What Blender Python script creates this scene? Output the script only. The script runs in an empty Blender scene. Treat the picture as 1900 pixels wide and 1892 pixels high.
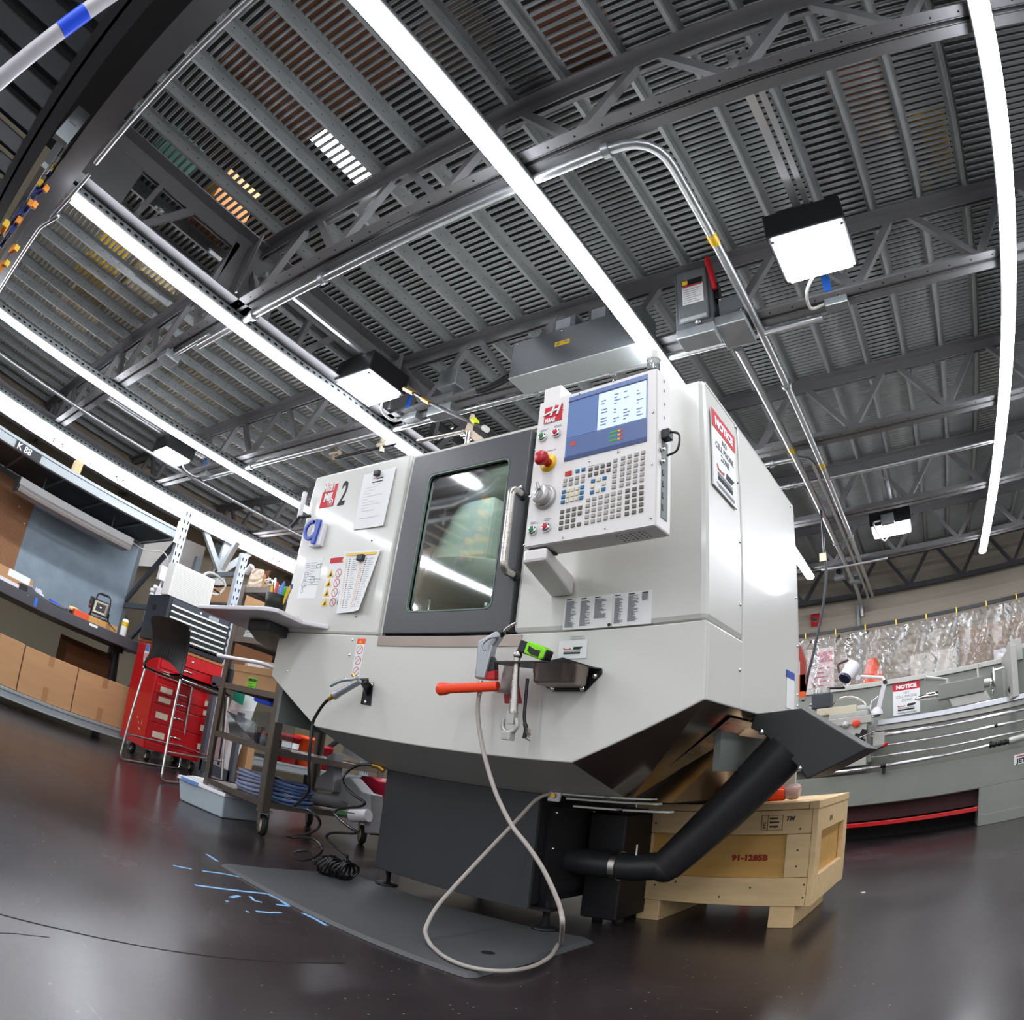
import bpy, math, random
from math import sin, cos, pi, radians, hypot, atan2, asin, sqrt
from mathutils import Vector, Matrix
random.seed(7)
S = bpy.context.scene
COL = S.collection
V3 = Vector

# ------------------------------------------------------------------ camera
CAMH = 0.58
FPX, CX, CY = 1246.69, 985.38, 730.82
ROT = ((0.83844991, 0.53559379, 0.10070274), (0.21770141, -0.49856516, 0.83907025), (-0.49960769, 0.68159524, 0.53462144))
cam = bpy.data.cameras.new('camera')
cam_ob = bpy.data.objects.new('camera', cam)
COL.objects.link(cam_ob)
S.camera = cam_ob
cam.type = 'PANO'
cam.panorama_type = 'FISHEYE_EQUISOLID'
cam.sensor_fit = 'HORIZONTAL'
cam.sensor_width = 36
cam.sensor_height = 36
cam.fisheye_lens = 36 * FPX / 1900
cam.fisheye_fov = pi
cam.shift_x = (950 - CX) / 1900
cam.shift_y = -(946 - CY) / 1900
cam.clip_start = 0.01
cam_ob.matrix_world = Matrix([[ROT[0][0], ROT[1][0], -ROT[2][0], 0], [ROT[0][1], ROT[1][1], -ROT[2][1], 0],
                              [ROT[0][2], ROT[1][2], -ROT[2][2], CAMH], [0, 0, 0, 1]])

# ------------------------------------------------------------------ world, exposure, lamps' strengths
S.view_settings.view_transform = 'Standard'
S.view_settings.look = 'None'
S.view_settings.gamma = 1.0
S.view_settings.use_curve_mapping = False
S.view_settings.exposure = 0.0
W = bpy.data.worlds.new('world')
S.world = W
W.use_nodes = True
W.node_tree.nodes['Background'].inputs[0].default_value = (0.93, 0.96, 1.0, 1)
W.node_tree.nodes['Background'].inputs[1].default_value = 1.25
LED_POWER = 42.0
BAY_POWER = 48.0
try:
    S.cycles.use_denoising = True
    S.cycles.max_bounces = 7
    S.cycles.diffuse_bounces = 4
    S.cycles.glossy_bounces = 4
    S.cycles.transmission_bounces = 6
    S.cycles.transparent_max_bounces = 12
    S.cycles.caustics_reflective = False
    S.cycles.caustics_refractive = False
    S.cycles.sample_clamp_indirect = 6.0
except Exception:
    pass

# ------------------------------------------------------------------ measuring: a sight line of the lens met with a plane of the room
def ray(x, y):
    dx, dy = x - CX, -(y - CY)
    r = hypot(dx, dy) + 1e-9
    t = 2 * asin(min(1, r / (2 * FPX)))
    a, b, c = sin(t) * dx / r, sin(t) * dy / r, cos(t)
    return V3([ROT[0][i] * a + ROT[1][i] * b + ROT[2][i] * c for i in range(3)])
EYE = V3((0, 0, CAMH))
YAW = -0.0339298
MXA = V3((cos(YAW), sin(YAW), 0))
MYA = V3((-sin(YAW), cos(YAW), 0))
def _pl(x, y, n, c):
    v = ray(x, y)
    return EYE + v * ((c - n.dot(EYE)) / n.dot(v))
def atx(x, y, c): return _pl(x, y, V3((1, 0, 0)), c)
def aty(x, y, c): return _pl(x, y, V3((0, 1, 0)), c)
def atz(x, y, c=0.0): return _pl(x, y, V3((0, 0, 1)), c)
def atm(x, y, c): return _pl(x, y, MYA, c)          # plane parallel to the machine's front
def atu(x, y, c): return _pl(x, y, MXA, c)          # plane parallel to the machine's side
def ml(u, v, z): return MXA * u + MYA * v + V3((0, 0, z))
def tol(P): return V3((MXA.dot(P), MYA.dot(P), P[2]))
def lm(x, y, c): return tol(atm(x, y, c))

# ------------------------------------------------------------------ materials
def lin(c):
    if isinstance(c, str):
        c = c.lstrip('#')
        c = [int(c[i:i + 2], 16) / 255 for i in (0, 2, 4)]
    return [x / 12.92 if x <= 0.04045 else ((x + 0.055) / 1.055) ** 2.4 for x in c]
_M = {}
def mat(name, col, rough=0.5, metal=0.0, var=0.06, scale=6.0, bump=0.0, bscale=60.0, stretch=None, coat=0.0, emit=0.0, trans=0.0, alpha=1.0, spec=0.5, ior=1.45, rvar=0.0):
    if name in _M: return _M[name]
    m = bpy.data.materials.new(name)
    m.use_nodes = True
    nt = m.node_tree
    b = nt.nodes['Principled BSDF']
    c = lin(col)
    b.inputs['Base Color'].default_value = (*c, 1)
    b.inputs['Roughness'].default_value = rough
    b.inputs['Metallic'].default_value = metal
    b.inputs['Specular IOR Level'].default_value = spec
    b.inputs['IOR'].default_value = ior
    b.inputs['Coat Weight'].default_value = coat
    b.inputs['Coat Roughness'].default_value = 0.08
    b.inputs['Transmission Weight'].default_value = trans
    b.inputs['Alpha'].default_value = alpha
    if emit:
        b.inputs['Emission Color'].default_value = (*c, 1)
        b.inputs['Emission Strength'].default_value = emit
    if var or bump or rvar:
        tc = nt.nodes.new('ShaderNodeTexCoord')
        mp = nt.nodes.new('ShaderNodeMapping')
        nt.links.new(tc.outputs['Object'], mp.inputs['Vector'])
        if stretch: mp.inputs['Scale'].default_value = stretch
    if var:
        n = nt.nodes.new('ShaderNodeTexNoise')
        n.inputs['Scale'].default_value = scale
        n.inputs['Detail'].default_value = 4
        nt.links.new(mp.outputs[0], n.inputs['Vector'])
        mx = nt.nodes.new('ShaderNodeMix')
        mx.data_type = 'RGBA'
        nt.links.new(n.outputs['Fac'], mx.inputs[0])
        mx.inputs[6].default_value = (*[x * (1 - 2 * var) for x in c], 1)
        mx.inputs[7].default_value = (*[min(1, x * (1 + 2 * var)) for x in c], 1)
        nt.links.new(mx.outputs[2], b.inputs['Base Color'])
        if rvar:
            mr = nt.nodes.new('ShaderNodeMapRange')
            mr.inputs[3].default_value = max(0.02, rough - rvar)
            mr.inputs[4].default_value = rough + rvar
            nt.links.new(n.outputs['Fac'], mr.inputs[0])
            nt.links.new(mr.outputs[0], b.inputs['Roughness'])
    if bump:
        n2 = nt.nodes.new('ShaderNodeTexNoise')
        n2.inputs['Scale'].default_value = bscale
        n2.inputs['Detail'].default_value = 3
        nt.links.new(mp.outputs[0], n2.inputs['Vector'])
        bp = nt.nodes.new('ShaderNodeBump')
        bp.inputs['Strength'].default_value = bump
        bp.inputs['Distance'].default_value = 0.002
        nt.links.new(n2.outputs['Fac'], bp.inputs['Height'])
        nt.links.new(bp.outputs[0], b.inputs['Normal'])
    _M[name] = m
    return m
def lamp_mat(name, col, power):
    m = mat(name, col, 0.4, 0, var=0)
    b = m.node_tree.nodes['Principled BSDF']
    b.inputs['Emission Color'].default_value = (*lin(col), 1)
    b.inputs['Emission Strength'].default_value = power
    return m

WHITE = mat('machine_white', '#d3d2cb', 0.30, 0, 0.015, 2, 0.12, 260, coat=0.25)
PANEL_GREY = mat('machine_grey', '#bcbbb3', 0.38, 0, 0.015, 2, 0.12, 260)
DOOR = mat('door_charcoal', '#4b4c4f', 0.36, 0, 0.03, 4, 0.2, 300)
PEDESTAL = mat('pedestal_charcoal', '#36373a', 0.5, 0, 0.06, 4, 0.2, 200)
BLACK = mat('black_paint', '#1b1b1d', 0.4, 0, 0.08, 8)
BLACKM = mat('black_plastic', '#121214', 0.35, 0, 0.05, 20, 0.1, 200)
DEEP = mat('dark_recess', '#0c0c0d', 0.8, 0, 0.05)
RUBBER = mat('rubber_black', '#1a1a1b', 0.65, 0, 0.1, 30)
STEEL = mat('brushed_steel', '#b9b4ae', 0.28, 1.0, 0.06, 5, 0.08, 120, stretch=(1, 1, 14), rvar=0.06)
STAINLESS = mat('stainless', '#9c9089', 0.34, 1.0, 0.08, 6, 0.1, 90, rvar=0.08)
PANSTEEL = mat('pan_steel', '#b3a79c', 0.2, 1.0, 0.08, 3, 0.05, 40, rvar=0.05)
CHROME = mat('chrome', '#e2e2e2', 0.1, 1.0, 0.02)
GALV = mat('galvanised', '#a3a8aa', 0.42, 0.75, 0.12, 14, 0.1, 60, rvar=0.08)
DECK = mat('deck_galvanised', '#a3a7a6', 0.45, 0.25, 0.10, 9, 0.1, 60, rvar=0.08)
CONDUIT = mat('conduit_steel', '#c4c7c9', 0.3, 0.8, 0.05, 10)
JOIST = mat('joist_grey', '#7c7b7d', 0.48, 0.15, 0.06, 5, 0.1, 80)
JOISTD = mat('joist_dark', '#4a4a4e', 0.55, 0.1, 0.06, 5)
RACKG = mat('rack_grey', '#565b61', 0.5, 0.1, 0.06, 5)
RACKL = mat('rack_light', '#9aa1a3', 0.42, 0.2, 0.05, 6)
RACKW = mat('upright_pale', '#b4bac2', 0.4, 0.3, 0.05, 6)
BENCH = mat('bench_dark', '#47464a', 0.45, 0, 0.06, 8)
CARD = mat('cardboard', '#b78c63', 0.8, 0, 0.06, 3, 0.15, 120, stretch=(1, 1, 6))
CARDD = mat('cardboard_dark', '#6d4528', 0.85, 0, 0.08, 4)
TAPE = mat('packing_tape', '#a2774f', 0.45, 0, 0.05)
RED = mat('cabinet_red', '#c1121a', 0.28, 0, 0.05, 5, 0.1, 90, coat=0.2)
REDP = mat('plastic_red', '#b0141f', 0.35, 0, 0.05)
REDD = mat('dark_red', '#6d0a14', 0.5, 0, 0.06)
ORANGE = mat('orange_plastic', '#f2441c', 0.4, 0, 0.04)
ORANGE2 = mat('bucket_orange', '#f4511e', 0.4, 0, 0.04)
GREENT = mat('lime_plastic', '#84e010', 0.35, 0, 0.03)
LIME = mat('lime_paper', '#78c92a', 0.7, 0, 0.03)
TEAL = mat('teal_paper', '#1e9478', 0.7, 0, 0.03)
BLUE = mat('blue_plastic', '#2446a8', 0.4, 0, 0.05)
BLUE2 = mat('bright_blue', '#1f4fe0', 0.35, 0, 0.04)
BLUETAPE = mat('blue_tape', '#2e6fd6', 0.6, 0, 0.04)
CHALKBLUE = mat('pale_blue_tape', '#7fb0dc', 0.7, 0, 0.08, 40)
NAVY = mat('clamp_navy', '#27347c', 0.4, 0, 0.06)
YELLOW = mat('yellow_plastic', '#e6b91e', 0.45, 0, 0.04)
AMBER = mat('amber_plastic', '#e08a1c', 0.45, 0, 0.05)
PAPER = mat('paper_white', '#e9e9e8', 0.75, 0, 0.01, 4)
INK = mat('ink_dark', '#26262a', 0.7, 0, 0.0)
INKG = mat('ink_grey', '#8c8d92', 0.7, 0, 0.0)
INKR = mat('ink_red', '#c1202f', 0.6, 0, 0.0)
INKGR = mat('ink_green', '#1d7a46', 0.6, 0, 0.0)
LABELW = mat('label_cream', '#e3d6bd', 0.7, 0, 0.05, 30)
WOOD = mat('pine', '#d8b98a', 0.65, 0, 0.10, 5, 0.15, 40, stretch=(1, 8, 8))
WOODP = mat('plywood', '#c79a55', 0.65, 0, 0.10, 4, 0.1, 40, stretch=(1.2, 8, 8))
WALLB = mat('wall_beige', '#a39883', 0.75, 0, 0.03, 3)
WALLS = mat('siding_beige', '#b5ab9c', 0.6, 0, 0.03, 3)
PEG = mat('pegboard_brown', '#94694a', 0.75, 0, 0.05, 5)
BLUEBOARD = mat('blue_grey_board', '#8b9aa5', 0.75, 0, 0.12, 7, 0.1, 60)
ROOF = mat('roof_dark', '#2b2a2c', 0.9, 0, 0.05)
BRASS = mat('brass', '#c79a45', 0.3, 0.9, 0.06)
LATHE = mat('lathe_grey', '#85877f', 0.45, 0, 0.05, 4, 0.1, 120)
LATHEL = mat('lathe_cast', '#b4b3ac', 0.4, 0.3, 0.06, 6)
CLEAR = mat('clear_plastic', '#eaf0f2', 0.08, 0, 0, trans=0.85, ior=1.3, alpha=1.0)
HOSEG = mat('hose_grey', '#a89f97', 0.45, 0, 0.05, 30)
BOXGREY = mat('enclosure_grey', '#63676a', 0.45, 0.15, 0.04, 6)
BULB = mat('lamp_unlit', '#d9d8d2', 0.4, 0, 0.02)
LED = lamp_mat('led_glow', '#f4f7ff', LED_POWER)
BAY = lamp_mat('bay_glow', '#f4f7ff', BAY_POWER)

# ------------------------------------------------------------------ mesh builder
class MB:
    def __init__(s): s.v, s.f, s.mi, s.sm, s.mats = [], [], [], [], []
    def _m(s, m):
        if m not in s.mats: s.mats.append(m)
        return s.mats.index(m)
    def add(s, vs, fs, m=None, smooth=False):
        k = len(s.v)
        s.v += [tuple(p) for p in vs]
        i = s._m(m)
        for f in fs:
            s.f.append([a + k for a in f]); s.mi.append(i); s.sm.append(smooth)
        return s
    def hexa(s, p, m=None):      # 8 corners: bottom ring 0-3, top ring 4-7
        return s.add(p, [(3, 2, 1, 0), (4, 5, 6, 7), (0, 1, 5, 4), (1, 2, 6, 5), (2, 3, 7, 6), (3, 0, 4, 7)], m)
    def box(s, x0, x1, y0, y1, z0, z1, m=None, T=None):
        p = [(x0, y0, z0), (x1, y0, z0), (x1, y1, z0), (x0, y1, z0), (x0, y0, z1), (x1, y0, z1), (x1, y1, z1), (x0, y1, z1)]
        if T: p = [T(*q) for q in p]
        return s.hexa(p, m)
    def obox(s, c, ax, ay, az, m=None):   # centre and half axes
        c, ax, ay, az = V3(c), V3(ax), V3(ay), V3(az)
        return s.hexa([c - ax - ay - az, c + ax - ay - az, c + ax + ay - az, c - ax + ay - az, c - ax - ay + az, c + ax - ay + az, c + ax + ay + az, c - ax + ay + az], m)
    def bar(s, a, b, w, h, m=None, up=(0, 0, 1)):
        a, b = V3(a), V3(b)
        d = (b - a); L = d.length; d.normalize()
        u = V3(up)
        if abs(d.dot(u)) > 0.98: u = V3((1, 0, 0))
        x = d.cross(u).normalized(); y = x.cross(d).normalized()
        return s.obox((a + b) / 2, d * L / 2, x * w / 2, y * h / 2, m)
    def prism(s, pts, off, m=None, smooth=False):   # planar polygon swept by off
        n = len(pts); off = V3(off)
        a = [V3(p) for p in pts]; b = [p + off for p in a]
        s.add(a + b, [tuple(range(n - 1, -1, -1)), tuple(range(n, 2 * n))] , m)
        k = len(s.v) - 2 * n
        i = s._m(m)
        for j in range(n):
            q = (j + 1) % n
            s.f.append([k + j, k + q, k + n + q, k + n + j]); s.mi.append(i); s.sm.append(smooth)
        return s
    def quad(s, a, b, c, d, m=None): return s.add([a, b, c, d], [(0, 1, 2, 3)], m)
    def tube(s, pts, r, seg=8, m=None, caps=True, rs=None, flat=None):
        pts = [V3(p) for p in pts]
        n = len(pts); rings = []
        t0 = (pts[1] - pts[0]).normalized()
        u = t0.orthogonal().normalized()
        if flat is not None:
            u = (V3(flat) - t0 * t0.dot(V3(flat))).normalized()
        for i, p in enumerate(pts):
            if i == 0: t = pts[1] - pts[0]
            elif i == n - 1: t = pts[-1] - pts[-2]
            else: t = (pts[i + 1] - p).normalized() + (p - pts[i - 1]).normalized()
            t = t.normalized() if t.length > 1e-9 else t0
            u = (u - t * t.dot(u)); u = u.normalized() if u.length > 1e-6 else t.orthogonal().normalized()
            w = t.cross(u)
            rr = rs[i] if rs else r
            ra, rb = (rr if isinstance(rr, tuple) else (rr, rr))
            rings.append([p + u * ra * cos(2 * pi * k / seg) + w * rb * sin(2 * pi * k / seg) for k in range(seg)])
        vs = [q for g in rings for q in g]
        fs = []
        for i in range(n - 1):
            for k in range(seg):
                q = (k + 1) % seg
                fs.append((i * seg + k, i * seg + q, (i + 1) * seg + q, (i + 1) * seg + k))
        s.add(vs, fs, m, True)
        if caps:
            s.add(rings[0], [tuple(range(seg - 1, -1, -1))], m)
            s.add(rings[-1], [tuple(range(seg))], m)
        return s
    def cyl(s, a, b, r, seg=14, m=None, r2=None):
        return s.tube([a, b], r, seg, m, True, [r, r if r2 is None else r2])
    def lathe(s, o, axis, prof, seg=18, m=None, ref=None):    # prof: (radius, height)
        o = V3(o); ax = V3(axis).normalized()
        u = (V3(ref).normalized() if ref else ax.orthogonal().normalized()); w = ax.cross(u)
        vs = [o + ax * h + (u * cos(2 * pi * k / seg) + w * sin(2 * pi * k / seg)) * r for r, h in prof for k in range(seg)]
        fs = [(i * seg + k, i * seg + (k + 1) % seg, (i + 1) * seg + (k + 1) % seg, (i + 1) * seg + k) for i in range(len(prof) - 1) for k in range(seg)]
        return s.add(vs, fs, m, True)
    def ball(s, c, r, m=None, seg=10, sc=(1, 1, 1)):
        c = V3(c); vs = []; n = seg // 2
        for i in range(n + 1):
            a = pi * i / n
            for k in range(seg):
                b = 2 * pi * k / seg
                vs.append(c + V3((sin(a) * cos(b) * sc[0], sin(a) * sin(b) * sc[1], cos(a) * sc[2])) * r)
        return s.add(vs, [(i * seg + k, (i + 1) * seg + k, (i + 1) * seg + (k + 1) % seg, i * seg + (k + 1) % seg) for i in range(n) for k in range(seg)], m, True)
    def grid(s, fn, nu, nv, m=None, smooth=True):
        vs = [fn(i / nu, j / nv) for j in range(nv + 1) for i in range(nu + 1)]
        return s.add(vs, [(j * (nu + 1) + i, j * (nu + 1) + i + 1, (j + 1) * (nu + 1) + i + 1, (j + 1) * (nu + 1) + i) for j in range(nv) for i in range(nu)], m, smooth)
    def mesh(s, name, material=None, org=(0, 0, 0)):
        me = bpy.data.meshes.new(name)
        ox, oy, oz = org
        me.from_pydata([(x - ox, y - oy, z - oz) for x, y, z in s.v], [], s.f)
        for m in s.mats: me.materials.append(m if m is not None else material)
        me.polygons.foreach_set('material_index', s.mi)
        me.polygons.foreach_set('use_smooth', s.sm)
        me.update()
        return me
    def build(s, name, material=None, parent=None, bevel=0, seg=2, org=None, **tags):
        if org is None: org = ORG.get(parent.name, (0, 0, 0)) if parent else (0, 0, 0)
        me = s.mesh(name, material, org)
        o = bpy.data.objects.new(name, me)
        COL.objects.link(o)
        if parent:
            o.parent = parent
        else:
            o.location = org
        ORG[o.name] = tuple(org)
        if bevel:
            b = o.modifiers.new('edge', 'BEVEL')
            b.width = bevel; b.segments = seg; b.limit_method = 'ANGLE'; b.angle_limit = radians(40)
            b.harden_normals = False
        for k, v in tags.items(): o[k] = v
        return o
ORG = {}
def thing(name, label, cat, loc=(0, 0, 0), group=None):
    o = bpy.data.objects.new(name, None)
    o.empty_display_size = 0.1
    COL.objects.link(o)
    o.location = loc
    ORG[o.name] = tuple(loc)
    o['label'] = label; o['category'] = cat
    if group: o['group'] = group
    return o
def tag(o, label, cat, group=None):
    o['label'] = label; o['category'] = cat
    if group: o['group'] = group
    return o
def structure(name, loc=(0, 0, 0)):
    o = bpy.data.objects.new(name, None)
    o.empty_display_size = 0.1
    COL.objects.link(o); o.location = loc; ORG[o.name] = tuple(loc)
    o['kind'] = 'structure'
    return o
def copy_mesh_part(src, parent, delta):
    c = src.copy(); COL.objects.link(c); c.parent = parent
    c.location = V3(src.location) + V3(delta)
    ORG[c.name] = ORG.get(src.name, (0, 0, 0))
    return c
def dup(root, delta, label=None, group=None):
    r = root.copy(); COL.objects.link(r)
    r.location = V3(root.location) + V3(delta)
    ORG[r.name] = tuple(r.location)
    if label: r['label'] = label
    if group: r['group'] = group
    for ch in list(root.children):
        c = ch.copy(); COL.objects.link(c); c.parent = r
        for g in list(ch.children):
            d = g.copy(); COL.objects.link(d); d.parent = c
    return r
def text(body, size, o, xd, yd, m, parent, name='lettering', sx=1.0, shear=0.0, bold=0.0, depth=0.0006, align='LEFT'):
    cu = bpy.data.curves.new('t', 'FONT')
    cu.body = body; cu.size = size; cu.shear = shear; cu.offset = bold; cu.extrude = 0.0003; cu.align_x = align
    cu.resolution_u = 2
    tmp = bpy.data.objects.new('t', cu)
    COL.objects.link(tmp)
    dg = bpy.context.evaluated_depsgraph_get()
    me = bpy.data.meshes.new_from_object(tmp.evaluated_get(dg))
    bpy.data.objects.remove(tmp); bpy.data.curves.remove(cu)
    X = V3(xd).normalized(); Y = V3(yd).normalized(); N = X.cross(Y)
    org = V3(ORG.get(parent.name, (0, 0, 0))) if parent else V3((0, 0, 0))
    O = V3(o) + N * depth - org
    for v in me.vertices:
        a = v.co
        v.co = O + X * (a.x * sx) + Y * a.y + N * a.z
    me.materials.clear(); me.materials.append(m)
    ob = bpy.data.objects.new(name, me)
    COL.objects.link(ob)
    if parent: ob.parent = parent
    ORG[ob.name] = tuple(org)
    return ob
def smooth_path(pts, n=6):        # Catmull-Rom through the points
    P = [V3(p) for p in pts]
    P = [P[0] * 2 - P[1]] + P + [P[-1] * 2 - P[-2]]
    out = []
    for i in range(1, len(P) - 2):
        a, b, c, d = P[i - 1], P[i], P[i + 1], P[i + 2]
        for k in range(n):
            t = k / n
            out.append(0.5 * ((2 * b) + (c - a) * t + (2 * a - 5 * b + 4 * c - d) * t * t + (3 * b - a - 3 * c + d) * t ** 3))
    out.append(P[-2])
    return out
def arc_path(pts, r=0.08, n=5):   # straight runs with rounded corners
    P = [V3(p) for p in pts]; out = [P[0]]
    for i in range(1, len(P) - 1):
        a, b, c = P[i - 1], P[i], P[i + 1]
        d1 = (a - b).normalized(); d2 = (c - b).normalized()
        q = min(r, (a - b).length * .45, (c - b).length * .45)
        p0, p2 = b + d1 * q, b + d2 * q
        for k in range(n + 1):
            t = k / n
            out.append(p0 * (1 - t) ** 2 + b * 2 * t * (1 - t) + p2 * t * t)
    out.append(P[-1])
    return out
def rrect(cx, cy, w, h, r, n=4):
    out = []
    for (sx, sy, a0) in ((1, 1, 0), (-1, 1, 90), (-1, -1, 180), (1, -1, 270)):
        for k in range(n + 1):
            a = radians(a0 + 90 * k / n)
            out.append((cx + sx * (w / 2 - r) + r * cos(a), cy + sy * (h / 2 - r) + r * sin(a)))
    return out
# ================================================================== SETTING
def floor_material():
    m = bpy.data.materials.new('polished_floor')
    m.use_nodes = True
    nt = m.node_tree; b = nt.nodes['Principled BSDF']; N = nt.nodes.new; L = nt.links.new
    tc = N('ShaderNodeTexCoord')
    n1 = N('ShaderNodeTexNoise'); n1.inputs['Scale'].default_value = 1.6; n1.inputs['Detail'].default_value = 8
    L(tc.outputs['Object'], n1.inputs['Vector'])
    cr = N('ShaderNodeValToRGB')
    cr.color_ramp.elements[0].position = 0.3; cr.color_ramp.elements[0].color = (*lin('#201b1c'), 1)
    cr.color_ramp.elements[1].position = 0.75; cr.color_ramp.elements[1].color = (*lin('#3a3233'), 1)
    L(n1.outputs['Fac'], cr.inputs[0])
    # fine mottling
    n2 = N('ShaderNodeTexNoise'); n2.inputs['Scale'].default_value = 90; n2.inputs['Detail'].default_value = 4
    L(tc.outputs['Object'], n2.inputs['Vector'])
    mx = N('ShaderNodeMix'); mx.data_type = 'RGBA'; mx.blend_type = 'OVERLAY'; mx.inputs[0].default_value = 0.55
    L(cr.outputs[0], mx.inputs[6]); L(n2.outputs['Color'], mx.inputs[7])
    # scratches: thin stretched noise in two directions
    last = mx.outputs[2]
    for k, (ang, th, sc) in enumerate(((12, 0.69, 5.0), (-35, 0.70, 7.0), (70, 0.705, 6.0))):
        mp = N('ShaderNodeMapping'); mp.inputs['Rotation'].default_value = (0, 0, radians(ang)); mp.inputs['Scale'].default_value = (1.2, 34, 1)
        L(tc.outputs['Object'], mp.inputs['Vector'])
        ns = N('ShaderNodeTexNoise'); ns.inputs['Scale'].default_value = sc; ns.inputs['Detail'].default_value = 3
        L(mp.outputs[0], ns.inputs['Vector'])
        mr = N('ShaderNodeMapRange'); mr.inputs[1].default_value = th; mr.inputs[2].default_value = th + 0.08; mr.inputs[4].default_value = 0.5
        L(ns.outputs['Fac'], mr.inputs[0])
        m2 = N('ShaderNodeMix'); m2.data_type = 'RGBA'; m2.inputs[7].default_value = (*lin('#6d6360'), 1)
        L(mr.outputs[0], m2.inputs[0]); L(last, m2.inputs[6]); last = m2.outputs[2]
    vo = N('ShaderNodeTexVoronoi'); vo.inputs['Scale'].default_value = 26
    L(tc.outputs['Object'], vo.inputs['Vector'])
    mr = N('ShaderNodeMapRange'); mr.inputs[1].default_value = 0.075; mr.inputs[2].default_value = 0.05; mr.inputs[3].default_value = 0; mr.inputs[4].default_value = 0.6
    L(vo.outputs['Distance'], mr.inputs[0])
    m3 = N('ShaderNodeMix'); m3.data_type = 'RGBA'; m3.inputs[7].default_value = (*lin('#8b807a'), 1)
    L(mr.outputs[0], m3.inputs[0]); L(last, m3.inputs[6])
    L(m3.outputs[2], b.inputs['Base Color'])
    rr = N('ShaderNodeMapRange'); rr.inputs[3].default_value = 0.16; rr.inputs[4].default_value = 0.34
    L(n1.outputs['Fac'], rr.inputs[0]); L(rr.outputs[0], b.inputs['Roughness'])
    nb = N('ShaderNodeTexNoise'); nb.inputs['Scale'].default_value = 14; nb.inputs['Detail'].default_value = 5
    L(tc.outputs['Object'], nb.inputs['Vector'])
    bp = N('ShaderNodeBump'); bp.inputs['Strength'].default_value = 0.10; bp.inputs['Distance'].default_value = 0.004
    L(nb.outputs['Fac'], bp.inputs['Height']); L(bp.outputs[0], b.inputs['Normal'])
    b.inputs['Specular IOR Level'].default_value = 0.6
    return m
fl = MB().box(-7.2, 6.5, -6, 7.7, -0.12, 0).build('floor', floor_material(), kind='structure')
# saw cuts and cracks, thin dark grooves with pale edges
JOINT = mat('joint_dark', '#0d0b0b', 0.9, 0, 0)
jb = MB()
pts = [atz(*q) for q in ((-120, 1655), (0, 1695), (110, 1722), (230, 1748), (400, 1774), (520, 1783), (640, 1786))]
for a, b in zip(pts, pts[1:]): jb.bar(a, b, 0.005, 0.001)
pts = [atz(*q) for q in ((-20, 1729), (30, 1731), (92, 1738))]
for a, b in zip(pts, pts[1:]): jb.bar(a, b, 0.002, 0.001)
jb.build('floor_joint', JOINT, fl)

wl = MB().box(-7.2, -7.1, -6, 7.7, 0, 6).build('wall_left', WALLB, kind='structure')
wb = structure('wall_back', (0, 7.5, 0))
MB().box(-7.2, 6.5, 7.52, 7.7, 0, 6).build('wall_sheet', WALLS, wb)
# horizontal ribbed siding as long boards with small steps
sd = None
for k in range(14):
    z = 0.2 + k * 0.2
    p = MB().prism([(-7.1, 7.52, z), (-7.1, 7.505, z + 0.02), (-7.1, 7.515, z + 0.1), (-7.1, 7.495, z + 0.15), (-7.1, 7.52, z + 0.2)], (13.5, 0, 0)).build('siding_panel', WALLS, wb) if sd is None else copy_mesh_part(sd, wb, (0, 0, k * 0.2))
    sd = sd or p
MB().box(-0.72, -0.69, 7.46, 7.5, 1.0, 2.46).build('siding_seam', RACKL, wb)
MB().box(-7.2, 6.5, -6, 7.7, 5.6, 5.7).build('roof', ROOF, kind='structure')

# ------------------------------------------------------------------ mezzanine deck: planks of ribs and louvred rungs
DZ, PITCH, PW = 2.96, 0.0345, 0.2547
PX0 = -0.093
ceil = structure('ceiling', (0, 0, DZ))
def plank_mesh(y0, y1, pitch):
    b = MB()
    w = PW
    # back-to-back flanges hanging down at the plank's edge, with a rolled lip
    b.box(0.000, 0.006, y0, y1, DZ, DZ + 0.062)
    b.box(-0.011, 0.006, y0, y1, DZ - 0.003, DZ + 0.001)
    b.box(-0.011, -0.008, y0, y1, DZ + 0.001, DZ + 0.010)
    b.box(0.006, 0.034, y0, y1, DZ + 0.060, DZ + 0.063)
    b.box(w - 0.020, w, y0, y1, DZ + 0.060, DZ + 0.063)
    # bolt heads along the flange
    y = y0 + 0.06
    while y < y1:
        b.add([(0.0066, y + 0.004 * cos(q), DZ + 0.033 + 0.004 * sin(q)) for q in (0, 1.05, 2.1, 3.14, 4.2, 5.24)], [tuple(range(6))], DEEP)
        y += 0.075
    # rungs: curled louvres across the plank
    n = int((y1 - y0) / pitch)
    x0, x1 = 0.033, w - 0.019
    prof = ((0.000, 0.064), (0.003, 0.055), (0.009, 0.051), (0.0155, 0.054), (0.019, 0.063))
    for k in range(n):
        y = y0 + (k + 0.5) * pitch
        vs = [(x, y + a, DZ + h) for a, h in prof for x in (x0, x1)]
        b.add(vs, [(2 * i, 2 * i + 1, 2 * i + 3, 2 * i + 2) for i in range(len(prof) - 1)], None, True)
        # rounded ends of the slot
        for x, s in ((x0, 1), (x1, -1)):
            b.add([(x, y + 0.017, DZ + 0.061), (x, y + pitch + 0.002, DZ + 0.061), (x + s * 0.004, y + pitch - 0.001, DZ + 0.061), (x + s * 0.004, y + 0.021, DZ + 0.061)], [(0, 1, 2, 3)])
    return b
YA, YB = -0.02, 7.45
meshes = []
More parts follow.
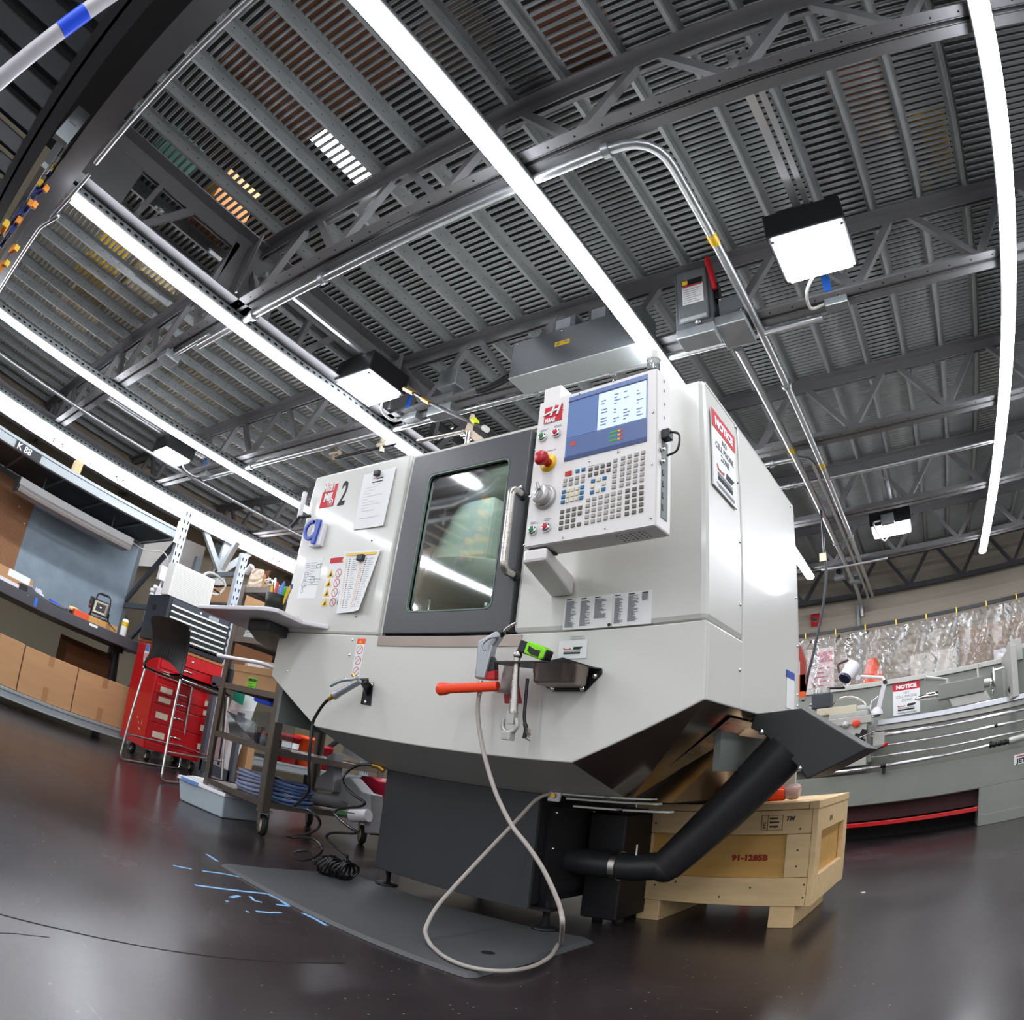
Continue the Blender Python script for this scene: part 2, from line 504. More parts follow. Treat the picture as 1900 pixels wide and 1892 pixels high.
for i, pit in enumerate((0.0333, 0.0405)):
    bb = plank_mesh(YA, YB, pit)
    meshes.append(bb.mesh('deck_plank', DECK, (0, 0, DZ)))
rng = random.Random(3)
for k in range(-28, 15):
    o = bpy.data.objects.new('deck_plank', meshes[1 if (k % 3 == 0 or k < -5) else 0])
    COL.objects.link(o); o.parent = ceil
    o.location = (PX0 + k * PW, 0, 0)
# dark solid decking beyond the first joist, on the near side
nd = MB()
for k in range(-28, 15):
    x = PX0 + k * PW
    nd.box(x, x + PW * 0.62, -1.9, -0.28, DZ + 0.02, DZ + 0.03)
    nd.box(x + PW * 0.62, x + PW, -1.9, -0.28, DZ + 0.06, DZ + 0.07)
nd.build('corrugated_deck', mat('corrugated_dark', '#43464b', 0.55, 0.3, 0.05), ceil)

# ------------------------------------------------------------------ joists (along X) with angle chords and web members
def joist(y, m, x0=-7.1, x1=5.5, zb=2.53, zt=2.93, ww=0.12, phase=0.0, chord=0.055):
    r = structure('ceiling_joist', (0, y, zb))
    b = MB()
    for s in (-1, 1):
        b.box(x0, x1, y + s * 0.012 if s > 0 else y - ww / 2, y + ww / 2 if s > 0 else y - 0.012, zb, zb + 0.006)
        b.box(x0, x1, y + s * 0.012 - 0.003, y + s * 0.012 + 0.003, zb, zb + chord)
    b.build('bottom_chord', m, r)
    b = MB()
    for s in (-1, 1):
        b.box(x0, x1, y + s * 0.012 if s > 0 else y - ww / 2, y + ww / 2 if s > 0 else y - 0.012, zt + 0.022, zt + 0.028)
        b.box(x0, x1, y + s * 0.012 - 0.003, y + s * 0.012 + 0.003, zt - 0.04, zt + 0.022)
    b.build('top_chord', m, r)
    # holes punched along the lower chord
    h = MB(); x = x0 + 0.05
    while x < x1:
        h.cyl((x, y - 0.033, zb - 0.0006), (x, y - 0.033, zb + 0.001), 0.005, 6)
        x += 0.11
    h.build('chord_hole', DEEP, r, kind='stuff')
    # diagonals: crimped angles
    src = {}
    n = int((x1 - x0) / 0.62)
    for i in range(n):
        xa = x0 + phase + i * 0.62
        for s, (a, c) in enumerate(((xa, xa + 0.27), (xa + 0.35, xa + 0.62))):
            p, q = ((a, y, zb + 0.03), (c, y, zt)) if s == 0 else ((a, y, zt), (c, y, zb + 0.03))
            if s in src: copy_mesh_part(src[s], r, (i * 0.62, 0, 0))
            else: src[s] = MB().bar(p, q, 0.036, 0.036).build('web_member', m, r)
    return r
for k, y in enumerate((1.17, 2.38, 3.64, 4.92, 6.15)):
    joist(y, JOIST, phase=(0.1, 0.25, 0.02, 0.3, 0.12)[k])
joist(7.38, JOISTD, phase=0.2, zb=2.5)
# first (near) joist and the second dark beam on the near side: solid channel beams
r = structure('ceiling_beam', (0, -0.06, 2.5))
MB().box(-7.1, 5.5, -0.10, -0.035, 2.52, 2.95).box(-7.1, 5.5, -0.035, 0.02, 2.52, 2.535).build('beam_web', JOIST, r)
r = structure('ceiling_beam', (0, -0.24, 2.5))
MB().box(-7.1, 5.5, -0.30, -0.285, 2.5, 2.95).box(-7.1, 5.5, -0.34, -0.22, 2.5, 2.515).build('beam_web', JOISTD, r)

# ------------------------------------------------------------------ girders along Y: one over the second strip light, one channel beam at the left
g = structure('ceiling_beam', (-2.84, 0, 2.5))
b = MB()
b.box(-2.955, -2.845, -0.05, 7.4, 2.53, 2.537).box(-2.825, -2.73, -0.05, 7.4, 2.53, 2.537)
b.box(-2.852, -2.845, -0.05, 7.4, 2.53, 2.60).box(-2.825, -2.818, -0.05, 7.4, 2.53, 2.60)
b.build('bottom_chord', JOIST, g)
b = MB()
b.box(-2.93, -2.845, -0.05, 7.4, 2.945, 2.952).box(-2.825, -2.74, -0.05, 7.4, 2.945, 2.952)
b.box(-2.852, -2.845, -0.05, 7.4, 2.85, 2.952).box(-2.825, -2.818, -0.05, 7.4, 2.85, 2.952)
b.build('top_chord', JOIST, g)
for y in (0.42, 0.98, 1.62, 2.18, 2.82, 3.4, 4.1, 4.6, 5.3, 5.8):
    MB().bar((-2.835, y - 0.02, 2.58), (-2.835, y + 0.02, 2.88), 0.03, 0.05).build('web_member', JOIST, g)
    MB().bar((-2.835, y + 0.04, 2.58), (-2.835, y + 0.26, 2.88), 0.04, 0.04).build('web_member', JOIST, g)
for y in (1.17, 2.38, 3.64, 4.92):
    MB().box(-2.86, -2.81, y - 0.19, y + 0.19, 2.54, 2.95).build('gusset_plate', JOIST, g)
    MB().box(-2.73, -2.70, y - 0.10, y - 0.09, 2.54, 2.95).box(-2.98, -2.72, y - 0.105, y - 0.095, 2.54, 2.90).build('gusset_plate', JOIST, g)
MB().box(-2.83, -2.82, 0.0, 0.30, 2.54, 2.95).build('end_plate', JOIST, g)

cb = structure('ceiling_beam', (-6.15, 0, 2.35))
MB().box(-6.16, -6.15, -1.5, 7.4, 2.36, 2.60).box(-6.25, -6.15, -1.5, 7.4, 2.35, 2.36).box(-6.25, -6.15, -1.5, 7.4, 2.60, 2.61).build('beam_web', JOIST, cb)
h = MB()
for k in range(60):
    y = -1 + k * 0.11
    h.cyl((-6.15, y, 2.385), (-6.148, y, 2.385), 0.006, 6)
    h.cyl((-6.15, y, 2.575), (-6.148, y, 2.575), 0.006, 6)
h.build('web_hole', DEEP, cb, kind='stuff')
for y in (1.2, 1.3, 1.95, 2.03, 4.0, 4.08):
    MB().cyl((-6.15, y, 2.41), (-6.135, y, 2.41), 0.010, 6).build('bolt', CHROME, cb)

# column with knee braces
col = structure('column', (-6.2, 3.41, 0))
yc = 3.41
MB().box(-6.26, -6.14, yc - 0.05, yc + 0.05, 0, 2.04).build('shaft', RACKL, col, bevel=0.004)
for s in (-1, 1):
    MB().bar((-6.19, yc, 2.02), (-6.19, yc + s * 0.30, 2.36), 0.05, 0.06).build('knee_brace', RACKL, col)
    MB().bar((-6.19, yc, 2.02), (-6.19 + s * 0.2, yc, 2.36), 0.05, 0.06).build('knee_brace', RACKL, col)
MB().box(-6.21, -6.17, yc - 0.05, yc + 0.05, 2.0, 2.36).build('neck', RACKL, col)
MB().box(-6.32, -6.08, yc - 0.11, yc + 0.11, 0, 0.012).build('base_plate', RACKL, col)

# ------------------------------------------------------------------ lights
def led_strip(x, y0, y1, label, holes=True, slots=(0.3, 3.2), zl=2.44, seg=3):
    t = thing('led_strip', label, 'strip light', (x, y0, zl))
    n = max(1, round((y1 - y0) / 2.42)); L = (y1 - y0) / n
    for i in range(n):
        a, c = y0 + i * L + 0.004, y0 + (i + 1) * L - 0.004
        prof = [(x - 0.037, zl + 0.030), (x - 0.036, zl + 0.014), (x - 0.026, zl + 0.003), (x, zl), (x + 0.026, zl + 0.003), (x + 0.036, zl + 0.014), (x + 0.037, zl + 0.030)]
        MB().prism([(px, a, pz) for px, pz in prof], (0, c - a, 0), None, True).build('lens', LED, t)
    MB().box(x - 0.037, x + 0.037, y0, y1, zl + 0.031, zl + 0.042).build('housing', BULB, t)
    b = MB()
    b.box(x - 0.022, x - 0.019, y0, y1, zl + 0.043, zl + 0.088).box(x + 0.019, x + 0.022, y0, y1, zl + 0.043, zl + 0.088)
    b.box(x - 0.022, x + 0.022, y0, y1, zl + 0.085, zl + 0.088)
    if not holes: b.box(x + 0.022, x + 0.030, y0, y1, zl + 0.058, zl + 0.070).box(x - 0.030, x - 0.022, y0, y1, zl + 0.058, zl + 0.070)
    b.build('strut_channel', GALV, t)
    if holes:
        h = MB(); y = max(y0, slots[0])
        while y < slots[1]:
            for s in (-1, 1):
                xx = x + s * 0.0222
                o = [(xx, y + 0.014 * cos(a) , zl + 0.066 + 0.007 * sin(a)) for a in [2 * pi * q / 8 for q in range(8)]]
                h.add(o, [tuple(range(8)) if s > 0 else tuple(range(7, -1, -1))])
            y += 0.05
        h.build('strut_slot', DEEP, t, kind='stuff')
    return t
led_strip(-1.03, -3.0, 6.18, 'long LED strip light crossing the picture above the control pendant', holes=False)
led_strip(-2.84, 0.064, 4.95, 'LED strip light whose near end starts by the hanging clamps, slotted strut', slots=(0.064, 4.9))
led_strip(-4.52, -2.5, 6.1, 'LED strip light second from the left, passing behind the mill cabinet', slots=(0.0, 5.5))
led_strip(-6.08, -2.5, 5.6, 'LED strip light under the perforated channel beam over the workbench', slots=(0.2, 5.2))
led_strip(0.712, -3.0, 6.43, 'LED strip light on the far right, curving down towards the lathe', holes=False)

def high_bay(P, label, sx=0.30, sy=0.30, h=0.14, box=(0.02, 0.36), tape=True):
    x, y, z = P
    t = thing('high_bay_light', label, 'ceiling light', (x, y, z))
    MB().box(x - sx / 2, x + sx / 2, y - sy / 2, y + sy / 2, z + 0.012, z + h).build('housing', BLACK, t, bevel=0.006)
    MB().prism([(a, c, z) for a, c in rrect(x, y, sx - 0.03, sy - 0.03, 0.02)], (0, 0, 0.014)).build('lens', BAY, t)
    for a, c in ((-1, -1), (1, -1), (1, 1), (-1, 1)): MB().cyl((x + a * (sx / 2 - 0.022), y + c * (sy / 2 - 0.022), z - 0.003), (x + a * (sx / 2 - 0.022), y + c * (sy / 2 - 0.022), z), 0.008, 8).build('screw', STEEL, t)
    MB().box(x - 0.03, x + 0.005, y - 0.9, y + 0.3, z + h + 0.01, z + h + 0.03).box(x + 0.02, x + 0.045, y - 0.9, y + 0.3, z + h + 0.01, z + h + 0.03).build('mounting_rail', CONDUIT, t)
    bx, by = x + box[0], y + box[1]
    MB().box(bx - 0.055, bx + 0.055, by - 0.03, by + 0.03, z - 0.01, z + 0.07).build('junction_box', GALV, t, bevel=0.003)
    if tape: MB().box(bx - 0.045, bx - 0.005, by - 0.034, by - 0.031, z + 0.07, z + 0.16).build('tape_flag', BLUETAPE, t)
    MB().tube(smooth_path([(x - 0.02, y + sy / 2 - 0.02, z + 0.03), (x - 0.09, y + sy / 2 + 0.06, z + 0.0), (bx - 0.12, by - 0.03, z + 0.0), (bx - 0.05, by, z + 0.03)]), 0.008, 6).build('flexible_conduit', BULB, t)
    return t
P = atz(1512, 470, 2.5); high_bay((P.x, P.y, 2.5), 'square high bay light at upper right, with blue tape on its box', 0.34, 0.30)
P = atz(684, 722, 2.5); high_bay((P.x, P.y, 2.5), 'square high bay light above the left mill panel, next to a brass nozzle', 0.30, 0.30)
P = atz(318, 848, 2.5); high_bay((P.x, P.y, 2.5), 'square high bay light over the workbench end, beneath a strip light', 0.30, 0.28)
P = atz(1655, 983, 2.5); high_bay((P.x, P.y, 2.5), 'distant high bay light by the back wall at right', 0.36, 0.3, box=(-0.02, -0.2), tape=False)
# ================================================================== THE MILLING MACHINE (local frame u, v, z)
CF = 1.537
UL, UR, ZS, ZT, VB = -2.36, -0.58, 0.983, 1.70, 2.59
base = ml(-1.5, 2.1, 0)
mill = thing('milling_machine', 'large pale grey enclosed milling machine on dark pedestal in the centre', 'machine', tuple(base))
def mbox(b, u0, u1, v0, v1, z0, z1, m=None): return b.box(u0, u1, v0, v1, z0, z1, m, T=ml)
def mprism(b, uz, v0, v1, m=None): return b.prism([ml(u, v0, z) for u, z in uz], MYA * (v1 - v0), m)
def M1(name, m, *boxes, bevel=0, parent=None, **k):
    b = MB()
    for q in boxes: mbox(b, *q)
    return b.build(name, m, parent or mill, bevel=bevel, **k)
# --- skirt: front sheet with chamfered lower corners, sides
fr = [(UL, ZS - 0.001), (UL, 0.79), (-2.01, 0.617), (-0.934, 0.611), (UR, 0.777), (UR, ZS - 0.001)]
b = MB(); mprism(b, fr, CF, CF + 0.02)
mbox(b, UR - 0.02, UR, CF + 0.02, 1.843, 0.778, ZS - 0.001); mbox(b, UL, UL + 0.02, CF + 0.02, 1.843, 0.79, ZS - 0.001)
b.build('skirt_panel', WHITE, mill, bevel=0.004)
# --- underside of the pan
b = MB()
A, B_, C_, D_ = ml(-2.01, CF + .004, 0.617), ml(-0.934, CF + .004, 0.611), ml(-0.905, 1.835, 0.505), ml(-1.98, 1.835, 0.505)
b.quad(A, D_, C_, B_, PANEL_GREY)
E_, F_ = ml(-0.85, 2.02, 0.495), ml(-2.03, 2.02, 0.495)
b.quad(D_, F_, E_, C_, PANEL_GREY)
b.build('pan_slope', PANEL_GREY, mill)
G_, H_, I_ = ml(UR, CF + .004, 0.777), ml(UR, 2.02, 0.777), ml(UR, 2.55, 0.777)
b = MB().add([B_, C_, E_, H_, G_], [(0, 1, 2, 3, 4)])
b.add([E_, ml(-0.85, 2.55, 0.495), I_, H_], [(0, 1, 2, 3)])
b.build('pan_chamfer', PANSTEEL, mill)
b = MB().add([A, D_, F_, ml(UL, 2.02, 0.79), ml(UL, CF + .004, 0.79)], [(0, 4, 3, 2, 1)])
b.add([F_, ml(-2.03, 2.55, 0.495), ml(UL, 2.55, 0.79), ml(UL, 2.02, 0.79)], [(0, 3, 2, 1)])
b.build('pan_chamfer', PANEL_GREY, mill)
# lapped joint strip and a small tag on the shiny chamfer
p0, p1 = ml(-0.90, 1.80, 0.520), ml(-0.60, 1.80, 0.757)
n_ = (MXA * 0.64 - V3((0, 0, 0.77))).normalized()
MB().add([p0 + n_ * .004, p1 + n_ * .004, p1 + n_ * .004 + MYA * .24, p0 + n_ * .004 + MYA * .22], [(0, 3, 2, 1)]).build('lap_sheet', STEEL, mill)
M1('drip_tray', PANEL_GREY, (-1.10, -0.80, 1.80, 1.835, 0.496, 0.502), (-1.09, -0.95, 1.76, 1.80, 0.512, 0.516), (-0.93, -0.80, 1.76, 1.80, 0.512, 0.516), (-1.10, -0.95, 1.845, 1.88, 0.47, 0.476), (-0.93, -0.78, 1.845, 1.88, 0.47, 0.476))
M1('pan_floor', DEEP, (-2.03, -0.85, 2.02, 2.55, 0.49, 0.497))
# --- upper enclosure
M1('left_panel', WHITE, (UL, -1.752, CF, CF + 0.03, ZS + 0.001, ZT), (UL, UL + 0.02, CF + 0.03, 1.9, ZS, ZT), bevel=0.014)
M1('door_post', WHITE, (-1.752, -1.733, CF + 0.012, CF + 0.05, ZS + 0.001, ZT - 0.004), bevel=0.004)
M1('right_panel', WHITE, (-1.174, UR, CF, 1.843, ZS + 0.001, ZT), bevel=0.016)
M1('rear_side_panel', WHITE, (UR - 0.03, UR, 1.845, VB, 0.778, ZT), bevel=0.004)
M1('rear_side_panel', WHITE, (UL, UL + 0.03, 1.9, VB, 0.79, ZT))
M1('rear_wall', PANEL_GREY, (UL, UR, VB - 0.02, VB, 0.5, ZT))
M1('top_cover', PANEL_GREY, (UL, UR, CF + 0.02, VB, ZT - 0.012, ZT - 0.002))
# --- door with a rounded window
def ringmesh(outer, inner, v0, v1):
    n = len(outer); b = MB()
    vs = [ml(u, v0, z) for u, z in outer] + [ml(u, v0, z) for u, z in inner] + [ml(u, v1, z) for u, z in outer] + [ml(u, v1, z) for u, z in inner]
    fs = []
    for i in range(n):
        j = (i + 1) % n
        fs += [(i, n + i, n + j, j), (2 * n + i, 2 * n + j, 3 * n + j, 3 * n + i), (i, j, 2 * n + j, 2 * n + i), (n + i, 3 * n + i, 3 * n + j, n + j)]
    return b.add(vs, fs)
win = rrect(-1.4365, 1.3195, 0.367, 0.518, 0.024, 4)
def to_rect(pts, u0, u1, z0, z1):
    cu, cz = (u0 + u1) / 2, (z0 + z1) / 2; out = []
    for i, (u, z) in enumerate(pts):
        q = i // 5; su, sz = ((1, 1), (-1, 1), (-1, -1), (1, -1))[q]
        t = (i % 5) / 4
        cx, cz_ = cu + su * (u1 - u0) / 2, cz + sz * (z1 - z0) / 2
        if q in (0, 2): pu, pz = (cx, cz_ - sz * 0.02 * (1 - t)) if t < .5 else (cx - su * 0.02 * t, cz_)
        else: pu, pz = (cx - su * 0.02 * (1 - t), cz_) if t < .5 else (cx, cz_ - sz * 0.02 * t)
        if abs(t - .5) < .01: pu, pz = cx, cz_
        out.append((pu, pz))
    return out
DU0, DU1, DZ0, DZ1 = -1.716, -1.178, ZS + 0.004, 1.668
ringmesh(to_rect(win, DU0, DU1, DZ0, DZ1), win, CF - 0.012, CF + 0.02).build('door_panel', DOOR, mill, bevel=0.003)
M1('door_edge', BLACK, (-1.733, -1.716, CF + 0.005, CF + 0.05, ZS, 1.672))
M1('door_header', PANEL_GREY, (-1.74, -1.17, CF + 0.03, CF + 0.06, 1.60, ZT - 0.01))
GLASS = mat('tinted_glass', '#cfe3df', 0.04, 0, 0, trans=1.0, ior=1.35)
ringmesh(win, [(-1.4365 + (u + 1.4365) * .975, 1.3195 + (z - 1.3195) * .98) for u, z in win], CF - 0.0125, CF - 0.002).build('window_gasket', mat('gasket_green', '#5d6f63', 0.4), mill)
MB().prism([ml(u, CF + 0.002, z) for u, z in win], MYA * 0.004).build('window_glass', GLASS, mill)
# --- what the window shows: cavity, spindle head, tool carousel
INNER = mat('inner_wall', '#6e746f', 0.5, 0.1, 0.12, 5)
M1('cavity', INNER, (-2.3, -0.62, 2.5, 2.52, 0.6, 1.68), (-2.32, -2.3, CF + .03, 2.5, 0.6, 1.68), (-0.66, -0.64, 1.85, 2.5, 0.6, 1.68))
HEADW = mat('head_white', '#dfe3df', 0.3, 0, 0.02)
M1('spindle_head', HEADW, (-1.93, -1.52, 1.78, 2.2, 1.34, 1.60), bevel=0.02)
M1('head_rail', INNER, (-2.2, -0.9, 2.0, 2.1, 1.52, 1.58))
cu, cv = -1.70, 1.98
b = MB(); b.lathe(ml(cu, cv, 1.15), (0, 0, 1), [(0.0, 0.0), (0.33, 0.0), (0.345, 0.008), (0.345, 0.16), (0.335, 0.17), (0.0, 0.17)], 48)
b.build('tool_carousel', HEADW, mill)
b = MB(); b.lathe(ml(cu, cv, 1.10), (0, 0, 1), [(0.0, 0.0), (0.28, 0.0), (0.30, 0.05), (0.0, 0.05)], 40).build('carousel_hub', INNER, mill)
for k, (uu, vv) in enumerate(((-1.455, 1.74), (-1.36, 1.86), (-1.86, 1.70), (-1.40, 2.10), (-1.66, 1.66))):
    q = ml(uu, vv, 1.15)
    b = MB(); b.lathe(q, (0, 0, -1), [(0.014, 0), (0.014, 0.07), (0.026, 0.072), (0.026, 0.085), (0.018, 0.088), (0.018, 0.094), (0.026, 0.096), (0.024, 0.115), (0.016, 0.125), (0.005, 0.127), (0.004, 0.16), (0, 0.16)], 16)
    b.build('tool_holder', CHROME, mill)
b = MB(); b.lathe(ml(-1.42, 2.0, 1.02), (0, 0, 1), [(0, 0), (0.18, 0), (0.2, 0.02), (0.16, 0.04), (0, 0.04)], 32).build('turntable', BLACK, mill)
WL = lamp_mat('cavity_fill_glow', '#eef6f2', 26.0)
M1('cavity_fill_lamp', WL, (-2.1, -1.0, CF + .10, CF + .13, 1.655, 1.665))  # unseen glowing strip added to brighten the cavity behind the window
M1('work_vise', NAVY, (-1.28, -1.2, 1.75, 1.85, 1.0, 1.09), bevel=0.004)
M1('work_table', INNER, (-2.1, -0.7, 1.7, 2.3, 0.97, 1.0))
# --- grab handle
q1, q2 = tol(atm(972, 919, CF - 0.012)), tol(atm(957, 1067, CF - 0.012))
hp = [ml(q1.x, CF - 0.012, q1.z), ml(q1.x, CF - 0.075, q1.z + .002), ml(q2.x, CF - 0.075, q2.z - 0.002), ml(q2.x, CF - 0.012, q2.z)]
MB().tube(arc_path(hp, 0.045, 7), 0.0125, 12).build('door_handle', STEEL, mill)
b = MB()
for q in (q1, q2): b.cyl(ml(q.x, CF - 0.026, q.z), ml(q.x, CF - 0.012, q.z), 0.017, 14)
b.build('handle_collar', BLACK, mill)
q = lm(967, 904, CF - .012); MB().ball(ml(q.x, CF - .014, q.z), 0.008, None, 10).build('door_bolt', CHROME, mill)
# --- stainless strip below the door
b = MB(); b.hexa([ml(-1.742, CF - .003, 0.944), ml(-1.135, CF - .003, 0.944), ml(-1.135, CF + .001, 0.944), ml(-1.742, CF + .001, 0.944), ml(-1.742, CF - .003, 0.978), ml(-1.135, CF - .003, 0.978), ml(-1.135, CF + .001, 0.978), ml(-1.742, CF + .001, 0.978)])
b.build('sill_strip', STAINLESS, mill)
# --- button head screws on the sheets
scr = None
def screw(P, n, r=0.0055):
    global scr
    b = MB(); b.lathe(P, n, [(r, 0), (r * .95, r * .4), (r * .6, r * .75), (0, r * .85)], 10)
    b.build('screw', CHROME, mill)
for x, y in ((555, 1140), (661, 1142), (655, 1186), (649, 1214), (641, 1257), (534, 1244)): screw(atm(x, y, CF), -MYA)
for x, y in ((1363, 791), (1368, 894), (1372, 1004), (1373, 1121), (1372, 1242)): screw(atu(x, y, UR), MXA)
for x, y in ((1466, 938), (1476, 1108), (1479, 1198), (1479, 1288), (1479, 1308)): screw(atu(x, y, UR), MXA)
q = atm(690, 1002, CF); MB().cyl(q, q - MYA * .002, 0.004, 8).build('bolt_hole', BLACK, mill)
# --- model decal: red block, lettering, big numeral
def on_front(x, y, d=0.0): return atm(x, y, CF - d)
q = lm(592, 943, CF); u0, z0 = q.x, q.z
q = lm(628, 897, CF); u1, z1 = q.x, q.z
dec = MB(); e = 0.0008
mprism(dec, [(u0, z0), (u1, z0), (u1, z1 + .004), (u1 - 0.02, z1 + .004), (u1 - .02, z1 - .025), (u0, z1 - .025)], CF - e, CF)
dec.build('model_decal', INKR, mill)
H_ = z1 - z0
text('Mini', 0.052, ml(u0 + .002, CF - e, z1 - .026), MXA, (0, 0, 1), INKR, mill, 'model_lettering', sx=0.75, bold=0.0035)
text('Mini', 0.052, ml(u0 + .002, CF - e * 2, z1 - .026), MXA, (0, 0, 1), PAPER, mill, 'model_lettering', sx=0.75, bold=0.0012)
text('Mill', 0.052, ml(u0 + .020, CF - e, z1 - .072), MXA, (0, 0, 1), PAPER, mill, 'model_lettering', sx=0.75, bold=0.002)
b = MB(); b.lathe(ml(u1 - .026, CF - e, z0 + .022), -MYA, [(0.017, 0), (0.017, .0005), (0, .0005)], 20).build('decal_badge', PAPER, mill)
b = MB(); b.lathe(ml(u1 - .026, CF - e * 2, z0 + .022), -MYA, [(0.012, 0), (0.012, .0005), (0.008, .0005)], 16).build('decal_badge', INKR, mill)
q = lm(624, 937, CF); text('2', 0.155, ml(q.x + .004, CF, q.z), MXA, (0, 0, 1), INK, mill, 'model_numeral', sx=0.62, shear=0.12, bold=0.003)
# --- stickers on the left panel
def sheet(px4, d, m, name, parent=mill):
    P = [atm(x, y, CF) - MYA * d for x, y in px4]
    return MB().prism(P, MYA * (d * .8)).build(name, m, parent)
def plines(P00, xd, w, zs, m, name, parent, h=0.003, seed=1, full=0.7, gaps=True):
    r = random.Random(seed); b = MB(); xd = V3(xd).normalized(); N = xd.cross(V3((0, 0, 1)))
    for z in zs:
        L = w * (full + (1 - full) * r.random())
        o = V3(P00) + V3((0, 0, z)) + N * .0006
        b.add([o, o + xd * L, o + xd * L + V3((0, 0, h)), o + V3((0, 0, h))], [(0, 1, 2, 3)])
    return b.build(name, m, parent)
# instruction sheet with line drawings
sheet(((551, 1109), (585, 1109), (601, 1033), (569, 1035)), .0008, PAPER, 'instruction_sticker')
a = lm(552, 1108, CF); c = lm(600, 1034, CF)
plines(ml(a.x + .05, CF - .001, a.z), MXA, 0.09, [c.z - a.z - .02 - i * .012 for i in range(9)], INKG, 'printed_lines', mill, .002, 4, .2)
plines(ml(a.x + .015, CF - .001, a.z), MXA, 0.035, [.15 - i * .010 for i in range(12)], INKG, 'printed_lines', mill, .002, 5, .2)
text('CT', 0.03, ml(a.x + .085, CF - .001, a.z + .125), MXA, (0, 0, 1), INKGR, mill, bold=-.0004)
b = MB()
for uu, zz, rr in ((.03, .10, .014), (.025, .06, .017), (.08, .075, .015), (.02, .03, .010)):
    b.lathe(ml(a.x + uu, CF - .001, a.z + zz), -MYA, [(rr, 0), (rr, .0004), (rr * .86, .0004)], 12)
b.build('printed_diagram', INKG, mill)
# warning sticker: red bar, yellow triangles, prohibition rings, green discs
a = lm(597, 1110, CF); c = lm(637, 1031, CF)
b = MB(); mprism(b, [(a.x, a.z), (c.x + .02, a.z), (c.x + .02, c.z), (a.x, c.z)], CF - .0008, CF); b.build('warning_sticker', PAPER, mill)
b = MB(); mprism(b, [(a.x + .004, c.z - .026), (c.x + .02, c.z - .026), (c.x + .02, c.z - .003), (a.x + .004, c.z - .003)], CF - .0012, CF); b.build('warning_bar', INKR, mill)
for i in range(4):
    zz = c.z - .070 - i * .040; uu = a.x + .026
    b = MB(); mprism(b, [(uu - .021, zz - .016), (uu + .021, zz - .016), (uu, zz + .020)], CF - .0013, CF); b.build('warning_triangle', YELLOW, mill)
    b = MB(); mprism(b, [(uu - .009, zz - .012), (uu + .009, zz - .011), (uu + .003, zz + .006)], CF - .0016, CF); b.build('warning_symbol', INK, mill)
    b = MB(); b.lathe(ml(uu + .049, CF - .0008, zz), -MYA, [(.018, 0), (.018, .0006), (.0155, .0006)], 18); b.bar(ml(uu + .039, CF - .0012, zz + .012), ml(uu + .059, CF - .0012, zz - .012), .0004, .002); b.build('prohibition_ring', INKR, mill)
    b = MB(); b.lathe(ml(uu + .094, CF - .0008, zz), -MYA, [(.018, 0), (.018, .0006), (0, .0006)], 18); b.build('mandatory_disc', INKGR, mill)
b = MB(); mprism(b, [(a.x + .078, c.z - .021), (a.x + .098, c.z - .021), (a.x + .088, c.z - .006)], CF - .0016, CF); b.build('warning_symbol', YELLOW, mill)
# tall warning strip on the skirt
a = lm(653, 1252, CF); c = lm(679, 1184, CF); a2 = lm(664, 1184, CF)
uu0, uu1 = a2.x, c.x
b = MB(); mprism(b, [(uu0, a.z), (uu1, a.z), (uu1, c.z - .02), (uu0, c.z - .02)], CF - .0008, CF); b.build('warning_strip', PAPER, mill)
b = MB(); mprism(b, [(uu0, c.z - .02), (uu1, c.z - .02), (uu1, c.z), (uu0, c.z)], CF - .001, CF); b.build('warning_bar', ORANGE2, mill)
b = MB(); mprism(b, [(uu0 + .012, c.z - .017), (uu0 + .028, c.z - .017), (uu0 + .02, c.z - .004)], CF - .0014, CF); b.build('warning_symbol', YELLOW, mill)
for i in range(4):
    b = MB(); zz = c.z - .042 - i * .040; um = (uu0 + uu1) / 2
    b.lathe(ml(um, CF - .0008, zz), -MYA, [(.0165, 0), (.0165, .0006), (.0145, .0006)], 18); b.bar(ml(um - .010, CF - .0012, zz - .011), ml(um + .010, CF - .0012, zz + .011), .0004, .002); b.build('prohibition_ring', INKR, mill)
# programming chart below the pendant
a = lm(1044, 1168, CF); c = lm(1211, 1093, CF)
w_ = c.x - a.x
b = MB(); mprism(b, [(a.x, a.z), (a.x + w_ * .565, a.z), (a.x + w_ * .565, c.z), (a.x, c.z)], CF - .0008, CF); b.build('chart_sticker', PAPER, mill)
b = MB(); mprism(b, [(a.x + w_ * .573, a.z), (c.x, a.z), (c.x, c.z), (a.x + w_ * .573, c.z)], CF - .0008, CF); b.build('chart_sticker', PAPER, mill)
hh = c.z - a.z
for k, (f0, fw, n0, n1) in enumerate(((.02, .13, 0, 34), (.195, .13, 1, 33), (.36, .15, 0, 25), (.59, .10, 1, 33), (.74, .12, 0, 32), (.89, .09, -1, 8))):
    plines(ml(a.x + w_ * f0, CF - .001, a.z), MXA, w_ * fw, [hh * .88 - (i + n0) * hh * .0245 for i in range(n1 - n0)], INKG, 'printed_lines', mill, .0017, 11 + k, .45)
    plines(ml(a.x + w_ * f0, CF - .001, a.z), MXA, w_ * .07, [hh * .93], INK, 'printed_lines', mill, .003, 11 + k, .9)
b = MB(); b.lathe(ml(a.x + w_ * .54, CF - .0008, a.z + hh * .07), -MYA, [(.005, 0), (.005, .0006), (0, .0006)], 12).build('printed_mark', INK, mill)
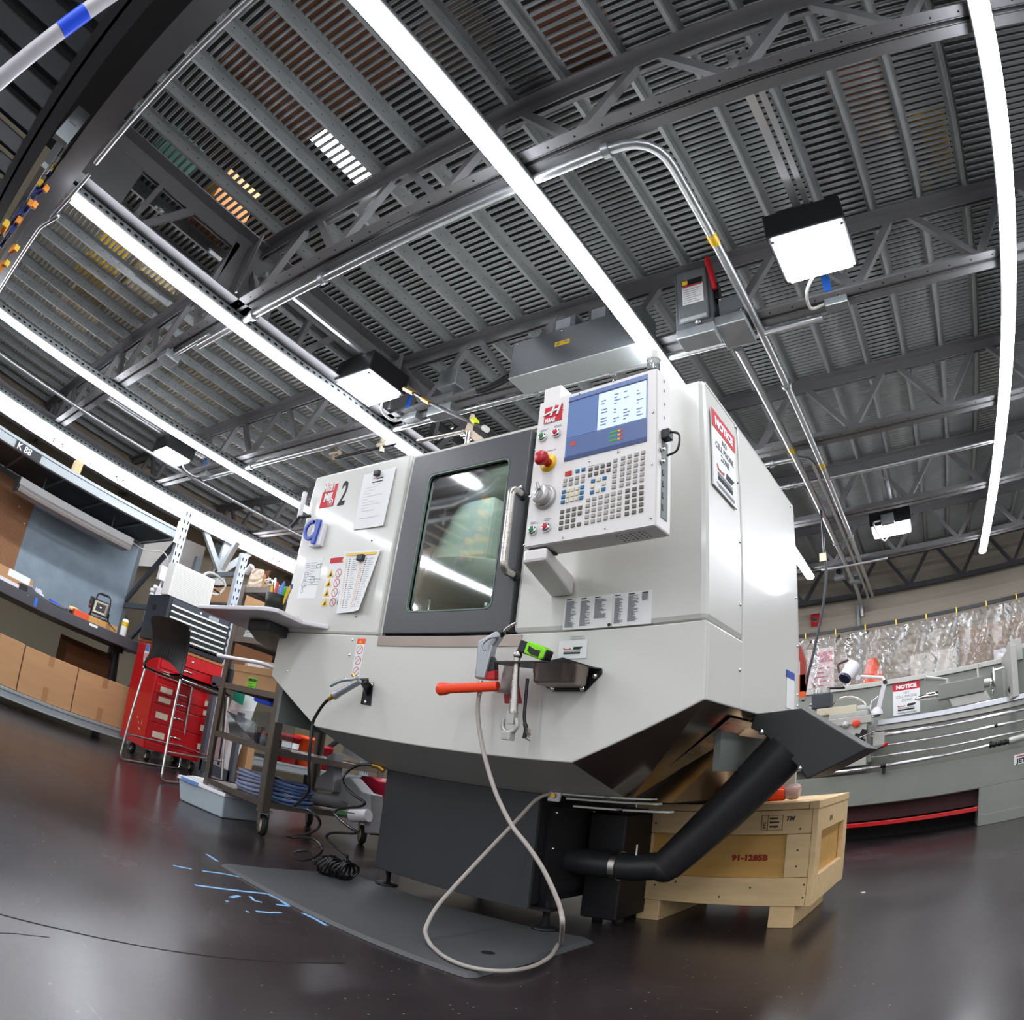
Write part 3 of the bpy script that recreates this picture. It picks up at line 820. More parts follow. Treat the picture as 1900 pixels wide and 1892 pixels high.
# visiting card on the skirt
a = lm(1036, 1222, CF); c = lm(1091, 1186, CF)
b = MB(); mprism(b, [(a.x, a.z), (c.x, a.z), (c.x, c.z), (a.x, c.z)], CF - .003, CF); b.build('card_label', PAPER, mill)
def brandmark(P, w, parent, xd=MXA, up=(0, 0, 1), nrm=None):
    # two small winged bars, red and black, over a dark strip
    up = V3(up); xd = V3(xd).normalized(); N = nrm or xd.cross(up); o = V3(P) + N * .0008
    def q(pts, m, nm): MB().prism([o + xd * (x * w) + up * (y * w) for x, y in pts], N * .0003, m).build(nm, m, parent)
    q([(-.50, .16), (-.42, .06), (-.10, .06), (-.06, .12), (-.14, .12), (-.16, .09), (-.38, .09), (-.42, .14)], INKR, 'printed_mark')
    q([(.02, .06), (.36, .06), (.52, .18), (.06, .18)], INK, 'printed_mark')
    q([(-.44, -.14), (.40, -.14), (.40, -.06), (-.44, -.06)], INK, 'printed_mark')
    q([(-.44, -.03), (.40, -.03), (.40, .01), (-.44, .01)], INKG, 'printed_mark')
brandmark(ml((a.x + c.x) / 2, CF - .003, a.z + .022), .062, mill)
plines(ml(a.x + .035, CF - .0032, a.z), MXA, .05, [.062, .055], INKG, 'printed_lines', mill, .0015, 3, .8)

# --- pedestal, feet
M1('pedestal_cover', PEDESTAL, (-1.905, -1.213, 1.827, 1.845, 0.092, 0.506), bevel=0.003)
M1('pedestal', mat('pedestal_side', '#1f1f21', 0.5, 0.1, 0.1, 6), (-1.885, -1.225, 1.846, 2.55, 0.10, 0.5), bevel=0.004)
M1('side_cover', mat('pedestal_side', '#1f1f21'), (-1.225, -1.205, 1.90, 2.2, 0.14, 0.46))
for v_, z_ in ((1.925, .44), (2.17, .44), (1.925, .31), (2.17, .31), (1.925, .17), (2.17, .17)): screw(ml(-1.205, v_, z_), MXA, .006)
for u_, v_ in ((-1.91, 1.908), (-1.19, 1.908), (-1.91, 2.5), (-1.19, 2.5)):
    b = MB(); b.lathe(ml(u_, v_, 0.012), (0, 0, 1), [(0, 0), (0.045, 0), (0.045, .008), (0.03, .014), (0.012, .016), (0.012, .11), (0, .11)], 16)
    s_ = -1 if u_ < -1.5 else 1
    b.prism([ml(u_ - s_ * .045, v_, .09), ml(u_ + s_ * .03, v_, .09), ml(u_ + s_ * .03, v_, .115), ml(u_ - s_ * .03, v_, .22)], MYA * .012)
    mbox(b, min(u_ - s_ * .05, u_ + s_ * .03), max(u_ - s_ * .05, u_ + s_ * .03), v_ - .03, v_ + .05, .085, .097)
    b.build('leveling_foot', BLACK, mill)
# --- chip chute and its tube down to the elbow
VC = 1.99
ch = [lm(x, y, VC) for x, y in ((1400, 1323), (1486.6, 1312.7), (1611.8, 1387), (1497, 1444.7), (1483, 1424), (1414, 1358), (1392, 1350))]
b = MB(); b.prism([ml(q.x, VC, q.z) for q in ch], MYA * .30); b.build('chute_box', mat('chute_black', '#2c2d2c', 0.45, 0.1, 0.05, 8, 0.1, 200), mill, bevel=0.004)
j1, j2 = lm(1416, 1360, VC), lm(1481, 1422, VC); eI, eO = lm(1205, 1584, VC), lm(1231, 1641, VC)
mid = lambda p, q: (p + q) / 2
T0 = ml(mid(j1, j2).x + .01, VC + .06, mid(j1, j2).z + .012); T1 = ml(mid(eI, eO).x, VC + .06, mid(eI, eO).z)
wj, we = (j1 - j2).length / 2, (eI - eO).length / 2
TUBEM = mat('tube_black', '#2a2a2c', 0.38, 0.1, 0.04, 8, 0.1, 200)
cl = lm(1147, 1605, VC + .06)
d_ = (T1 - T0).normalized()
b = MB(); b.tube([T0, T0.lerp(T1, .5), T1 - d_ * .01], .07, 20, None, True, [(wj * .97, .075), ((wj + we) / 2, .064), (we * .97, .052)], flat=MXA * .7 + V3((0, 0, -.7)))
b.build('chute_tube', TUBEM, mill)
pz = cl.z
b = MB(); b.ball(T1, .053, None, 16); b.tube([T1 - d_ * 0.01 , ml(cl.x + .05, VC + .06, pz), ml(cl.x - .34, VC + .06, pz)], .05, 20); b.build('discharge_pipe', TUBEM, mill)
b = MB(); b.tube([ml(cl.x - .012, VC + .06, pz), ml(cl.x + .010, VC + .06, pz)], .055, 24); b.build('hose_clamp', STEEL, mill)
b = MB(); b.cyl(ml(cl.x + .07, VC + .04, pz + .045), ml(cl.x + .07, VC + .04, pz + .085), .003, 6); b.build('cable_tie', PAPER, mill)
for x, y in ((1413, 1357), (1484, 1424)):
    q = lm(x, y, VC); b = MB(); b.lathe(ml(q.x, VC, q.z), -MYA, [(.009, 0), (.009, .004), (.005, .008), (0, .009)], 12).build('dome_nut', CHROME, mill)
# --- operator's tabletop at the left
TZ = 1.0
def tb(x, y): return atz(x, y, TZ + .012)
tip = [atm(607, 1178, CF - .005), None]
pA = ml(-2.03, CF - .002, TZ)           # where the front edge meets the machine
pc1 = atz(500, 1133, TZ); pc2 = atz(366, 1128, TZ)
out = [ml(-2.03, CF - .003, TZ), atz(560, 1157, TZ), atz(515, 1136, TZ), pc1, atz(480, 1131, TZ), atz(366, 1127, TZ)]
out = [V3((p.x, p.y, TZ)) for p in out]
far = ml(-2.55, CF - 0.003, TZ)
out2 = out + [V3((out[-1].x - .05, out[-1].y + .35, TZ)), ml(-2.42, CF + .2, TZ), ml(-2.375, CF + .2, TZ), ml(-2.375, CF - .003, TZ)]
LAM = mat('laminate_white', '#dcd8dc', 0.35, 0, 0.02)
b = MB(); b.prism([p for p in out2], (0, 0, .018)); b.build('side_table', LAM, mill, bevel=0.004)
q = [atz(x, y, TZ - .002) for x, y in ((462, 1148), (500, 1150), (573, 1180), (555, 1205), (545, 1212), (478, 1172))]
b = MB(); b.prism([V3((p.x, p.y, TZ - .045)) for p in q], (0, 0, .044)); b.build('table_bracket', mat('bracket_dark', '#3e3c3c', 0.5, 0.1, 0.05), mill, bevel=0.008)

# ================================================================== CONTROL PENDANT
PV = 1.29
PU0, PU1, PZ0, PZ1, PB = -0.984, -0.608, 1.147, 1.583, 1.368
PT = radians(-2.2)
pc = ml(-0.8, 1.33, 1.147)
pend = thing('control_pendant', 'white control pendant with screen, keypad and red stop button', 'control panel', tuple(pc))
def PL(u, v, z):     # the pendant is turned a little against the machine
    du, dv = u + 0.984, v - PV
    return ml(-0.984 + du * cos(PT) - dv * sin(PT), PV + 0.005 + du * sin(PT) + dv * cos(PT), z)
PXA = (PL(0, 0, 0) - PL(-1, 0, 0)).normalized(); PN = -(PL(0, 1, 0) - PL(0, 0, 0)).normalized()
def pp(x, y, d=0.0):           # local (u, z) of the pendant's face seen at a pixel
    o = PL(-0.984, PV, 0); v = ray(x, y)
    P = EYE + v * ((o - EYE).dot(PN) / v.dot(PN))
    return ((P - o).dot(PXA) - 0.984, P.z)
def pbox(b, u0, u1, v0, v1, z0, z1, m=None): return b.box(u0, u1, v0, v1, z0, z1, m, T=PL)
CASE = mat('pendant_white', '#e2dedb', 0.4, 0, 0.015, 3, 0.1, 250)
b = MB(); pbox(b, PU0, PU1, PV + .002, PB, PZ0, PZ1); b.build('case', CASE, pend, bevel=0.005)
b = MB(); pbox(b, PU0 + .003, PU1 - .003, PV, PV + .002, PZ0 + .003, PZ1 - .003); b.build('front_plate', CASE, pend)
# screen and what it displays
sc = [pp(1056, 738), pp(1202, 692), pp(1200, 815), pp(1048, 858)]
su0, su1 = (sc[0][0] + sc[3][0]) / 2, (sc[1][0] + sc[2][0]) / 2; sz0, sz1 = (sc[2][1] + sc[3][1]) / 2, (sc[0][1] + sc[1][1]) / 2
def glow(n, c, e): return lamp_mat(n, c, e * 0.42)
def pface(u0, u1, z0, z1, d, m, name):
    b = MB(); pbox(b, u0, u1, PV - d, PV - d + .0015, z0, z1); return b.build(name, m, pend)
pface(su0, su1, sz0, sz1, .001, glow('screen_slate', '#5c6f97', 0.9), 'screen')
sw, sh = su1 - su0, sz1 - sz0
pface(su0 + sw * .40, su1 - sw * .01, sz0 + sh * .34, sz1 - sh * .10, .0022, glow('screen_pale', '#c6d4e6', 1.0), 'screen_pane')
pface(su0 + sw * .01, su0 + sw * .39, sz0 + sh * .34, sz1 - sh * .10, .0022, glow('screen_blue', '#586d98', 1.0), 'screen_pane')
pface(su0, su1, sz0, sz0 + sh * .05, .0022, glow('screen_dark', '#38456b', 0.6), 'screen_pane')
pface(su0 + sw * .02, su1, sz0 + sh * .06, sz0 + sh * .32, .0022, glow('screen_mid', '#4f5f86', 0.9), 'screen_pane')
pface(su0, su1, sz1 - sh * .085, sz1 - sh * .07, .0024, glow('screen_dark', '#38456b', 0.6), 'screen_pane')
r_ = random.Random(5); b = MB()
for c_ in (.44, .60, .72, .88):
    for i in range(10):
        if r_.random() < .2: continue
        z = sz0 + sh * (.40 + i * .046); u = su0 + sw * c_
        pbox(b, u, u + sw * (.02 + .06 * r_.random()), PV - .003, PV - .0022, z, z + sh * .012)
b.build('screen_text', glow('screen_ink', '#5b6a8c', 0.5), pend)
for cN, hx, uu in (('bar_green', '#3f8f3a', .56), ('bar_amber', '#d8932a', .66), ('bar_red', '#b0402f', .69)):
    b = MB()
    for i in range(3): pbox(b, su0 + sw * uu, su0 + sw * (uu + (.09 if uu < .6 else .03)), PV - .003, PV - .0022, sz0 + sh * (.12 + .06 * i), sz0 + sh * (.145 + .06 * i))
    b.build('screen_gauge', glow(cN, hx, .9), pend)
pface(su0 + sw * .08, su0 + sw * .13, sz0 + sh * .20, sz0 + sh * .27, .003, glow('bar_red', '#b0402f', .9), 'screen_mark')
# emblem
a = pp(1008, 789); c = pp(1045, 748)
pface(a[0] + .002, c[0], a[1] + .004, c[1], .002, INKR, 'emblem')
b = MB()
eu, ez, ew, eh = a[0], a[1], c[0] - a[0], c[1] - a[1]
def es(pts): b.prism([PL(eu + ew * x, PV - .0022, ez + eh * y) for x, y in pts], PN * .003)
es([(.36, .42), (.46, .42), (.64, 1.08), (.54, 1.08)]); es([(.70, .42), (.80, .42), (.98, 1.08), (.88, 1.08)])
es([(-.02, .50), (.62, .66), (.62, .76), (.10, .62)]); es([(.62, .66), (.86, .70), (.86, .80), (.62, .76)])
b.build('emblem_mark', PAPER, pend)
text('HAAS', eh * .34, PL(eu + ew * .10, PV - .002, ez + eh * .08), PXA, (0, 0, 1), PAPER, pend, 'emblem_lettering', sx=.72, bold=.0012, shear=.15)
# push buttons with chrome rings
for (x, y, m) in ((1008, 811, INKGR), (1034, 803, INKR), (990, 984, INKGR), (1015, 978, INKR)):
    u, z = pp(x, y)
    b = MB(); b.lathe(PL(u, PV, z), PN, [(.0125, 0), (.0125, .006), (.0095, .011), (.0075, .011)], 18); r0 = b.build('button_ring', CHROME, pend)
    b = MB(); b.lathe(PL(u, PV, z) + PN * .006, PN, [(.008, 0), (.008, .005), (.006, .0068), (0, .007)], 16); b.build('button_cap', m, pend)
    plines(PL(u - .012, PV, z + .02), PXA, .028, [0, .004], INKG, 'printed_lines', pend, .0016, int(x), .6)
# emergency stop
u, z = pp(1018, 858)
b = MB(); b.lathe(PL(u, PV, z), PN, [(.026, 0), (.026, .002), (0, .002)], 28).build('stop_disc', YELLOW, pend)
b = MB(); b.lathe(PL(u, PV, z), PN, [(.012, .002), (.012, .024), (.019, .026), (.021, .032), (.0195, .040), (.015, .045), (0, .046)], 24).build('stop_button', REDP, pend)
plines(PL(u - .01, PV, z + .036), PXA, .03, [0], INKG, 'printed_lines', pend, .002, 2, .9)
# jog wheel
u, z = pp(1012, 922)
JOG = mat('jog_grey', '#b8b5b1', 0.35, 0.4, 0.03)
b = MB(); b.lathe(PL(u, PV, z), PN, [(.034, 0), (.034, .006), (.030, .009), (.026, .009), (.026, .024), (.024, .028), (0, .028)], 30).build('jog_wheel', JOG, pend)
b = MB(); b.tube([PL(u + .0, PV, z + .012) + PN * .030, PL(u - .006, PV, z + .030) + PN * .034], .0045, 8); b.build('jog_crank', JOG, pend)
b = MB(); b.lathe(PL(u, PV, z) + PN * .0282, PN, [(.012, 0), (.012, .0006), (.010, .0006)], 18)
b.prism([PL(u - .006, PV, z - .008) + PN * .0285, PL(u - .003, PV, z - .008) + PN * .0285, PL(u + .001, PV, z + .008) + PN * .0285, PL(u - .002, PV, z + .008) + PN * .0285], PN * .0004)
b.prism([PL(u + .002, PV, z - .008) + PN * .0285, PL(u + .005, PV, z - .008) + PN * .0285, PL(u + .009, PV, z + .008) + PN * .0285, PL(u + .006, PV, z + .008) + PN * .0285], PN * .0004)
b.build('jog_mark', INKG, pend)
# keypad: each key its own part, sharing four meshes
KEYS = {}
def key(u, z, m):
    if m.name not in KEYS:
        b = MB(); w, h = .0058, .0050
        o = PL(-0.8, PV, 1.3); U = PXA; Z = V3((0, 0, 1))
        lo = [o + U * (sx * w) + Z * (sz * h) for sx, sz in ((-1, -1), (1, -1), (1, 1), (-1, 1))]
        hi = [o + U * (sx * w * .78) + Z * (sz * h * .78) + PN * .0035 for sx, sz in ((-1, -1), (1, -1), (1, 1), (-1, 1))]
        b.add(lo + hi, [(4, 5, 6, 7), (0, 1, 5, 4), (1, 2, 6, 5), (2, 3, 7, 6), (3, 0, 4, 7)])
        KEYS[m.name] = b.mesh('key', m, tuple(pc))
    o = bpy.data.objects.new('key', KEYS[m.name]); COL.objects.link(o); o.parent = pend
    o.location = PL(u, PV, z) - PL(-0.8, PV, 1.3)
KG = mat('key_grey', '#a6a29b', .5); KD = mat('key_dark', '#6d675f', .5); KB = mat('key_blue', '#2f6f9c', .5); KC = mat('key_cream', '#d9d2b8', .5); KR = mat('key_red', '#b8322a', .5)
def block(x00, y00, x10, y10, x01, y01, nc, nr, m, skip=()):
    a, bx, by = pp(x00, y00), pp(x10, y10), pp(x01, y01)
    for r in range(nr):
        for c in range(nc):
            if (r, c) in skip: continue
            fc = c / max(1, nc - 1); frr = r / max(1, nr - 1)
            u = a[0] + (bx[0] - a[0]) * fc + (by[0] - a[0]) * frr; z = a[1] + (bx[1] - a[1]) * fc + (by[1] - a[1]) * frr
            mm = m(r, c) if callable(m) else m
            key(u, z, mm)
S7 = 260 / 1097    # the keypad's layout was measured on an enlargement of this corner
def kx(x): return 1000 + x * S7
def ky(y): return 820 + y * S7
def kblock(p0, p1, p2, nc, nr, m, skip=()): block(kx(p0[0]), ky(p0[1]), kx(p1[0]), ky(p1[1]), kx(p2[0]), ky(p2[1]), nc, nr, m, skip)
kblock((208, 300), (348, 265), (203, 336), 4, 2, KG)
kblock((196, 388), (340, 352), (188, 468), 5, 3, lambda r, c: KB if c in (0, 4) else KC)
kblock((184, 543), (324, 510), (172, 672), 4, 4, KD, skip=((2, 3),))
kblock((406, 212), (548, 172), (402, 256), 4, 2, KD)
kblock((425, 303), (514, 280), (416, 390), 3, 3, lambda r, c: KB if r != 1 and c != 1 else KC, skip=((1, 1),))
kblock((600, 142), (600, 142), (586, 350), 1, 6, KG)
kblock((660, 124), (816, 80), (646, 336), 4, 6, KG)
kblock((386, 452), (634, 390), (373, 628), 6, 5, KG)
kblock((694, 378), (804, 350), (688, 558), 3, 5, KD)
for x, y in ((304, 225), (350, 213)): key(*pp(kx(x), ky(y)), KB)
u, z = pp(kx(234), ky(244)); pface(u - .010, u + .010, z - .006, z + .006, .003, KR, 'reset_key')
plines(PL(pp(kx(390), ky(190))[0], PV, pp(kx(390), ky(190))[1]), PXA, .05, [0], INKG, 'printed_lines', pend, .0012, 8, .9)
# face screws, side slot, plugs, block on top, speaker holes
for x, y in ((1076, 729), (1138, 706), (1045, 758), (1212, 764), (994, 833), (1094, 854), (1147, 838), (1210, 860), (984, 920), (973, 1010), (1208, 960), (1123, 979), (1045, 996), (1214, 680)):
    u, z = pp(x, y); b = MB(); b.lathe(PL(u, PV, z), PN, [(.0036, 0), (.0034, .0015), (0, .0022)], 8).build('screw', CHROME, pend)
b = MB(); b.box(PU1 - .001, PU1 + .0015, PV + .024, PV + .056, PZ0 + .03, PZ0 + .235, None, T=PL).build('side_slot', INNER, pend)
b = MB()
for k in range(4): b.box(PU1 + .0012, PU1 + .003, PV + .026, PV + .034, PZ0 + .05 + k * .03, PZ0 + .064 + k * .03, None, T=PL)
b.build('slot_socket', BLACK, pend)
b = MB(); b.box(PU1, PU1 + .022, PV + .02, PV + .045, PZ0 + .235, PZ0 + .262, None, T=PL); b.build('plug', BLACK, pend, bevel=.003)
b = MB(); b.tube(smooth_path([PL(PU1 + .02, PV + .03, PZ0 + .255), PL(PU1 + .045, PV + .03, PZ0 + .24), PL(PU1 + .04, PV + .03, PZ0 + .20), PL(PU1 + .012, PV + .03, PZ0 + .19)]), .003, 6); b.build('plug_strap', BLACK, pend)
b = MB(); b.ball(PL(PU1 + .006, PV + .02, PZ0 + .205), .007, None, 8).ball(PL(PU1 + .006, PV + .02, PZ0 + .172), .007, None, 8); b.build('side_nut', CHROME, pend)
for z_ in (PZ1 - .02, PZ1 - .05, PZ1 - .09, PZ1 - .13): MB().cyl(PL(PU1, PV + .04, z_), PL(PU1 + .002, PV + .04, z_), .004, 8).build('side_screw', STEEL, pend)
bu0 = pp(1003, 716)[0]
b = MB(); pbox(b, PU0 + .004, PU0 + .062, PV + .012, PB - .005, PZ1 - .001, PZ1 + .052); b.build('hinge_block', CASE, pend, bevel=0.003)
b = MB()
for i in range(7):
    for j in range(4): b.cyl(PL(-.72 + i * .012, PV + .02 + j * .012, PZ0 - .0006), PL(-.72 + i * .012, PV + .02 + j * .012, PZ0), .0025, 6)
b.build('speaker_hole', BLACK, pend, kind='stuff')
# arm that carries it
b = MB(); b.prism([PL(PU0 - .002, PV + .004, PZ0 - .004), PL(PU0 - .002, PV + .004, PZ0 - .04), ml(-1.05, CF, 1.085) , ml(-1.05, CF, PZ0 - .004)], PXA * .075); 
b.build('support_arm', CASE, pend, bevel=.008)
b = MB(); pbox(b, PU0 + .01, PU0 + .06, PV + .01, PB - .01, PZ0 - .006, PZ0 + .001); b.build('swivel_plate', BLACK, pend)
# beacon: clear capped light on the machine's roof behind the pendant
q = atm(1213, 672, 1.40)
bt = thing('status_beacon', 'small clear capped status light standing behind the pendant top', 'lamp', (q.x, q.y, PZ1 + .0))
b = MB(); b.cyl((q.x, q.y, PZ1 - .25), (q.x, q.y, q.z - .02), .010, 10); b.build('stem', STEEL, bt)
b = MB(); b.cyl((q.x, q.y, q.z - .03), (q.x, q.y, q.z + .005), .020, 16); b.build('socket', CLEAR, bt)
b = MB(); b.lathe((q.x, q.y, q.z + .005), (0, 0, 1), [(.021, 0), (.021, .022), (.016, .03), (0, .032)], 16); b.build('cap', BULB, bt)
# ================================================================== THINGS ON AND AROUND THE MILL
def pm(x, y, d): return atm(x, y, CF - d)
# --- paper sheets held by magnets
def paper(px4, name, label, curl=0.0, nx=6):
    P = [pm(x, y, .003) for x, y in px4]      # TL TR BR BL
    t = thing(name, label, 'paper', tuple(P[3]))
    N = -MYA
    b = MB()
    def f(u, v):
        p = (P[3] * (1 - u) + P[2] * u) * (1 - v) + (P[0] * (1 - u) + P[1] * u) * v
        return p + N * (curl * (u ** 3) * (1.0 - 0.75 * v) + curl * .25 * (1 - v) ** 2)
    b.grid(f, 8, 8); o = b.build('sheet', PAPER, t)
    return t, f
def printed(f, t, spec, m, name='printed_lines'):
    b = MB(); N = -MYA * .0007
    for u0, u1, v0, v1 in spec: b.add([f(u0, v0) + N, f(u1, v0) + N, f(u1, v1) + N, f(u0, v1) + N], [(0, 1, 2, 3)])
    return b.build(name, m, t)
t, f = paper(((675.7, 879.7), (735.9, 864.9), (713.7, 974.8), (654.5, 982.2)), 'paper_notice', 'white typed sheet of paper under a black magnet, beside the numeral 2', .006)
r_ = random.Random(9)
printed(f, t, [(.14, .30 + .5 * r_.random(), .72 - i * .052, .724 - i * .052) for i in range(9)] + [(.14, .8, .18, .184), (.36, .62, .76, .763)], INKG)
printed(f, t, [(.33, .66, .80, .818), (.45, .66, .855, .875)], INK, 'printed_mark'); printed(f, t, [(.34, .45, .875, .885)], INKR, 'printed_mark')
def magnet(x, y, label, w=.030, h=.022):
    q = lm(x, y, CF); p = ml(q.x, CF - .009, q.z)
    o = MB().obox(ml(q.x, CF - .012, q.z), MXA * w / 2, MYA * .008, V3((0, 0, h / 2))).build('magnet', mat('magnet_black', '#2b2b2d', .5), None, bevel=.003, org=tuple(p))
    tag(o, label, 'magnet')
magnet(703.5, 879, 'black magnet holding the typed sheet beside the numeral 2')
t, f = paper(((638.6, 1022.4), (708, 1019), (675.6, 1134), (626, 1137.6)), 'paper_chart', 'curling white wall chart with yellow header and columns of dots', .022)
printed(f, t, [(.08, .93, .925, .965)], YELLOW, 'chart_header')
printed(f, t, [(.10, .13, .86 - i * .034, .872 - i * .034) for i in range(24)] + [(.58, .61, .86 - i * .034, .872 - i * .034) for i in range(24)] + [(.535, .545, .05, .9)], AMBER, 'chart_dots')
printed(f, t, [(.19, .22, .86 - i * .034, .875 - i * .034) for i in range(24)] + [(.66, .69, .86 - i * .034, .875 - i * .034) for i in range(24)], INK, 'chart_dots')
printed(f, t, [(.29, .29 + .16 * r_.random() + .04, .86 - i * .034, .868 - i * .034) for i in range(24)] + [(.75, .82 + .1 * r_.random(), .86 - i * .034, .866 - i * .034) for i in range(24)], INKG)
magnet(673.5, 1035.5, 'black magnet holding the curling chart with the yellow header', .036, .024)

# --- blue ring holder at the left edge
q = lm(588, 990, CF)
t = thing('ring_holder', 'blue ring shaped holder on a white block at the left panel edge', 'holder', tuple(ml(q.x, CF, q.z)))
a, c = lm(579, 1016, CF), lm(612, 972, CF)
b = MB(); mbox(b, a.x, c.x - .01, CF - .022, CF - .001, a.z, c.z); b.build('base_block', LAM, t, bevel=.003)
cu_, cz_ = lm(585, 989, CF).x, lm(585, 989, CF).z
b = MB()
n = 20; vs = []; fs = []
for k in range(n + 1):
    an = radians(75 + 265 * k / n); rr = (.030, .046)
    for r0 in rr:
        for v0 in (CF - .032, CF - .022): vs.append(ml(cu_ + r0 * cos(an), v0, cz_ + .004 + r0 * sin(an)))
for k in range(n):
    i = 4 * k; fs += [(i, i + 4, i + 6, i + 2), (i + 1, i + 3, i + 7, i + 5), (i, i + 1, i + 5, i + 4), (i + 2, i + 6, i + 7, i + 3)]
b.add(vs, fs, None, False)
mprism(b, [(cu_ + .022, cz_ + .052), (cu_ + .064, cz_ + .044), (cu_ + .050, cz_ - .062), (cu_ + .026, cz_ - .058), (cu_ + .034, cz_ - .01)], CF - .032, CF - .022)
b.build('ring_plate', BLUE, t, bevel=.002)
p1, p2, p3 = lm(576, 962, CF), lm(569, 965, CF), lm(556, 985, CF)
b = MB(); b.tube([ml(p1.x + .03, CF - .025, p1.z), ml(p2.x, CF - .04, p2.z), ml(p3.x, CF - .05, p3.z)], .008, 8).build('arm', BLACK, t)
p1, p2 = lm(576, 918, CF), lm(566, 968, CF)
b = MB(); b.tube([ml(p1.x, CF - .03, p1.z), ml(p2.x, CF - .035, p2.z)], .011, 10).build('handle', LAM, t)

# --- notice sign on the side of the mill
def notice_sign(P, label, name='notice_sign'):          # P: TL TR BR BL
    TL, TR, BR, BL = P
    X = (TR - TL); w = X.length; X = X / w; Zv = (TL - BL); h = Zv.length; Zv = Zv / h; N = X.cross(Zv)
    t = thing(name, label, 'sign', tuple(BL))
    b = MB(); b.prism([BL, BR, TR, TL], N * .004); b.build('board', PAPER, t)
    def q(x0, x1, y0, y1, m, nm, e=.0045): b = MB(); b.prism([BL + X * w * x + Zv * h * y + N * e for x, y in ((x0, y0), (x1, y0), (x1, y1), (x0, y1))], N * .0003); b.build(nm, m, t)
    q(0, 1, .76, 1, INKR, 'red_header')
    s = w * .185
    text('NOTICE', s, BL + X * w * .5 + Zv * h * .82 + N * .005, X, Zv, PAPER, t, sx=1.12, bold=w * .012, align='CENTER')
    for i, L in enumerate(('NO', 'CELL PHONE', 'ZONE')):
        text(L, w * .135, BL + X * w * .5 + Zv * h * (.64 - .115 * i) + N * .0042, X, Zv, mat('ink_mid', '#55555a', .7, 0, 0), t, align='CENTER', bold=-w * .001)
    brandmark(BL + X * w * .5 + Zv * h * .21 + N * .0042, w * .74, t, X, Zv, N)
    q(.12, .88, .06, .075, INKG, 'printed_lines'); q(.18, .86, .035, .05, INKG, 'printed_lines')
    return t
qs = [atu(x, y, UR + .003) for x, y in ((1317.5, 756), (1359.5, 809), (1366.5, 944), (1321.5, 898))]
z1_, z0_ = (tol(qs[0]).z + tol(qs[1]).z) / 2, (tol(qs[2]).z + tol(qs[3]).z) / 2
v0_, v1_ = (tol(qs[0]).y + tol(qs[3]).y) / 2, (tol(qs[1]).y + tol(qs[2]).y) / 2
notice_sign([ml(UR + .003, v0_, z1_), ml(UR + .003, v1_, z1_), ml(UR + .003, v1_, z0_), ml(UR + .003, v0_, z0_)], 'red and white notice sign fixed on the right side of the mill')
a, c = tol(atu(1459, 1244, UR)), tol(atu(1473, 1255, UR)); d = tol(atu(1459, 1312, UR))
t = thing('paper_strip', 'narrow paper strip hung with blue tape low on the mill side', 'paper', tuple(ml(UR, a.y, d.z)))
b = MB(); b.box(UR + .001, UR + .0022, a.y, c.y, d.z, a.z - .012, None, T=ml); b.build('strip', PAPER, t)
b = MB(); b.box(UR + .0015, UR + .0028, a.y - .003, c.y + .003, a.z - .022, a.z + .006, None, T=ml); b.build('tape', BLUE, t)

# --- left air gun in its bracket, with a black coiled hose
pl4 = [pm(x, y, .001) for x, y in ((677.6, 1264.7), (693.4, 1265.8), (688.5, 1308), (670, 1305))]
t = thing('gun_bracket', 'black sheet metal bracket holding the left air gun', 'bracket', tuple(pl4[2]))
b = MB(); b.prism(pl4, -MYA * .004); b.build('plate', BLACK, t, bevel=.002)
o1 = [pm(667, 1264, .055), pm(681, 1262, .055), pm(690, 1268, .005), pm(681, 1290, .005)]
b = MB(); b.add([o1[0], o1[1], o1[2], o1[3], pm(672, 1270, .060)], [(0, 4, 3), (4, 1, 2, 3), (0, 1, 4)]); b.tube([pm(663, 1262, .06), pm(684, 1261, .03)], .008, 8); b.build('cradle', BLACK, t)
for x, y in ((690, 1269), (678, 1301)): q = pm(x, y, .005); b = MB(); b.lathe(q, -MYA, [(.006, 0), (.006, .003), (0, .005)], 10).build('screw', CHROME, t)
ag = thing('air_gun', 'silver air gun hanging at the left on a coiled black hose', 'air gun', tuple(pm(640, 1275, .06)))
b = MB(); b.tube([pm(668, 1262, .065), pm(664, 1265, .065), pm(628, 1285, .07), pm(622, 1288.5, .07)], .01, 12, None, True, [.008, .011, .013, .016]); b.build('grip', mat('gun_silver', '#a9adb2', .35, .6), ag)
b = MB(); b.tube(smooth_path([pm(664, 1256, .075), pm(652, 1259, .095), pm(632, 1262, .11), pm(613, 1271, .12)]), .006, 8, None, True, None); b.build('trigger', mat('gun_silver', '#a9adb2'), ag)
b = MB(); b.cyl(pm(659, 1256, .07), pm(654, 1250, .075), .006, 10).cyl(pm(622, 1288.5, .07), pm(618.5, 1291, .07), .014, 6).cyl(pm(619, 1290.5, .07), pm(610, 1296, .07), .008, 10); b.build('brass_fitting', BRASS, ag)
hp = [(610, 1296, .07), (600, 1306, .07), (589, 1322, .07), (580, 1341, .07), (576.5, 1372, .07), (573.5, 1415, .06), (574, 1452, .04), (572, 1468, .02), (560, 1482, 0.0), (545, 1496, -.02)]
path = [pm(x, y, d) for x, y, d in hp]
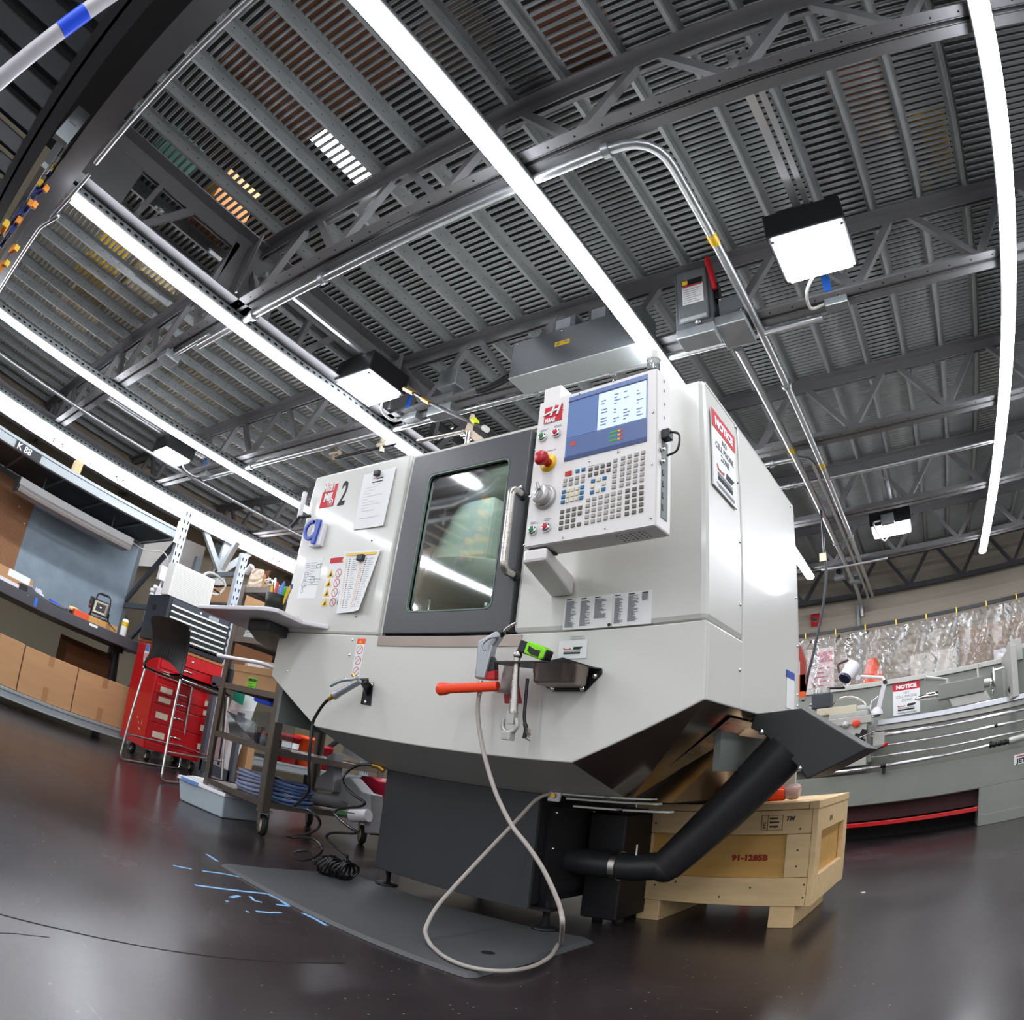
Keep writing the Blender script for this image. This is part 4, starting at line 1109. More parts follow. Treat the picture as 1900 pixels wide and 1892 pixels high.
hose2 = [(545, 1496, -.03), (556, 1499, .01), (572, 1502, .03), (588, 1513, .02), (594, 1526, -.02), (588, 1537, -.06), (570, 1546, -.08), (545, 1549, -.09), (533, 1551, -.12), (545, 1553, -.16), (566, 1552, -.16), (584, 1557, -.14), (596, 1569, -.12), (596, 1580, -.12), (582, 1590, -.12), (562, 1595, -.12), (547, 1591, -.13), (543, 1583, -.16), (553, 1578, -.19), (573, 1577, -.20)]
path += [pm(x, y, d) for x, y, d in hose2[1:]]
ctr = atz(577, 1621, 0.0); 
R0 = .046
cz0 = ctr + V3((0, 0.0, R0 + .008))
nn = 8; path2 = []
for k in range(nn * 12 + 1):
    a_ = 2 * pi * k / 12; s_ = k / (nn * 12)
    wob = .006 * sin(k * 1.7)
    path2.append(cz0 + V3((.03 + .105 * s_ + .012 * sin(a_), .03 + .05 * s_ - (R0 + wob) * cos(a_) * .9, (R0 + wob) * sin(a_) * (1 - .12 * s_))) )
hz = [(645, 1587, -.22), (630, 1576, -.22), (612, 1560, -.21), (606, 1550, -.20), (616, 1544, -.2), (636, 1544, -.19), (657, 1545, -.17), (661, 1541, -.16), (649, 1534, -.16), (634, 1522, -.18), (623, 1511, -.2), (621, 1504, -.22), (630, 1499, -.23), (649, 1497, -.22), (670, 1494, -.2), (677, 1489, -.18), (671, 1483, -.18), (660, 1476, -.19), (649, 1467, -.2), (640, 1457, -.21), (636, 1445, -.22), (642, 1433, -.23), (655, 1423, -.24), (672, 1417, -.25), (692, 1418, -.26)]
path3 = [pm(x, y, d) for x, y, d in hz]
full = smooth_path(path, 4) + smooth_path([path[-1], path2[0]], 3)[1:] + path2 + smooth_path([path2[-1], path3[0]], 3)[1:] + smooth_path(path3, 4)
for p in full:
    if p.z < .017: p.z = .017
b = MB(); b.tube(full, .0058, 7); b.build('coiled_hose', mat('hose_black', '#151516', .25, 0, .02, coat=.3), ag)
b = MB(); b.cyl(pm(692, 1418, -.26), pm(704, 1421, -.27), .012, 8).cyl(pm(704, 1421, -.27), pm(713, 1428, -.28), .016, 8); b.build('hose_fitting', BRASS, ag)

# --- right hand tool bracket: plate, shelf, pan, tape measure, hammer, wrench, brush, second air gun
bp = [(1045.9, 1219), (1117.7, 1241), (1117.7, 1249), (1087, 1282), (1027, 1282), (1014, 1274), (1014, 1226)]
P = [pm(x, y, .001) for x, y in bp]
t = thing('tool_bracket', 'black angle bracket bolted right of the small logo card', 'bracket', tuple(P[4]))
b = MB(); b.prism(P, -MYA * .004); b.build('plate', BLACK, t)
sh_ = [pm(1117, 1241, .003), pm(1047, 1219.5, .003), pm(945, 1217, .11), pm(985, 1228, .13), pm(1060, 1237, .10)]
zsh = sh_[0].z
b = MB(); sp = [tol(p) for p in sh_]; u0 = tol(P[5]).x; u1 = tol(P[1]).x
b.prism([ml(u1, CF - .004, zsh), ml(u0 + .01, CF - .004, zsh), ml(u0 - .10, CF - .10, zsh), ml(u0 - .08, CF - .13, zsh), ml(u0 + .07, CF - .13, zsh)], (0, 0, .004)); b.build('shelf', BLACK, t)
for x, y in ((1103, 1253), (1025, 1276), (1080, 1276)): b = MB(); b.lathe(pm(x, y, .005), -MYA, [(.008, 0), (.008, .003), (.004, .006), (0, .006)], 12).build('screw', CHROME, t)
DP = .085
a, c = lm(989, 1268, CF - DP), lm(1076, 1233, CF - DP)
pan = thing('steel_pan', 'dull stainless steel cup hanging under the black tool bracket', 'pan', tuple(ml((a.x + c.x) / 2, CF - DP, a.z)))
cu_, cv_ = (a.x + c.x) / 2, CF - DP + .02
def pring(w, d, r, z): return [ml(cu_ + x, cv_ + y, z) for x, y in rrect(0, 0, w, d, r, 4)]
W_ = c.x - a.x; Hh = zsh - a.z
b = MB(); rings = [pring(W_ * .86, .085, .03, a.z), pring(W_ * .95, .10, .035, a.z + .006), pring(W_ * .97, .105, .037, a.z + Hh * .55), pring(W_ * .99, .108, .037, a.z + Hh * .57), pring(W_ * 1.0, .11, .038, zsh - .001), pring(W_ * 1.04, .118, .04, zsh)]
n = len(rings[0]); vs = [p for g in rings for p in g]
b.add(vs, [(i * n + k, i * n + (k + 1) % n, (i + 1) * n + (k + 1) % n, (i + 1) * n + k) for i in range(len(rings) - 1) for k in range(n)], None, True); b.add(rings[0], [tuple(range(n - 1, -1, -1))])
b.build('body', STAINLESS, pan)
# tape measure
cT = pm(996, 1208, .10)
ax = (pm(1019, 1216, .10) - pm(975, 1201, .10)).normalized(); az = ax.cross(MYA).normalized() * -1
az = V3((0, 0, 1)) - ax * ax.z; az.normalize()
t = thing('tape_measure', 'lime green and black tape measure lying on the tool bracket', 'tape measure', tuple(cT))
b = MB(); pr = [(-.030, -.016), (.030, -.018), (.038, -.010), (.038, .012), (.028, .019), (-.026, .021), (-.032, .012)]
b.prism([cT + ax * x + az * y - MYA * .016 for x, y in pr], MYA * .036); b.build('shell', GREENT, t, bevel=.005)
b = MB(); b.obox(cT - ax * .040, ax * .012, MYA * .017, az * .017); b.obox(cT + ax * .039, ax * .003, MYA * .016, az * .014); b.build('rubber_grip', BLACKM, t, bevel=.004)
b = MB(); b.prism([cT + ax * x + az * y - MYA * .0165 for x, y in ((-.018, -.006), (-.002, -.012), (.022, -.012), (.022, .006), (.004, .004), (-.018, .009))], -MYA * .001); b.build('label_patch', BLACKM, t)
b = MB(); b.obox(cT - ax * .052 - az * .006, ax * .004, MYA * .010, az * .010); b.build('hook', STEEL, t)
# ball-headed ratchet with universal joint
t = thing('ratchet_extension', 'long steel ratchet extension with a universal joint hanging from bracket', 'wrench', tuple(pm(943, 1372, .11)))
p = [pm(961, 1214, .11), pm(959, 1225, .11), pm(952, 1322, .11)]
b = MB(); b.ball(p[0], .0125, None, 12); b.tube(p, .0075, 10, None, True, [.009, .0085, .0125]); b.build('shaft', STEEL, t)
b = MB(); b.obox(pm(950, 1330, .11), MXA * .012, MYA * .010, V3((0, 0, .018)))
for s in (-1, 1): b.tube(smooth_path([pm(947 + s * 11, 1332, .11), pm(946 + s * 13, 1345, .11), pm(945 + s * 9, 1354, .11), pm(944, 1358, .11)]), .0065, 8)
b.build('yoke', LATHEL, t)
b = MB(); b.obox(pm(943, 1364, .11), MXA * .0135, MYA * .0125, V3((0, 0, .012))); b.build('square_drive', LATHEL, t, bevel=.002)
# wire brush
t = thing('wire_brush', 'slim black wire brush hanging beside the steel extension', 'brush', tuple(pm(975, 1370, .08)))
p = smooth_path([pm(979, 1258, .08), pm(976, 1290, .08), pm(973, 1325, .08), pm(974, 1340, .08), pm(976, 1352, .08), pm(973, 1369, .08)])
b = MB(); b.tube(p, .005, 8, None, True, [(.0045, .0045)] * (len(p) - 12) + [(.006, .005)] * 12); b.build('handle', BLACKM, t)
b = MB(); rb = random.Random(2)
for i in range(40):
    f_ = rb.random(); s = pm(976.5 - 2 * f_, 1348 + 21 * f_, .08 + .006 * (rb.random() - .5)); b.cyl(s, s + (pm(985, 1352 + 22 * f_, .085) - pm(977, 1348 + 21 * f_, .08)) * (.8 + .4 * rb.random()), .0006, 4)
b.build('bristles', mat('bristle', '#8c7a63', .6), t, kind='stuff')
# orange handled hammer
t = thing('hammer', 'hammer with a bright orange handle lying across the steel tool holder', 'hammer', tuple(pm(870, 1276, .10)))
h0, h1, h2, h3 = pm(813, 1277, .12), pm(826, 1277, .12), pm(836, 1276, .12), pm(924, 1272, .10)
b = MB(); b.tube([h0, h0 + (h1 - h0) * .3, h1, h2, h3], .01, 8, None, True, [(.016, .012), (.021, .016), (.0195, .014), (.0155, .012), (.0145, .012)], flat=(0, 0, 1)); b.build('handle', ORANGE, t, bevel=.002)
b = MB(); q0, q1 = pm(951, 1270, .085), pm(951, 1304, .085); b.hexa([pm(936, 1304, .08), pm(969, 1304, .08), pm(969, 1304, .06), pm(936, 1304, .06), pm(934, 1275, .08), pm(958, 1240, .08), pm(958, 1240, .06), pm(934, 1275, .06)]); b.build('head_grip', REDP, t, bevel=.003)
t = thing('tool_holder', 'curved sheet steel hook carrying the orange hammer', 'holder', tuple(pm(940, 1285, .1)))
pts = [pm(940, 1224, .06), pm(957, 1224, .06)]
b = MB(); prof = [(938, 1224, 956, 1225, .06), (932, 1250, 954, 1252, .075), (928, 1272, 950, 1274, .10), (922, 1284, 945, 1287, .125), (912, 1280, 934, 1284, .145)]
vs = []
for xa, ya, xb, yb, d in prof: vs += [pm(xa, ya, d), pm(xb, yb, d)]
b.add(vs, [(2 * i, 2 * i + 2, 2 * i + 3, 2 * i + 1) for i in range(len(prof) - 1)], None, True); b.add([v - MYA * -.003 for v in vs], [(2 * i, 2 * i + 1, 2 * i + 3, 2 * i + 2) for i in range(len(prof) - 1)], None, True)
b.build('hook_plate', STAINLESS, t)
b = MB(); b.bar(pm(945, 1225, .06), pm(1000, 1228, .06), .02, .003); b.build('hanger_bar', STEEL, t)
# second air gun with the pale hose
t2 = thing('air_gun', 'grey pistol air gun at centre whose pale hose loops onto the mat', 'air gun', tuple(pm(905, 1255, .09)))
GS = mat('gun_silver', '#a9adb2')
b = MB(); b.prism([pm(x, y, .075) for x, y in ((896, 1192), (912, 1183), (930, 1172), (938, 1180), (924, 1200), (918, 1225), (908, 1262), (890, 1260), (893, 1235))], -MYA * .026); b.build('body', GS, t2, bevel=.006)
b = MB(); b.tube(smooth_path([pm(932, 1175, .088), pm(938, 1167, .088), pm(946, 1161, .088), pm(957, 1155, .088)]), .004, 8, None, True); b.build('nozzle', STEEL, t2)
b = MB(); b.cyl(pm(928, 1178, .088), pm(935, 1171, .088), .009, 10); b.build('nozzle_collar', BLACKM, t2)
b = MB(); b.tube(smooth_path([pm(926, 1180, .105), pm(908, 1183, .112), pm(896, 1194, .116), pm(900, 1206, .112)]), .0035, 7); b.build('trigger', GS, t2)
b = MB(); b.prism([pm(x, y, .073) for x, y in ((918, 1215), (925, 1228), (926, 1246), (911, 1248), (910, 1236))], -MYA * .022); b.build('grip_inlay', BLACKM, t2, bevel=.003)
b = MB(); b.prism([pm(x, y, .074) for x, y in ((911, 1245), (926, 1243), (926, 1262), (908, 1262))], -MYA * .020); b.build('base_cap', REDP, t2, bevel=.003)
b = MB(); b.cyl(pm(892, 1262, .085), pm(889.5, 1288, .085), .007, 10); b.build('coupling', STEEL, t2)
hp = [(889, 1286, .085), (886.5, 1310, .085), (887.8, 1338, .085), (894.7, 1382, .09), (905.7, 1426, .10), (922, 1475, .11), (949.6, 1530, .12), (980, 1569, .13), (1007, 1610, .135), (1030, 1658, .14), (1041, 1690, .142), (1043.5, 1717, .145)]
fl_ = [(1039, 1749), (1020, 1774), (988, 1791.5), (946, 1799.6), (903.7, 1798.5), (861, 1790), (825.5, 1774), (802, 1755)]
bk = [(789.5, 1730, .13), (793.8, 1711, .11), (810.7, 1681, .07), (840, 1647, .02), (882.6, 1600.8, -.06), (924.8, 1556, -.13), (963, 1516, -.19), (992.5, 1484.6, -.24), (1013.6, 1473.5, -.265), (1030, 1474, -.275)]
path = [pm(x, y, d) for x, y, d in hp] + [atz(x, y, .021) for x, y in fl_] + [pm(x, y, d) for x, y, d in bk]
path = smooth_path(path, 6)
for p in path: p.z = max(p.z, .0205)
b = MB(); b.tube(path, .0062, 10); b.build('pale_hose', HOSEG, t2)
q = pm(1030, 1475, -.28)
b = MB(); b.obox(q, MXA * .022, MYA * .006, V3((.004, 0, .02))); b.build('hose_bracket', LAM, t2, bevel=.004)
b = MB(); b.cyl(q - MYA * .014, q, .009, 8); b.build('hose_fitting', BRASS, t2)

# --- pen cup on the side table
q = atz(496, 1128, TZ + .020); q = V3((q.x, q.y + .03, TZ + .019))
t = thing('pen_cup', 'black mesh cup of coloured pens on the white side table', 'cup', tuple(q))
b = MB(); b.lathe(q, (0, 0, 1), [(0, 0), (.038, 0), (.043, .065), (.040, .065), (.035, .004), (0, .004)], 20); b.build('cup', mat('mesh_black', '#1d211c', .5, .3), t)
for (dx, dy, m, L, tx, ty) in ((-.02, .0, YELLOW, .10, -.25, 0), (-.010, .01, mat('pen_sky', '#6d93dd', .4), .10, -.1, .1), (.0, -.01, mat('pen_coral', '#e8584c', .4), .105, .0, 0), (.008, .012, mat('pen_green', '#37c423', .4), .095, .05, .1), (.018, -.008, mat('pen_sky', '#6d93dd'), .11, .22, 0), (.024, .006, YELLOW, .10, .3, .1), (.020, .014, BLUE, .112, .25, .1)):
    o = q + V3((dx, dy, .004)); d = V3((tx, ty, 1)).normalized()
    b = MB(); b.cyl(o, o + d * L, .0065, 8).cyl(o + d * L, o + d * (L + .008), .004, 8); b.build('pen', m, t)
b = MB(); o = q + V3((-.024, .005, .01)); b.tube([o, o + V3((-.02, 0, .10)), o + V3((-.045, 0, .125)), o + V3((-.085, 0, .118))], .006, 8); b.tube([o + V3((.01, 0, .0)), o + V3((-.006, 0, .09)), o + V3((-.02, 0, .128))], .005, 8); b.build('pliers', CHROME, t)
# ================================================================== LEFT WALL: RACK WORKBENCH
XR = -5.38
def upright(t, x, y, z0, z1, m=RACKW, nm='upright_post', side=1, slots=(0.2, 3)):
    # roll-formed post open to the back, with keyhole slots on the face
    b = MB(); w, d = .075, .06
    b.box(x - .004, x, y - w / 2, y + w / 2, z0, z1).box(x - d, x - .004, y - w / 2, y - w / 2 + .004, z0, z1).box(x - d, x - .004, y + w / 2 - .004, y + w / 2, z0, z1)
    b.build(nm, m, t)
    h = MB(); z = max(z0 + .05, slots[0])
    while z < min(z1 - .03, slots[1]):
        for s in (-1, 1):
            yy = y + s * .020
            h.add([(x + .0006, yy - .007, z + .034), (x + .0006, yy - .004 - s * .003, z), (x + .0006, yy + .004 - s * .003, z), (x + .0006, yy + .007, z + .034)], [(0, 1, 2, 3)])
        z += .076
    h.build('post_slot', DEEP, t, kind='stuff')
rack = thing('rack_workbench', 'grey pallet rack workbench along the left wall with blue-grey back board', 'rack', (XR, 1.0, 0))
YR, YL = 2.49, -0.9
upright(rack, XR, YR, 0, 2.23)
upright(rack, XR, YL, 0, 2.23)
for y in (YR, YL):
    b = MB(); b.box(-6.36, -6.30, y - .035, y + .035, 0, 2.23); b.build('rear_post', RACKG, rack)
    for p, q in (((-6.3, y, 1.35), (XR - .06, y, 1.95)), ((-6.3, y, .75), (XR - .06, y, 1.32)), ((-6.3, y, 1.30), (XR - .06, y, 1.30)), ((-6.3, y, 1.98), (XR - .06, y, 1.98)), ((-6.3, y, .12), (XR - .06, y, .7))):
        MB().bar(p, q, .03, .045).build('frame_brace', RACKG, rack)
def beam(name, z0, z1, y0, y1, m, x=XR):
    b = MB(); b.box(x - .05, x, y0, y1, z0, z1 - .025).box(x - .065, x + .008, y0, y1, z1 - .025, z1); b.box(x, x + .006, y0, y1, z0, z0 + .012)
    return b.build(name, m, rack, bevel=.003)
beam('top_beam', 1.935, 2.03, YL, YR - .04, RACKL)
beam('lower_beam', .068, .155, YL, YR - .04, RACKL)
b = MB()
for z0 in (1.90, .05):
    b.box(XR - .004, XR + .009, YR - .075, YR - .038, z0, z0 + .2)
b.build('beam_connector', LAM, rack)
MB().box(-6.3, XR - .06, YL, YR - .03, 1.962, 1.975).build('top_deck', mat('deck_navy', '#23272f', .6, 0, .05), rack)
MB().box(-6.32, -6.29, YL, YR - .04, 1.90, 1.955).build('rear_beam', RACKG, rack)
b = MB(); y = -0.4
while y < 2.4: b.box(-6.28, XR - .07, y, y + .02, 1.945, 1.96); y += .42
b.build('deck_support', RACKG, rack)
MB().box(-6.30, XR + .004, YL, YR + .05, .852, .943).build('worktop', BENCH, rack, bevel=.004)
MB().box(-6.3, XR - .06, YL, YR - .05, .14, .15).build('lower_deck', mat('deck_navy', '#23272f'), rack)
MB().box(-6.31, -6.295, 1.278, YR - .01, .943, 1.90).build('back_board', BLUEBOARD, rack)
pg = MB().box(-6.31, -6.293, YL, 1.276, .943, 1.90).build('pegboard', PEG, rack)
h = MB()
for i in range(28):
    for j in range(26):
        y, z = .55 + i * .0254, 1.12 + j * .0254
        h.add([(-6.2925, y + .003 * cos(a), z + .003 * sin(a)) for a in (0, 1.05, 2.1, 3.14, 4.19, 5.24)], [tuple(range(6))])
h.build('peg_hole', mat('hole_brown', '#4b301f', .9, 0, 0), rack, kind='stuff')
for x, y in ((36, 939), (45, 970)): q = atx(x, y, -6.28); MB().ball(q, .008, None, 8).build('peg_pin', PAPER, rack)
# rack number plate
a, c = atx(31, 828, XR + .010), atx(70, 860, XR + .010)
MB().box(XR + .006, XR + .0085, a.y - .02, c.y + .01, 1.937, 2.005).build('number_plate', mat('plate_black', '#2b2e33', .6), rack)
text('K 88', .078, (XR + .009, a.y, 1.944), (0, 1, 0), (0, 0, 1), PAPER, rack, sx=.95, bold=.0012)
# fluorescent fixture slung under the shelf
t = thing('shelf_light', 'unlit grey-white fluorescent fixture slung under the K 88 shelf', 'light', (-5.75, 1.55, 1.75))
y0, y1 = .96, 2.17
b = MB(); b.prism([(x, y0, z) for x, z in ((-5.70, 1.835), (-5.90, 1.835), (-5.92, 1.80), (-5.92, 1.77), (-5.70, 1.77))], (0, y1 - y0, 0)); b.build('housing', mat('fixture_grey', '#b9b8b6', .4, .1, .03), t, bevel=.003)
b = MB(); b.prism([(x, y0 + .01, z) for x, z in ((-5.70, 1.77), (-5.69, 1.74), (-5.71, 1.718), (-5.90, 1.718), (-5.925, 1.74), (-5.92, 1.77))], (0, y1 - y0 - .02, 0)); b.build('diffuser', mat('diffuser_dull', '#a7a09b', .5, 0, .06, 20), t)
b = MB(); b.box(-5.93, -5.70, y0 - .004, y0, 1.72, 1.83); b.build('end_cap', RACKG, t)
b = MB()
for y in (1.2, 1.95): b.box(-5.82, -5.80, y, y + .01, 1.83, 1.965)
b.build('hanger', RACKG, t)
b = MB(); b.tube(smooth_path([(-5.72, y1, 1.80), (-5.62, y1 + .10, 1.77), (-5.50, YR - .08, 1.80), (-5.46, YR, 1.70)]), .006, 6); b.build('power_cord', BULB, t)
# wooden block on the shelf
q = atx(146, 865, -5.6)
tag(MB().box(-5.7, -5.6, q.y - .035, q.y + .035, 2.032 - .055, 2.20).build('wood_block', WOOD, None, org=(-5.65, q.y, 1.976)), 'small upright wood block standing on the K 88 rack shelf', 'block')
# --- cardboard boxes on the lower shelf
def carton(y0, y1, x0, x1, z0, z1, label, tape=True, m=CARD, group=None):
    t = thing('cardboard_box', label, 'box', ((x0 + x1) / 2, (y0 + y1) / 2, z0), group)
    MB().box(x0, x1, y0, y1, z0, z1).build('carton', m, t, bevel=.004)
    if tape:
        ym = (y0 + y1) / 2
        MB().box(x1, x1 + .0012, ym - .025, ym + .025, z0, z0 + (z1 - z0) * .32).build('tape_strip', TAPE, t)
        MB().box(x1, x1 + .0012, ym - .025, ym + .025, z1 - (z1 - z0) * .22, z1).build('tape_strip', TAPE, t)
    return t
carton(.86, 1.362, -5.95, XR - .03, .157, .548, 'cardboard box on the lower rack shelf, cut by the left picture edge')
carton(1.37, 1.863, -5.95, XR - .025, .157, .542, 'middle of the three cardboard boxes on the lower rack shelf')
carton(1.872, 2.39, -5.95, XR - .03, .157, .538, 'cardboard box on the lower rack shelf, next to the red cabinet')
a, c = atx(127, 1189, -6.0), atx(203, 1222, -6.0)
t = thing('open_box', 'dark open cardboard box at the back of the lower rack shelf', 'box', (-6.1, (a.y + c.y) / 2, .151))
b = MB(); b.box(-6.01, -6.0, a.y, c.y + .1, .155, a.z - .01).box(-6.28, -6.01, a.y, a.y + .01, .155, a.z).box(-6.28, -6.01, c.y + .09, c.y + .1, .155, a.z).box(-6.29, -6.28, a.y, c.y + .1, .155, a.z + .05)
b.build('carton', CARDD, t)
# folding trestle leg under the bench end
tl = thing('trestle_leg', 'black folding trestle leg under the far end of the bench', 'stand', (-5.75, 2.30, .151))
b = MB(); b.bar((-5.62, 2.24, .845), (-5.52, 2.20, .155), .03, .03).bar((-5.62, 2.26, .845), (-5.75, 2.38, .155), .03, .03).box(-5.66, -5.58, 2.2, 2.30, .80, .85); b.build('leg_frame', BLACK, tl)
# --- things on the bench top
BT = .944
a, c = atx(0, 1033, -5.75), atx(66, 1066, -5.75)
t = thing('label_box', 'cardboard box with a torn white label on the bench, far left', 'box', (-5.85, 1.0, BT))
b = MB(); b.box(-6.05, -5.75, .62, c.y, BT, BT + .145); b.build('carton', CARD, t, bevel=.003)
a2 = atx(21, 1043, -5.748); c2 = atx(59, 1066, -5.748)
b = MB(); b.box(-5.80, -5.7485, a2.y, c2.y, BT + .085, BT + .1465); b.build('label_sheet', PAPER, t)
t = tag(MB().box(-5.62, XR - .02, .55, 1.18, BT, BT + .028).build('white_board', LAM, None, org=(-5.5, .9, BT)), 'flat white board lying along the bench edge, far left', 'board')
def on_bench(x, y, xp): q = atx(x, y, xp); return V3((q.x, q.y, BT))
# angle grinder / drill of dark grey with long neck
p0, p1 = atx(33, 1090, -5.52), atx(128, 1130, -5.52)
t = thing('power_tool', 'long dark grey power tool with a boxy motor lying on the bench edge', 'tool', (-5.52, p0.y, BT))
b = MB(); b.box(-5.58, -5.45, p0.y, p0.y + .07, BT, BT + .055); b.build('battery', BLACK, t, bevel=.006)
GRT = mat('tool_grey', '#4d4d55', .5, 0, .05)
b = MB(); b.prism([(-5.56, y, z) for y, z in ((p0.y + .07, BT + .004), (p0.y + .07, BT + .062), (p0.y + .11, BT + .068), (p0.y + .16, BT + .045), (p0.y + .30, BT + .028), (p0.y + .30, BT + .004))], (.075, 0, 0)); b.build('motor_body', GRT, t, bevel=.006)
b = MB(); b.tube([(-5.52, p0.y + .30, BT + .018), (-5.52, p0.y + .52, BT + .016)], .014, 10, None, True, [.016, .012]).box(-5.55, -5.49, p0.y + .46, p0.y + .56, BT, BT + .03); b.build('neck', GRT, t)
# crumpled clear bag
q = on_bench(68, 1085, -5.66); t = thing('plastic_bag', 'crumpled clear plastic bag on the bench behind the power tool', 'bag', tuple(q))
rb = random.Random(4)
b = MB(); J = [[rb.random() for _ in range(20)] for _ in range(20)]
b.grid(lambda u, v: q + V3((.12 * (v - .5), .24 * (u - .5), .006 + .075 * sin(pi * u) ** .7 * sin(pi * v) * (.5 + J[int(u * 12)][int(v * 8)]))), 12, 8, None, False)
b.build('film', mat('bag_film', '#d9dade', .25, 0, .03, alpha=.75), t)
q = on_bench(79, 1105, -5.6); t = thing('wood_disc', 'small tan disc lying on the bench near the blue clip', 'disc', tuple(q)); b = MB(); b.lathe(q, (0, 0, 1), [(0, 0), (.035, 0), (.035, .02), (0, .02)], 16); b.build('disc', WOOD, t); b = MB(); b.lathe(q, (0, 0, 1), [(0, .021), (.02, .021), (.02, .03), (0, .03)], 12); b.build('knob', BRASS, t)
q = on_bench(101, 1112, -5.56); t = thing('blue_clip', 'bright blue plastic clip on the bench', 'clip', tuple(q)); b = MB(); b.prism([(-5.56, q.y + y, BT + z) for y, z in ((-.05, .01), (-.05, .05), (-.035, .045), (.05, .035), (.05, .015), (-.03, .012))], (.05, 0, 0)); b.build('jaw', BLUE2, t, bevel=.004); b = MB(); b.cyl((-5.53, q.y, BT + .0), (-5.53, q.y, BT + .014), .012, 8); b.build('pad', BLACKM, t)
q = on_bench(140, 1127, -5.50); t = thing('wooden_file', 'short turned wooden handle behind the orange box', 'handle', tuple(q)); b = MB(); b.tube([(-5.5, q.y - .06, BT + .045), (-5.5, q.y, BT + .05), (-5.5, q.y + .03, BT + .045), (-5.5, q.y + .06, BT + .04)], .02, 10, None, True, [.018, .022, .018, .02]); b.build('grip', WOOD, t); b = MB(); b.box(-5.53, -5.47, q.y - .05, q.y + .06, BT, BT + .032); b.build('rest', BLACKM, t)
q0, q1 = atx(137, 1138, -5.42), atx(164, 1149, -5.42)
tag(MB().box(-5.50, -5.42, q0.y, q1.y, BT, BT + .055).build('orange_box', mat('box_orange', '#d9512a', .6, 0, .05), None, bevel=.003, org=(-5.46, (q0.y + q1.y) / 2, BT)), 'small orange-red box at the bench edge beside the work light', 'box')
q0, q1 = atx(164, 1149, -5.42), atx(221, 1170, -5.42)
t = thing('flat_carton', 'flat tan cardboard carton under the work light on the bench', 'box', (-5.5, (q0.y + q1.y) / 2, BT))
b = MB(); b.box(-5.66, -5.42, q0.y, q1.y - .02, BT, BT + .055); b.build('carton', mat('carton_tan', '#c08f52', .75, 0, .05), t, bevel=.003)
b = MB(); b.box(-5.4195, -5.4185, q0.y + .17, q0.y + .215, BT + .003, BT + .055); b.build('tape_strip', TAPE, t)
b = MB(); b.box(-5.372, -5.371, q0.y + .0, q0.y + .08, BT - .03, BT - .01); b.build('bench_tag', PAPER, t)
# work light
q = atx(184, 1140, -5.52); L0 = V3((-5.52, q.y, BT + .057))
t = thing('work_light', 'black square work light with carrying handle on a carton on the bench', 'lamp', tuple(L0))
ca = radians(20); FX, FY = V3((cos(-.5), sin(-.5), 0)), V3((sin(.5), cos(.5), 0))
def wl_(a, b_, c): return L0 + FY * a + FX * b_ + V3((0, 0, c))
b = MB(); b.hexa([wl_(-.075, -.03, .035), wl_(.075, -.03, .035), wl_(.075, .03, .035), wl_(-.075, .03, .035), wl_(-.075, -.055, .165), wl_(.075, -.055, .165), wl_(.075, .005, .165), wl_(-.075, .005, .165)]); b.build('lamp_housing', BLACK, t, bevel=.006)
b = MB(); b.add([wl_(-.062, .030, .047), wl_(.062, .030, .047), wl_(.062, .010, .152), wl_(-.062, .010, .152), wl_(0, .012, .10)], [(0, 1, 4), (1, 2, 4), (2, 3, 4), (3, 0, 4)]); b.build('reflector', mat('reflector_dull', '#8d8577', .25, .7, .05), t)
b = MB(); b.obox(wl_(0, .014, .10), FY * .008, FX * .004, V3((0, 0, .008))); b.build('led_chip', PAPER, t)
b = MB(); b.tube(arc_path([wl_(-.07, -.05, .15), wl_(-.065, -.05, .225), wl_(.055, -.05, .225), wl_(.07, -.05, .15)], .03), .007, 8); b.build('carry_handle', BLACKM, t)
b = MB(); b.tube([wl_(-.04, -.05, .226), wl_(.035, -.05, .226)], .011, 8); b.build('handle_grip', RUBBER, t)
b = MB(); b.tube(arc_path([wl_(-.08, 0, .08), wl_(-.085, -.02, .008), wl_(.085, -.02, .008), wl_(.08, 0, .08)], .02), .008, 8).cyl(wl_(-.09, .03, .01), wl_(-.09, -.08, .01), .008, 8).cyl(wl_(.09, .03, .01), wl_(.09, -.08, .01), .008, 8); b.build('stand', BLACKM, t)
b = MB(); b.obox(wl_(-.095, -.01, .12), FY * .018, FX * .022, V3((0, 0, .05))); b.build('switch_box', BLACKM, t, bevel=.004)
b = MB(); b.ball(wl_(-.10, .016, .09), .012, None, 8).ball(wl_(-.06, .04, .04), .008, None, 8).ball(wl_(.02, .05, .02), .008, None, 8); b.build('red_button', REDP, t)
b = MB(); b.tube(smooth_path([wl_(.06, 0, .02), wl_(.10, .05, .0), wl_(.14, .08, -.02), wl_(.19, .10, -.05)]), .004, 6); b.build('power_cord', BLACKM, t)
